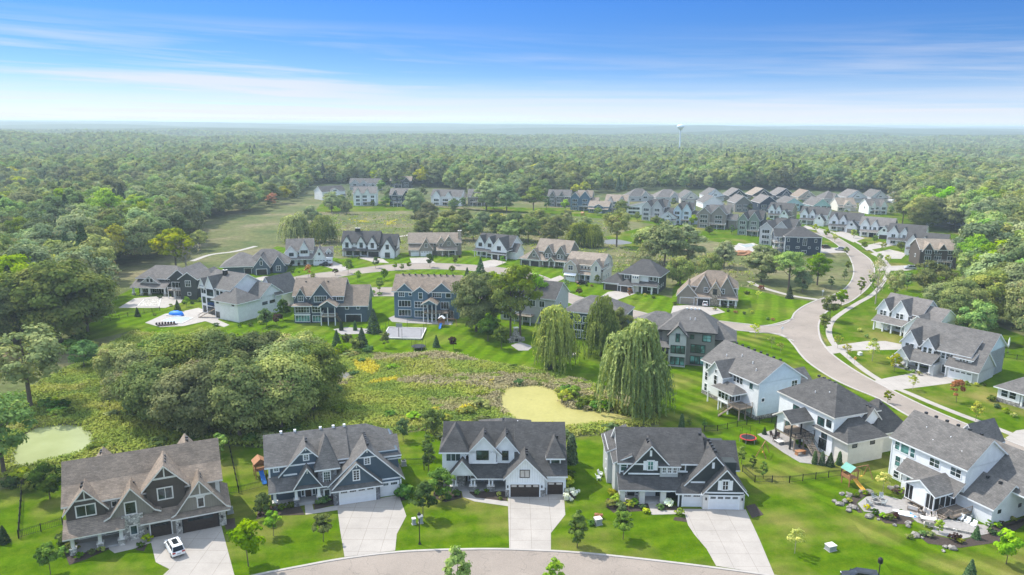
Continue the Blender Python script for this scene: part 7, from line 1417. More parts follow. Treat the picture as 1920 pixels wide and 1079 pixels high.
car(1706, 505, 175, 'silver_paint', 'silver grey car on a drive beside the boulevard trees', L=4.8)
car(1322, 573, 75, 'white_paint', 'white car standing at the open garage of the taupe house', z=.07)
car(1090, 533, 30, 'black_paint', 'small dark car on the drive beside the beige gambrel house', L=4.2, H=1.5)
car(1612, 1092, 165, 'black_paint', 'black car cut by the bottom edge on the near street', L=4.8)
# ------------------------------------------------------------------ fences
def fence(pts, label, h=1.25, step=2.4, rails=True):
    P = pxs(*pts); A = P[0]; e = empty('fence', (A[0], A[1], 0), 0, label, 'fence'); f = MB(); rel = lambda p: (p[0]-A[0], p[1]-A[1])
    for p, q in zip(P[:-1], P[1:]):
        p, q = rel(p), rel(q); d = math.dist(p, q); n = max(int(d/step), 1)
        for i in range(n+1):
            x, y = p[0]+(q[0]-p[0])*i/n, p[1]+(q[1]-p[1])*i/n; b = MB(); b.box(x-.055, x+.055, y-.055, y+.055, 0, h+.12, 'black_trim'); b.build('post', e)
        for z in (.18, h-.18, h): f.tube((*p, z), (*q, z), .028, .028, 'black_trim', 4)
        for i in range(int(d/.22)):
            t = (i+.5)/int(d/.22); x, y = p[0]+(q[0]-p[0])*t, p[1]+(q[1]-p[1])*t; f.box(x-.012, x+.012, y-.012, y+.012, .12, h-.02, 'black_trim')
    f.build('panel', e)
fence(((35, 1010), (42, 915)), 'black metal fence running back along the left of the brown grey house'); fence(((35, 1010), (118, 985)), 'short black fence joining the left fence to the brown grey house')
fence(((448, 925), (430, 840)), 'black metal fence running back between the brown grey and slate blue houses'); fence(((448, 925), (502, 912)), 'short black fence left of the slate blue house'); fence(((420, 927), (448, 925)), 'short black fence right of the brown grey house')
fence(((750, 873), (795, 872)), 'short black fence right of the slate blue house'); fence(((795, 882), (800, 800)), 'black metal fence along the gravel strip left of the farmhouse')
fence(((1392, 885), (1415, 905), (1480, 906), (1577, 893)), 'black metal fence from the charcoal house to the wooden playset'); fence(((1320, 810), (1345, 809), (1400, 797), (1470, 790)), 'black metal fence behind the charcoal house below the pale blue house')
fence(((190, 606), (240, 594), (300, 583)), 'thin dark fence across the left lawn below the covered pool'); fence(((1860, 668), (1930, 678)), 'dark fence behind the light grey house')
# ------------------------------------------------------------------ street furniture
X = at(787, 1020.7); e = empty('street_lamp', (X[0], X[1], 0), 0, 'black post lamp beside the near kerb, left of the farmhouse', 'street lamp')
b = MB(); b.lathe(0, 0, [(.22, 0), (.22, .12), (.13, .3), (.075, .5), (.065, 4.1), (.09, 4.15)], 'black_trim', 12); b.build('post', e)
b = MB(); b.lathe(0, 0, [(.10, 4.15), (.19, 4.25), (.24, 4.72)], 'white_paint', 10); b.build('lantern', e); b = MB(); b.lathe(0, 0, [(.30, 4.72), (.26, 4.85), (.10, 5.02), (.03, 5.2)], 'black_trim', 10); b.build('cap', e)
X = at(1645, 1100); e = empty('street_lamp', (X[0], X[1], 0), 0, 'black lamp head on a post cut by the bottom edge', 'street lamp'); b = MB(); b.lathe(0, 0, [(.2, 0), (.08, .4), (.065, 3.4)], 'black_trim', 10); b.build('post', e); b = MB(); b.lathe(0, 0, [(.12, 3.4), (.30, 3.5), (.32, 4.0), (.30, 4.1), (.1, 4.3)], 'black_trim', 12); b.build('lantern', e)
for px, py, s, m, lb in ((776, 983, (.5, .5, 1.0), 'grey_box', 'smaller pale utility pedestal left of the street lamp'), (789, 981, (.55, .55, 1.25), 'grey_box', 'taller pale utility pedestal right of the street lamp'), (1121, 983, (1.0, .9, 1.05), 'grey_box', 'pale topped utility box by the red bush'), (1557, 1031, (1.25, 1.0, .85), 'grey_box', 'squat grey utility box on the right front lawn'), (1612, 666, (.9, .8, .8), 'white_trim', 'white utility box on the lawn under the upper drive')):
    X = at(px, py); e = empty('utility_box', (X[0], X[1], 0), R(20), lb, 'utility box'); b = MB(); b.box(-s[0]/2, s[0]/2, -s[1]/2, s[1]/2, .02, s[2]-.12, m); b.build('body', e); b = MB(); b.box(-s[0]/2-.05, s[0]/2+.05, -s[1]/2-.05, s[1]/2+.05, s[2]-.12, s[2], 'stone_trim'); b.build('lid', e); b = MB(); b.box(-s[0]/2-.1, s[0]/2+.1, -s[1]/2-.1, s[1]/2+.1, 0, .05, 'concrete_grey'); b.build('base', e)
def sign(px, py, top, lb, col='yellow_paint'):
    X = at(px, py); h_ = height_at(px, py, top); e = empty('road_sign', (X[0], X[1], 0), R(10), lb, 'sign'); b = MB(); b.tube((0, 0, 0), (0, 0, h_), .05, .05, 'grey_box', 6); b.build('post', e); b = MB(); s = .45
    b.v += [(0, -.06, h_-2*s*1.2), (s*1.2, -.06, h_-s*1.2), (0, -.06, h_), (-s*1.2, -.06, h_-s*1.2), (0, -.1, h_-2*s*1.2), (s*1.2, -.1, h_-s*1.2), (0, -.1, h_), (-s*1.2, -.1, h_-s*1.2)]; k = b.midx(col)
    for q in ((0, 1, 2, 3), (7, 6, 5, 4), (0, 4, 5, 1), (1, 5, 6, 2), (2, 6, 7, 3), (3, 7, 4, 0)): b.f.append(q); b.mi.append(k)
    b.build('panel', e)
sign(1602, 683, 668, 'yellow diamond sign in the verge by the lower right lawn'); sign(1587, 565, 552, 'yellow diamond sign in the verge inside the curve'); sign(1466, 626, 612, 'small white sign at the side street mouth', 'white_paint'); sign(1542, 556, 543, 'small pale sign on the inner lawn of the bend', 'white_paint')
# ------------------------------------------------------------------ play and sport
def playset(px, py, rot, roof, slide, lb, s=1.0):
    X = at(px, py); e = empty('playset', (X[0], X[1], 0), R(rot), lb, 'playset'); e.scale = (s, s, s)
    for x in (-.9, .9):
        for y in (-.9, .9): b = MB(); b.box(x-.08, x+.08, y-.08, y+.08, 0, 3.0, 'cedar'); b.build('post', e)
    b = MB(); b.box(-1, 1, -1, 1, 1.4, 1.5, 'cedar'); b.build('platform', e); b = MB(); b.box(-1, 1, -1.02, -.97, 1.55, 2.1, 'cedar'); b.box(-1.02, -.97, -.96, 1, 1.55, 2.1, 'cedar'); b.build('railing', e)
    b = MB(); b.face([(-1.2, -1.2, 2.9), (1.2, -1.2, 2.9), (1.2, 0, 3.8), (-1.2, 0, 3.8)], roof); b.face([(1.2, 1.2, 2.9), (-1.2, 1.2, 2.9), (-1.2, 0, 3.8), (1.2, 0, 3.8)], roof); b.face([(-1.15, -1.2, 2.9), (-1.15, 0, 3.8), (-1.15, 1.2, 2.9)], 'cedar'); b.face([(1.15, -1.2, 2.9), (1.15, 1.2, 2.9), (1.15, 0, 3.8)], 'cedar'); b.build('roof', e)
    b = MB(); n = 8; xs = [1.0+2.9*i/n for i in range(n+1)]; zs = [1.5-1.35*(i/n)**.9 for i in range(n+1)]
    for i in range(n):
        b.face([(xs[i], -.3, zs[i]), (xs[i+1], -.3, zs[i+1]), (xs[i+1], .3, zs[i+1]), (xs[i], .3, zs[i])], slide)
        for y in (-.32, .32): b.tube((xs[i], y, zs[i]+.08), (xs[i+1], y, zs[i+1]+.08), .09, .09, slide, 5)
    b.build('slide', e)
    b = MB(); b.tube((-.9, .9, 2.5), (-.9, 5.0, 2.5), .08, .08, 'cedar', 6); b.tube((-.9, 5.0, 2.5), (-2.0, 5.3, 0), .07, .07, 'cedar', 6); b.tube((-.9, 5.0, 2.5), (.2, 5.3, 0), .07, .07, 'cedar', 6); b.build('swing_frame', e)
    for y in (2.2, 3.6):
        b = MB(); b.tube((-.9, y-.2, 2.5), (-.9, y-.2, .6), .02, .02, 'black_trim', 4); b.tube((-.9, y+.2, 2.5), (-.9, y+.2, .6), .02, .02, 'black_trim', 4); b.box(-1.05, -.75, y-.26, y+.26, .54, .6, slide); b.build('swing', e)
playset(488, 893, -60, 'cedar', 'blue_paint', 'wooden playset with orange roof and blue slide on the small back lawn', .95); playset(1592, 908, -70, 'green_paint', 'yellow_paint', 'wooden playset with green roof and long yellow slide on the right lawn', .95)
playset(828, 612, -95, 'white_trim', 'blue_paint', 'white framed playground with blue slide beside the sport court', .85); playset(640, 392, -60, 'cedar', 'cedar', 'small wooden playset on the far meadow lawn', .9); playset(1092, 407, -30, 'cedar', 'cedar', 'reddish playset on the lawn before the blue wing house', .9)
X = at(1430, 853); e = empty('swing_set', (X[0], X[1], 0), R(60), 'small wooden A frame swing set on the striped lawn', 'swing set'); b = MB()
for x in (-1.5, 1.5): b.tube((x, -.9, 0), (x, 0, 2.2), .08, .07, 'cedar', 6); b.tube((x, .9, 0), (x, 0, 2.2), .08, .07, 'cedar', 6)
b.tube((-1.5, 0, 2.2), (1.5, 0, 2.2), .08, .08, 'cedar', 6); b.build('frame', e); b = MB(); b.tube((-.2, 0, 2.2), (-.2, 0, .6), .02, .02, 'black_trim', 4); b.tube((.3, 0, 2.2), (.3, 0, .6), .02, .02, 'black_trim', 4); b.box(-.3, .4, -.15, .15, .54, .6, 'yellow_paint'); b.build('swing', e)
def tramp(px, py, r, pad, lb, net=True):
    X = at(px, py); e = empty('trampoline', (X[0], X[1], 0), 0, lb, 'trampoline'); b = MB(); b.lathe(0, 0, [(r*.80, .80), (r, .80), (r, .90), (r*.80, .905)], pad, 24); b.build('pad', e); b = MB(); b.lathe(0, 0, [(.02, .86), (r*.81, .86), (r*.81, .925), (.02, .93)], 'black_trim', 24); b.build('mat', e)
    for k in range(6):
        t = k*math.pi/3; c, s_ = r*math.cos(t), r*math.sin(t); b = MB(); b.tube((c, s_, 0), (c, s_, .85), .05, .05, 'grey_box', 6); b.build('leg', e)
        if net: b = MB(); b.tube((c, s_, .9), (c, s_, 2.5), .035, .035, 'black_trim', 5); b.build('net_pole', e)
tramp(1402, 828, 1.6, 'red_paint', 'red edged trampoline on the lawn behind the charcoal house'); tramp(785, 655, 1.9, 'black_trim', 'dark trampoline by the marsh edge below the sport court')
# sport court
C4 = [p[:2] for p in pxs((718, 636), (790, 638), (799, 618), (729, 616))]; A = at(758, 638); e = empty('sport_court', (A[0], A[1], 0), 0, 'grey sport court with low stone kerb and dark netting poles', 'sport court'); rel = [(p[0]-A[0], p[1]-A[1]) for p in C4]
b = MB(); b.prism(rel, 0, .35, 'court_grey', 'pale_stone'); b.build('surface', e); b = MB()
for p, q in zip(rel, rel[1:]+rel[:1]): b.tube((*p, .38), (*q, .38), .18, .18, 'stone_trim', 4)
b.build('kerb', e)
for p, q in zip(rel, rel[1:]+rel[:1]):
    for t in (0, .5): x, y = p[0]+(q[0]-p[0])*t, p[1]+(q[1]-p[1])*t; b = MB(); b.tube((x, y, .3), (x, y, 3.2), .05, .05, 'black_trim', 6); b.build('net_pole', e)
X = at(748, 634); e = empty('basketball_hoop', (X[0], X[1], .35), R(180), 'dark basketball hoop standing on the near edge of the court', 'basketball hoop'); b = MB(); b.tube((0, 0, 0), (0, 0, 2.6), .09, .09, 'black_trim', 8); b.tube((0, 0, 2.6), (0, -.9, 3.0), .07, .07, 'black_trim', 6); b.build('post', e); b = MB(); b.box(-.9, .9, -1.0, -.92, 2.6, 3.7, 'grey_box'); b.build('backboard', e); b = MB(); b.lathe(0, -1.3, [(.23, 2.9), (.25, 2.9), (.25, 2.94), (.23, 2.94)], 'red_paint', 12); b.build('hoop', e)
# ------------------------------------------------------------------ terraces, pools, garden furniture
def terrace(pts, z=.07, m='paver', nm='patio'): return sheet(nm, pxs(*pts), z, m)
terrace(((1608, 945), (1625, 932), (1660, 930), (1690, 938), (1700, 925), (1725, 945), (1755, 975), (1800, 975), (1840, 985), (1850, 1000), (1780, 1000), (1720, 980), (1690, 955), (1660, 965), (1620, 960))); terrace(((1770, 980), (1850, 985), (1870, 998), (1800, 1012), (1740, 1000)), .06)
for q in (((1590, 945), (1600, 930), (1630, 922), (1640, 928), (1620, 932), (1606, 944), (1618, 962), (1610, 962)), ((1640, 968), (1690, 958), (1715, 978), (1700, 984), (1660, 982)), ((1690, 925), (1700, 912), (1745, 925), (1730, 940)), ((1715, 1000), (1740, 1002), (1800, 1014), (1860, 1000), (1890, 985), (1920, 975), (1920, 985), (1870, 1018), (1800, 1028), (1740, 1020)), ((1855, 990), (1920, 972), (1920, 978), (1860, 998))): sheet('planting_bed', pxs(*q), .05, 'mulch')
rr = random.Random(31); G = 'boulders round the fire pit terrace'
for i in range(46):
    t = i/46; L_ = ((1578, 945), (1590, 930), (1625, 921), (1680, 915), (1720, 925), (1600, 955), (1640, 972), (1690, 985), (1720, 1005), (1780, 1030)); a = L_[i % 10]; X = at(a[0]+rr.uniform(-14, 14), a[1]+rr.uniform(-5, 5)); s = rr.uniform(.3, .75)
    b = MB(); b.blob((0, 0, s*.3), (s, s*.8, s*.5), 'boulder_stone', i); o = b.build('boulder', None, (X[0], X[1], .03), rr.uniform(0, 6)); tag(o, 'pale rounded boulder edging the fire pit terrace', 'boulder', G)
def chair(px, py, rot, m, lb, grp=None, z=.08, nm='garden_chair'):
    X = at(px, py); e = empty(nm, (X[0], X[1], z), R(rot), lb, 'chair', grp); b = MB(); b.box(-.32, .32, -.32, .32, .36, .44, m); b.build('seat', e); b = MB(); b.v += [(-.32, .28, .44), (.32, .28, .44), (.32, .52, 1.05), (-.32, .52, 1.05), (-.32, .34, .44), (.32, .34, .44), (.32, .58, 1.05), (-.32, .58, 1.05)]; k = b.midx(m)
    for q in ((0, 1, 2, 3), (7, 6, 5, 4), (0, 4, 5, 1), (1, 5, 6, 2), (2, 6, 7, 3), (3, 7, 4, 0)): b.f.append(q); b.mi.append(k)
    b.build('backrest', e)
    for x in (-.27, .27):
        for y in (-.27, .3): b = MB(); b.box(x-.035, x+.035, y-.035, y+.035, 0, .36, m); b.build('leg', e)
        b = MB(); b.box(x-.06, x+.06, -.34, .34, .6, .65, m); b.build('armrest', e)
for i, (px, py, r_) in enumerate(((1630, 948, 100), (1640, 939, 30), (1652, 938, -20), (1655, 948, -100))): chair(px, py, r_, 'grey_box', 'grey low chair around the round fire pit', 'chairs around the fire pit')
X = at(1643, 944); e = empty('fire_pit', (X[0], X[1], .07), 0, 'round stone fire pit in the middle of the small terrace', 'fire pit'); b = MB(); b.lathe(0, 0, [(.8, 0), (.8, .45), (.55, .45), (.55, .12)], 'grey_stone', 16); b.build('ring', e)
def sofa(px, py, rot, lb, L_=2.2, m='cushion', z=.08):
    X = at(px, py); e = empty('garden_sofa', (X[0], X[1], z), R(rot), lb, 'sofa'); b = MB(); b.box(-L_/2, L_/2, -.4, .45, .05, .3, 'deck_wood'); b.build('frame', e); b = MB(); b.box(-L_/2+.1, L_/2-.1, -.38, .25, .3, .48, m); b.build('seat', e); b = MB(); b.box(-L_/2+.1, L_/2-.1, .26, .45, .3, .85, m); b.build('backrest', e)
    for x in (-L_/2+.04, L_/2-.04): b = MB(); b.box(x-.06, x+.06, -.4, .45, .3, .62, 'deck_wood'); b.build('armrest', e)
sofa(1722, 946, -35, 'beige cushioned garden sofa by the screened porch', 2.4); sofa(1712, 958, 140, 'second beige sofa facing the one by the porch', 1.6); sofa(1735, 962, -130, 'third short sofa at the end of the seating group', 1.4)
X = at(1719, 953); e = empty('coffee_table', (X[0], X[1], .08), R(-35), 'low wooden table between the garden sofas', 'table'); b = MB(); b.box(-.6, .6, -.35, .35, .32, .38, 'deck_wood'); b.build('tabletop', e)
for x in (-.5, .5):
    for y in (-.28, .28): b = MB(); b.box(x-.04, x+.04, y-.04, y+.04, 0, .32, 'deck_wood'); b.build('leg', e)
def parasol(px, py, top, lb, m='cushion'):
    X = at(px, py); h_ = height_at(px, py, top); e = empty('closed_parasol', (X[0], X[1], .07), 0, lb, 'parasol'); b = MB(); b.tube((0, 0, 0), (0, 0, h_), .04, .04, 'deck_wood', 8); b.build('pole', e); b = MB(); b.lathe(0, 0, [(.08, h_*.35), (.26, h_*.5), (.20, h_*.8), (.04, h_*.99)], m, 10); b.build('canopy', e); b = MB(); b.lathe(0, 0, [(.35, 0), (.35, .1), (.1, .14)], 'black_trim', 12); b.build('base', e)
parasol(1709, 938, 915, 'closed beige parasol by the screened porch corner'); parasol(1732, 968, 950, 'smaller closed parasol by the dining table'); parasol(1889, 662, 633, 'tall closed white parasol behind the light grey house', 'white_paint')
X = at(1740, 981); e = empty('dining_table', (X[0], X[1], .08), R(-20), 'pale outdoor dining table on the lower terrace', 'table'); b = MB(); b.box(-1.1, 1.1, -.5, .5, .70, .76, 'stone_trim'); b.build('tabletop', e)
for x in (-.9, .9):
    for y in (-.4, .4): b = MB(); b.box(x-.04, x+.04, y-.04, y+.04, 0, .7, 'deck_wood'); b.build('leg', e)
for i, (px, py, r_) in enumerate(((1726, 976, 70), (1736, 988, 160), (1746, 990, 160), (1752, 975, -20), (1740, 972, -20))): chair(px, py, r_, 'cushion', 'beige chair at the outdoor dining table', 'chairs at the outdoor dining table')
for i, (px, py, r_, lb) in enumerate(((1800, 978, -60, 'white lounge chair nearest the grey air unit'), (1812, 984, -60, 'middle white lounge chair by the white wall'), (1824, 990, -60, 'white lounge chair farthest from the stairs'))): chair(px, py, r_, 'white_trim', lb, nm='lounge_chair')
X = at(1795, 990); e = empty('plunge_pool', (X[0], X[1], .07), R(-25), 'rectangular pale walled spa on the lower terrace', 'spa pool'); b = MB(); b.box(-2.6, 2.6, -1.5, 1.5, 0, .35, 'pale_stone'); b.build('wall', e); b = MB(); b.box(-2.3, 2.3, -1.2, 1.2, .34, .37, 'paver'); b.build('cover', e)
for px, py, r_, lb in ((1693, 962, -25, 'blue ended paddle board lying on the terrace'), (1701, 968, -25, 'dark ended paddle board lying on the terrace')):
    X = at(px, py); e = empty('paddle_board', (X[0], X[1], .08), R(r_), lb, 'paddle board'); b = MB(); b.prism([(-1.5, 0), (-1.2, -.35), (1.0, -.38), (1.5, 0), (1.0, .38), (-1.2, .35)], 0, .12, 'white_paint'); b.build('deck', e); b = MB(); b.prism([(.9, -.36), (1.42, 0), (.9, .36)], .121, .128, 'tarp_blue'); b.build('tail_pad', e)
def ac(px, py, rot, lb):
    X = at(px, py); e = empty('air_conditioner', (X[0], X[1], .03), R(rot), lb, 'air conditioner'); b = MB(); b.box(-.42, .42, -.42, .42, .05, .9, 'grey_box'); b.build('case', e); b = MB(); b.lathe(0, 0, [(.36, .9), (.36, .93), (.05, .95)], 'dark_metal', 14); b.build('fan_grille', e); b = MB(); b.box(-.5, .5, -.5, .5, 0, .05, 'concrete_grey'); b.build('base', e)
ac(1814, 976, -65, 'grey air conditioner against the white garage wall'); ac(1640, 857, 20, 'grey air conditioner at the cream house wall'); ac(757, 873, 18, 'grey air conditioner right of the slate blue house'); ac(432, 962, 24, 'grey unit right of the brown grey garage')
for i, (px, py, r_, lb) in enumerate(((1126, 893, 60, 'white wooden armchair left of the charcoal house, upper one'), (1122, 900, 100, 'white wooden armchair left of the charcoal house, lower one'))): chair(px, py, r_, 'white_trim', lb, z=.03)
for px, py, r_, lb in ((1171, 934, 20, 'white armchair at the left of the charcoal house porch'), (1194, 934, -20, 'white armchair at the right of the charcoal house porch')): chair(px, py, r_, 'white_trim', lb, z=.3)
for px, py, r_, lb in ((897, 905, 10, 'dark cushioned chair at the left on the farmhouse porch'), (912, 906, -30, 'pale cushioned chair at the right on the farmhouse porch')): chair(px, py, r_, 'cushion', lb, z=.2)
for i, (px, py) in enumerate(((155, 1008), (178, 1003))):
    X = at(px, py); e = empty('porch_table', (X[0], X[1], .25), 0, ('left', 'right')[i]+' round white table on the brown grey house porch', 'table'); b = MB(); b.lathe(0, 0, [(.55, .66), (.55, .72)], 'white_trim', 14); b.build('tabletop', e); b = MB(); b.lathe(0, 0, [(.3, 0), (.06, .08), (.06, .66)], 'white_trim', 10); b.build('pedestal', e)
# patio of the cream house
terrace(((1420, 815), (1452, 806), (1480, 820), (1500, 835), (1530, 850), (1570, 862), (1560, 875), (1500, 868), (1470, 850)))
for i, (px, py, r_, lb) in enumerate(((1448, 820, 30, 'dark garden chair nearest the striped lawn patio corner'), (1458, 822, -30, 'dark garden chair right of the first patio one'), (1452, 828, 160, 'dark garden chair in front of the patio pair'))): chair(px, py, r_, 'brown_paint', lb)
X = at(1461, 832); e = empty('fire_table', (X[0], X[1], .08), R(20), 'square stone fire table on the cream house patio', 'fire table'); b = MB(); b.box(-.6, .6, -.6, .6, 0, .5, 'grey_stone'); b.build('base', e); b = MB(); b.box(-.75, .75, -.75, .75, .5, .58, 'stone_trim'); b.build('top', e)
X = at(1500, 853); e = empty('dining_table', (X[0], X[1], .08), R(20), 'brown table under the covered deck', 'table'); b = MB(); b.box(-1, 1, -.5, .5, .7, .77, 'cedar'); b.build('tabletop', e)
for x in (-.85, .85): b = MB(); b.box(x-.06, x+.06, -.4, .4, 0, .7, 'cedar'); b.build('leg', e)
# stone fireplace
X = at(967, 641); e = empty('outdoor_fireplace', (X[0], X[1], 0), R(25), 'grey stone outdoor fireplace with chimney beside the left willow', 'fireplace'); b = MB(); b.box(-1.5, 1.5, -.6, .6, 0, 1.5, 'grey_stone'); b.build('base', e); b = MB(); b.box(-.9, .9, -.45, .45, 1.5, 2.6, 'grey_stone'); b.box(-.55, .55, -.4, .4, 2.6, 4.0, 'grey_stone'); b.box(-.7, .7, -.5, .5, 4.0, 4.2, 'stone_trim'); b.build('chimney', e); b = MB(); b.box(-.5, .5, -.64, -.55, .3, 1.0, 'black_trim'); b.build('firebox', e)
for x in (-2.1, 2.1): b = MB(); b.box(x-.55, x+.55, -.5, .5, 0, 1.0, 'grey_stone'); b.build('bench', e)
terrace(((958, 648), (975, 642), (1000, 650), (990, 658), (972, 658)))
# pools on the left
def pool(deck, water, lb, m):
    A = at(*water[0]); e = empty('swimming_pool', (A[0], A[1], 0), 0, lb, 'pool'); P = [(p[0]-A[0], p[1]-A[1]) for p in pxs(*water)]; D = [(p[0]-A[0], p[1]-A[1]) for p in pxs(*deck)]
    b = MB(); b.prism(D, .02, .09, 'concrete'); b.build('deck', e); b = MB(); b.prism(P, .09, .115, m); b.build('water', e); b = MB()
    for p, q in zip(P, P[1:]+P[:1]): b.tube((*p, .11), (*q, .11), .16, .16, 'stone_trim', 4)
    b.build('coping', e)
pool(((272, 606), (310, 589), (338, 585), (372, 586), (395, 594), (430, 610), (420, 614), (385, 603), (345, 612), (300, 614)), ((302, 603), (330, 594), (362, 597), (340, 608)), 'blue swimming pool on the terrace below the white pool house', 'water_blue')
pool(((222, 578), (252, 560), (300, 556), (345, 558), (340, 568), (310, 578)), ((258, 575), (270, 563), (302, 561), (298, 575)), 'grey covered pool before the gambrel roofed house', 'pale_stone')
X = at(331, 592); e = empty('pool_tarp', (X[0], X[1], .1), R(-15), 'rolled bright blue tarp dome at the head of the pool', 'pool tarp'); b = MB(); b.blob((0, 0, .35), (2.6, 1.3, 1.1), 'tarp_blue', 3, .08, 14); b.build('cover', e, smooth=True); b = MB(); b.tube((-2.8, -1.3, .15), (2.8, -1.3, .15), .14, .14, 'white_trim', 8); b.build('roller', e)
for i in range(7):
    X = at(296+i*5.5, 612-i*.4); e = empty('sun_lounger', (X[0], X[1], .1), R(60), 'dark sun lounger in the row along the pool front edge', 'sun lounger', 'dark sun loungers along the pool'); b = MB(); b.box(-.3, .3, -.9, .5, .25, .36, 'brown_paint'); b.build('seat', e); b = MB(); b.box(-.3, .3, .5, .62, .3, .95, 'brown_paint'); b.build('backrest', e)
terrace(((345, 584), (372, 578), (395, 585), (415, 596), (400, 604), (380, 596), (355, 592)), .1, 'concrete'); terrace(((728, 597), (745, 590), (760, 597), (850, 604), (845, 610), (760, 606), (735, 604)), .06); terrace(((625, 618), (650, 614), (700, 618), (690, 626), (640, 628)), .06); terrace(((1385, 456), (1420, 462), (1440, 470), (1430, 482), (1390, 478), (1375, 466)), .05, 'concrete')
b = MB(); X = at(1408, 458); pool(((1376, 461), (1412, 456), (1428, 462), (1400, 468)), ((1386, 461), (1410, 458), (1418, 461), (1398, 465)), 'pale unfinished pool behind the navy walk-out houses', 'water_blue')
b = MB(); X = at(1395, 478); b.blob((0, 0, .6), (5, 3, 1.4), 'cedar', 6, .2, 14); tag(b.build('earth_mound', None, (X[0], X[1], 0)), 'orange earth mound beside the unfinished pool', 'earth mound')
X = at(1031, 670); e = empty('garden_planter', (at(1068, 667)[0], at(1068, 667)[1], 0), 0, 'round pale stone planter under the teal house', 'planter'); b = MB(); b.lathe(0, 0, [(1.7, 0), (1.7, .6), (1.45, .6), (1.45, .3), (.1, .35)], 'pale_stone', 18); b.build('wall', e)
# ------------------------------------------------------------------ water tower
D = 1500.0; q = at(1275, 264); k = D/q[1]; tx, ty = q[0]*k, D; z0 = float(terrain(np.array(tx), np.array(ty)))
def zrow(py):
    lo, hi = -30, 120
    for _ in range(40):
        m_ = (lo+hi)/2
        if proj(tx, ty, m_)[1] > py: lo = m_
        else: hi = m_
    return lo
zt, zb = zrow(233), zrow(243); rw = 7.0*D/1400
e = empty('water_tower', (tx, ty, z0), 0, 'pale blue water tower rising above the far woods', 'water tower'); b = MB(); zc_ = (zt+zb)/2-z0; hh = (zt-zb)/2
b.lathe(0, 0, [(1.6, zc_-hh*1.3), (rw*.55, zc_-hh*.8), (rw*.93, zc_-hh*.3), (rw, zc_), (rw*.93, zc_+hh*.4), (rw*.6, zc_+hh*.82), (.5, zc_+hh)], 'tank_paint', 24); o = b.build('tank', e, smooth=True)
b = MB(); b.lathe(0, 0, [(3.6, -2), (2.0, 5), (1.5, 12), (1.4, zc_-hh*1.25)], 'tank_paint', 16); b.build('stem', e)
for px, py, ww, lb in ((1337, 249, 160, 'distant pale lake showing beyond the water tower'),):
    X = at(px, py+1); b = MB(); b.prism([(X[0]-ww/2, X[1]-120), (X[0]+ww*.55, X[1]-90), (X[0]+ww*.6, X[1]+160), (X[0]-ww*.4, X[1]+130)], 8, 16, 'tank_paint'); tag(b.build('lake'), kind='structure')
# ------------------------------------------------------------------ the woods
frnd = random.Random(77)
B_LEFT = pxs((-500, 655), (50, 628), (150, 600), (185, 556), (228, 508), (285, 488), (352, 472), (360, 450), (345, 436), (412, 411), (505, 388), (560, 374), (576, 358), (588, 345))
B_MID = pxs((700, 345), (765, 350), (830, 352), (905, 372), (1000, 378), (1130, 362), (1250, 356), (1380, 356), (1500, 358), (1600, 360), (1690, 366))
B_RIGHT = pxs((1690, 400), (1720, 430), (1790, 432), (1830, 440), (1840, 470), (1800, 500), (1838, 560), (1860, 585), (1930, 620), (2100, 700))
edge = [p[:2] for p in B_LEFT+B_MID+B_RIGHT]
def in_woods(x, y):
    return inside((x, y), edge+[(9000, 300), (9000, 9000), (-9000, 9000), (-9000, 300)])
CLEAR = [(pxs((560, 345), (700, 330), (780, 348), (600, 372))), ]
pts = []; cell = {}
def far_enough(x, y, d):
    k = (int(x//12), int(y//12))
    for i in (-1, 0, 1):
        for j in (-1, 0, 1):
            for q in cell.get((k[0]+i, k[1]+j), ()):
                if (q[0]-x)**2+(q[1]-y)**2 < d*d: return False
    cell.setdefault(k, []).append((x, y)); return True
def visible(x, y, m=60):
    p = proj(x, y, 8); return -m < p[0] < 1920+m and p[1] < 1200
for _ in range(60000):
    r = math.sqrt(frnd.uniform(120**2, 760**2)); a = frnd.uniform(-.68, .68); x, y = r*math.sin(a), r*math.cos(a)
    if in_woods(x, y) and visible(x, y) and far_enough(x, y, frnd.uniform(8.5, 12.5)): pts.append((x, y))
pts.sort(key=lambda p: p[0]**2+p[1]**2)
FEAT = {'yellow': [], }
near, rest = pts[:262], pts[262:]
for x, y in near:
    k = frnd.random(); s = frnd.uniform(1.15, 1.6); px = proj(x, y, 0)[0]
    side = 'left' if px < 640 else ('right' if px > 1640 else 'mid')
    place = {'left': 'the woods beside the dry field', 'right': 'the woods behind the curving boulevard', 'mid': 'the woods behind the far rows of houses'}[side]
    if k < .06: key, nm, lb, gp = 'yellowwood0', 'yellowing_tree', 'yellowing leafy tree standing in '+place, 'yellowing trees in '+place
    elif k < .12 and side == 'left': key, nm, lb, gp = 'pine0', 'pine_tree', 'dark pointed pine rising out of '+place, 'pines in '+place
    elif k < .135 and side == 'left': key, nm, lb, gp = 'bare0', 'bare_tree', 'pale half bare tree in '+place, 'half bare trees in '+place
    elif k < .3: key, nm, lb, gp = 'open%d' % frnd.randrange(3), 'woodland_tree', 'loose airy leafy tree in '+place, 'airy trees in '+place
    else: key, nm, lb, gp = 'wood%d' % frnd.randrange(6), 'woodland_tree', 'dense rounded green tree in '+place, 'dense green trees in '+place
    put(key, nm, x, y, s, lb, 'tree', gp, frnd.uniform(0, 6.28), s*frnd.uniform(.80, 1.02), parts=False)
for _ in range(140000):
    r = math.sqrt(frnd.uniform(760**2, 3300**2)); a = frnd.uniform(-.66, .66); x, y = r*math.sin(a), r*math.cos(a)
    if not in_woods(x, y): continue
    if r > 1500 and frnd.random() < .0: continue
    rest.append((x, y))
kinds = bpy.data.collections.new('tree_kinds')
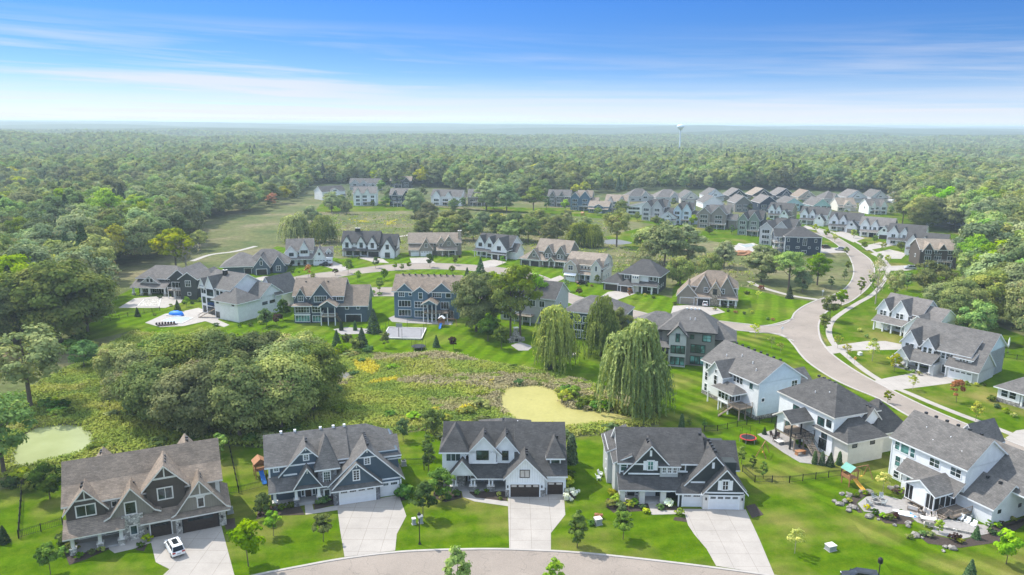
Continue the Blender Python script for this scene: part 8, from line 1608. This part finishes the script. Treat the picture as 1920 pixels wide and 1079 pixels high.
fk_ = [('wood%d' % i) for i in range(6)]+['yellowwood0', 'pine0']
for i, k in enumerate(fk_):
    o = bpy.data.objects.new('kind_%02d' % i, KIND[k][0]); kinds.objects.link(o)
X = np.array(rest); Z = terrain(X[:, 0], X[:, 1])
me = bpy.data.meshes.new('forest'); me.vertices.add(len(X)); me.vertices.foreach_set('co', np.column_stack([X, Z]).astype(np.float32).ravel())
rg = np.random.default_rng(5); nn = len(X)
ki = rg.choice(8, nn, p=[.148]*6+[.072, .04]); sc_ = rg.uniform(.75, 1.35, nn)*(.66+.60*vnoise(X[:, 0]+9000, X[:, 1]+9000, 110, 41))
for nme, typ, val in (('k', 'INT', ki), ('s', 'FLOAT', sc_), ('r', 'FLOAT', rg.random(nn)*6.28)):
    a_ = me.attributes.new(nme, typ, 'POINT'); a_.data.foreach_set('value', val.astype(np.int32 if typ == 'INT' else np.float32))
me.update(); fo = bpy.data.objects.new('forest', me); COL.objects.link(fo); tag(fo, kind='stuff')
g = bpy.data.node_groups.new('forest', 'GeometryNodeTree'); g.interface.new_socket('Geometry', in_out='INPUT', socket_type='NodeSocketGeometry'); g.interface.new_socket('Geometry', in_out='OUTPUT', socket_type='NodeSocketGeometry')
gi, go = g.nodes.new('NodeGroupInput'), g.nodes.new('NodeGroupOutput')
ip = g.nodes.new('GeometryNodeInstanceOnPoints'); ci = g.nodes.new('GeometryNodeCollectionInfo'); ci.inputs['Collection'].default_value = kinds; ci.inputs['Separate Children'].default_value = True; ci.inputs['Reset Children'].default_value = True
ip.inputs['Pick Instance'].default_value = True
def nat(nm, ty):
    n = g.nodes.new('GeometryNodeInputNamedAttribute'); n.data_type = ty; n.inputs['Name'].default_value = nm
    return [o for o in n.outputs if o.enabled and o.name == 'Attribute'][0]
cx = g.nodes.new('ShaderNodeCombineXYZ'); g.links.new(nat('r', 'FLOAT'), cx.inputs[2])
g.links.new(gi.outputs[0], ip.inputs['Points']); g.links.new(ci.outputs[0], ip.inputs['Instance']); g.links.new(nat('k', 'INT'), ip.inputs['Instance Index'])
g.links.new(cx.outputs[0], ip.inputs['Rotation']); g.links.new(nat('s', 'FLOAT'), ip.inputs['Scale']); g.links.new(ip.outputs[0], go.inputs[0])
fo.modifiers.new('scatter', 'NODES').node_group = g
print('forest near', len(near), 'stuff', len(rest))
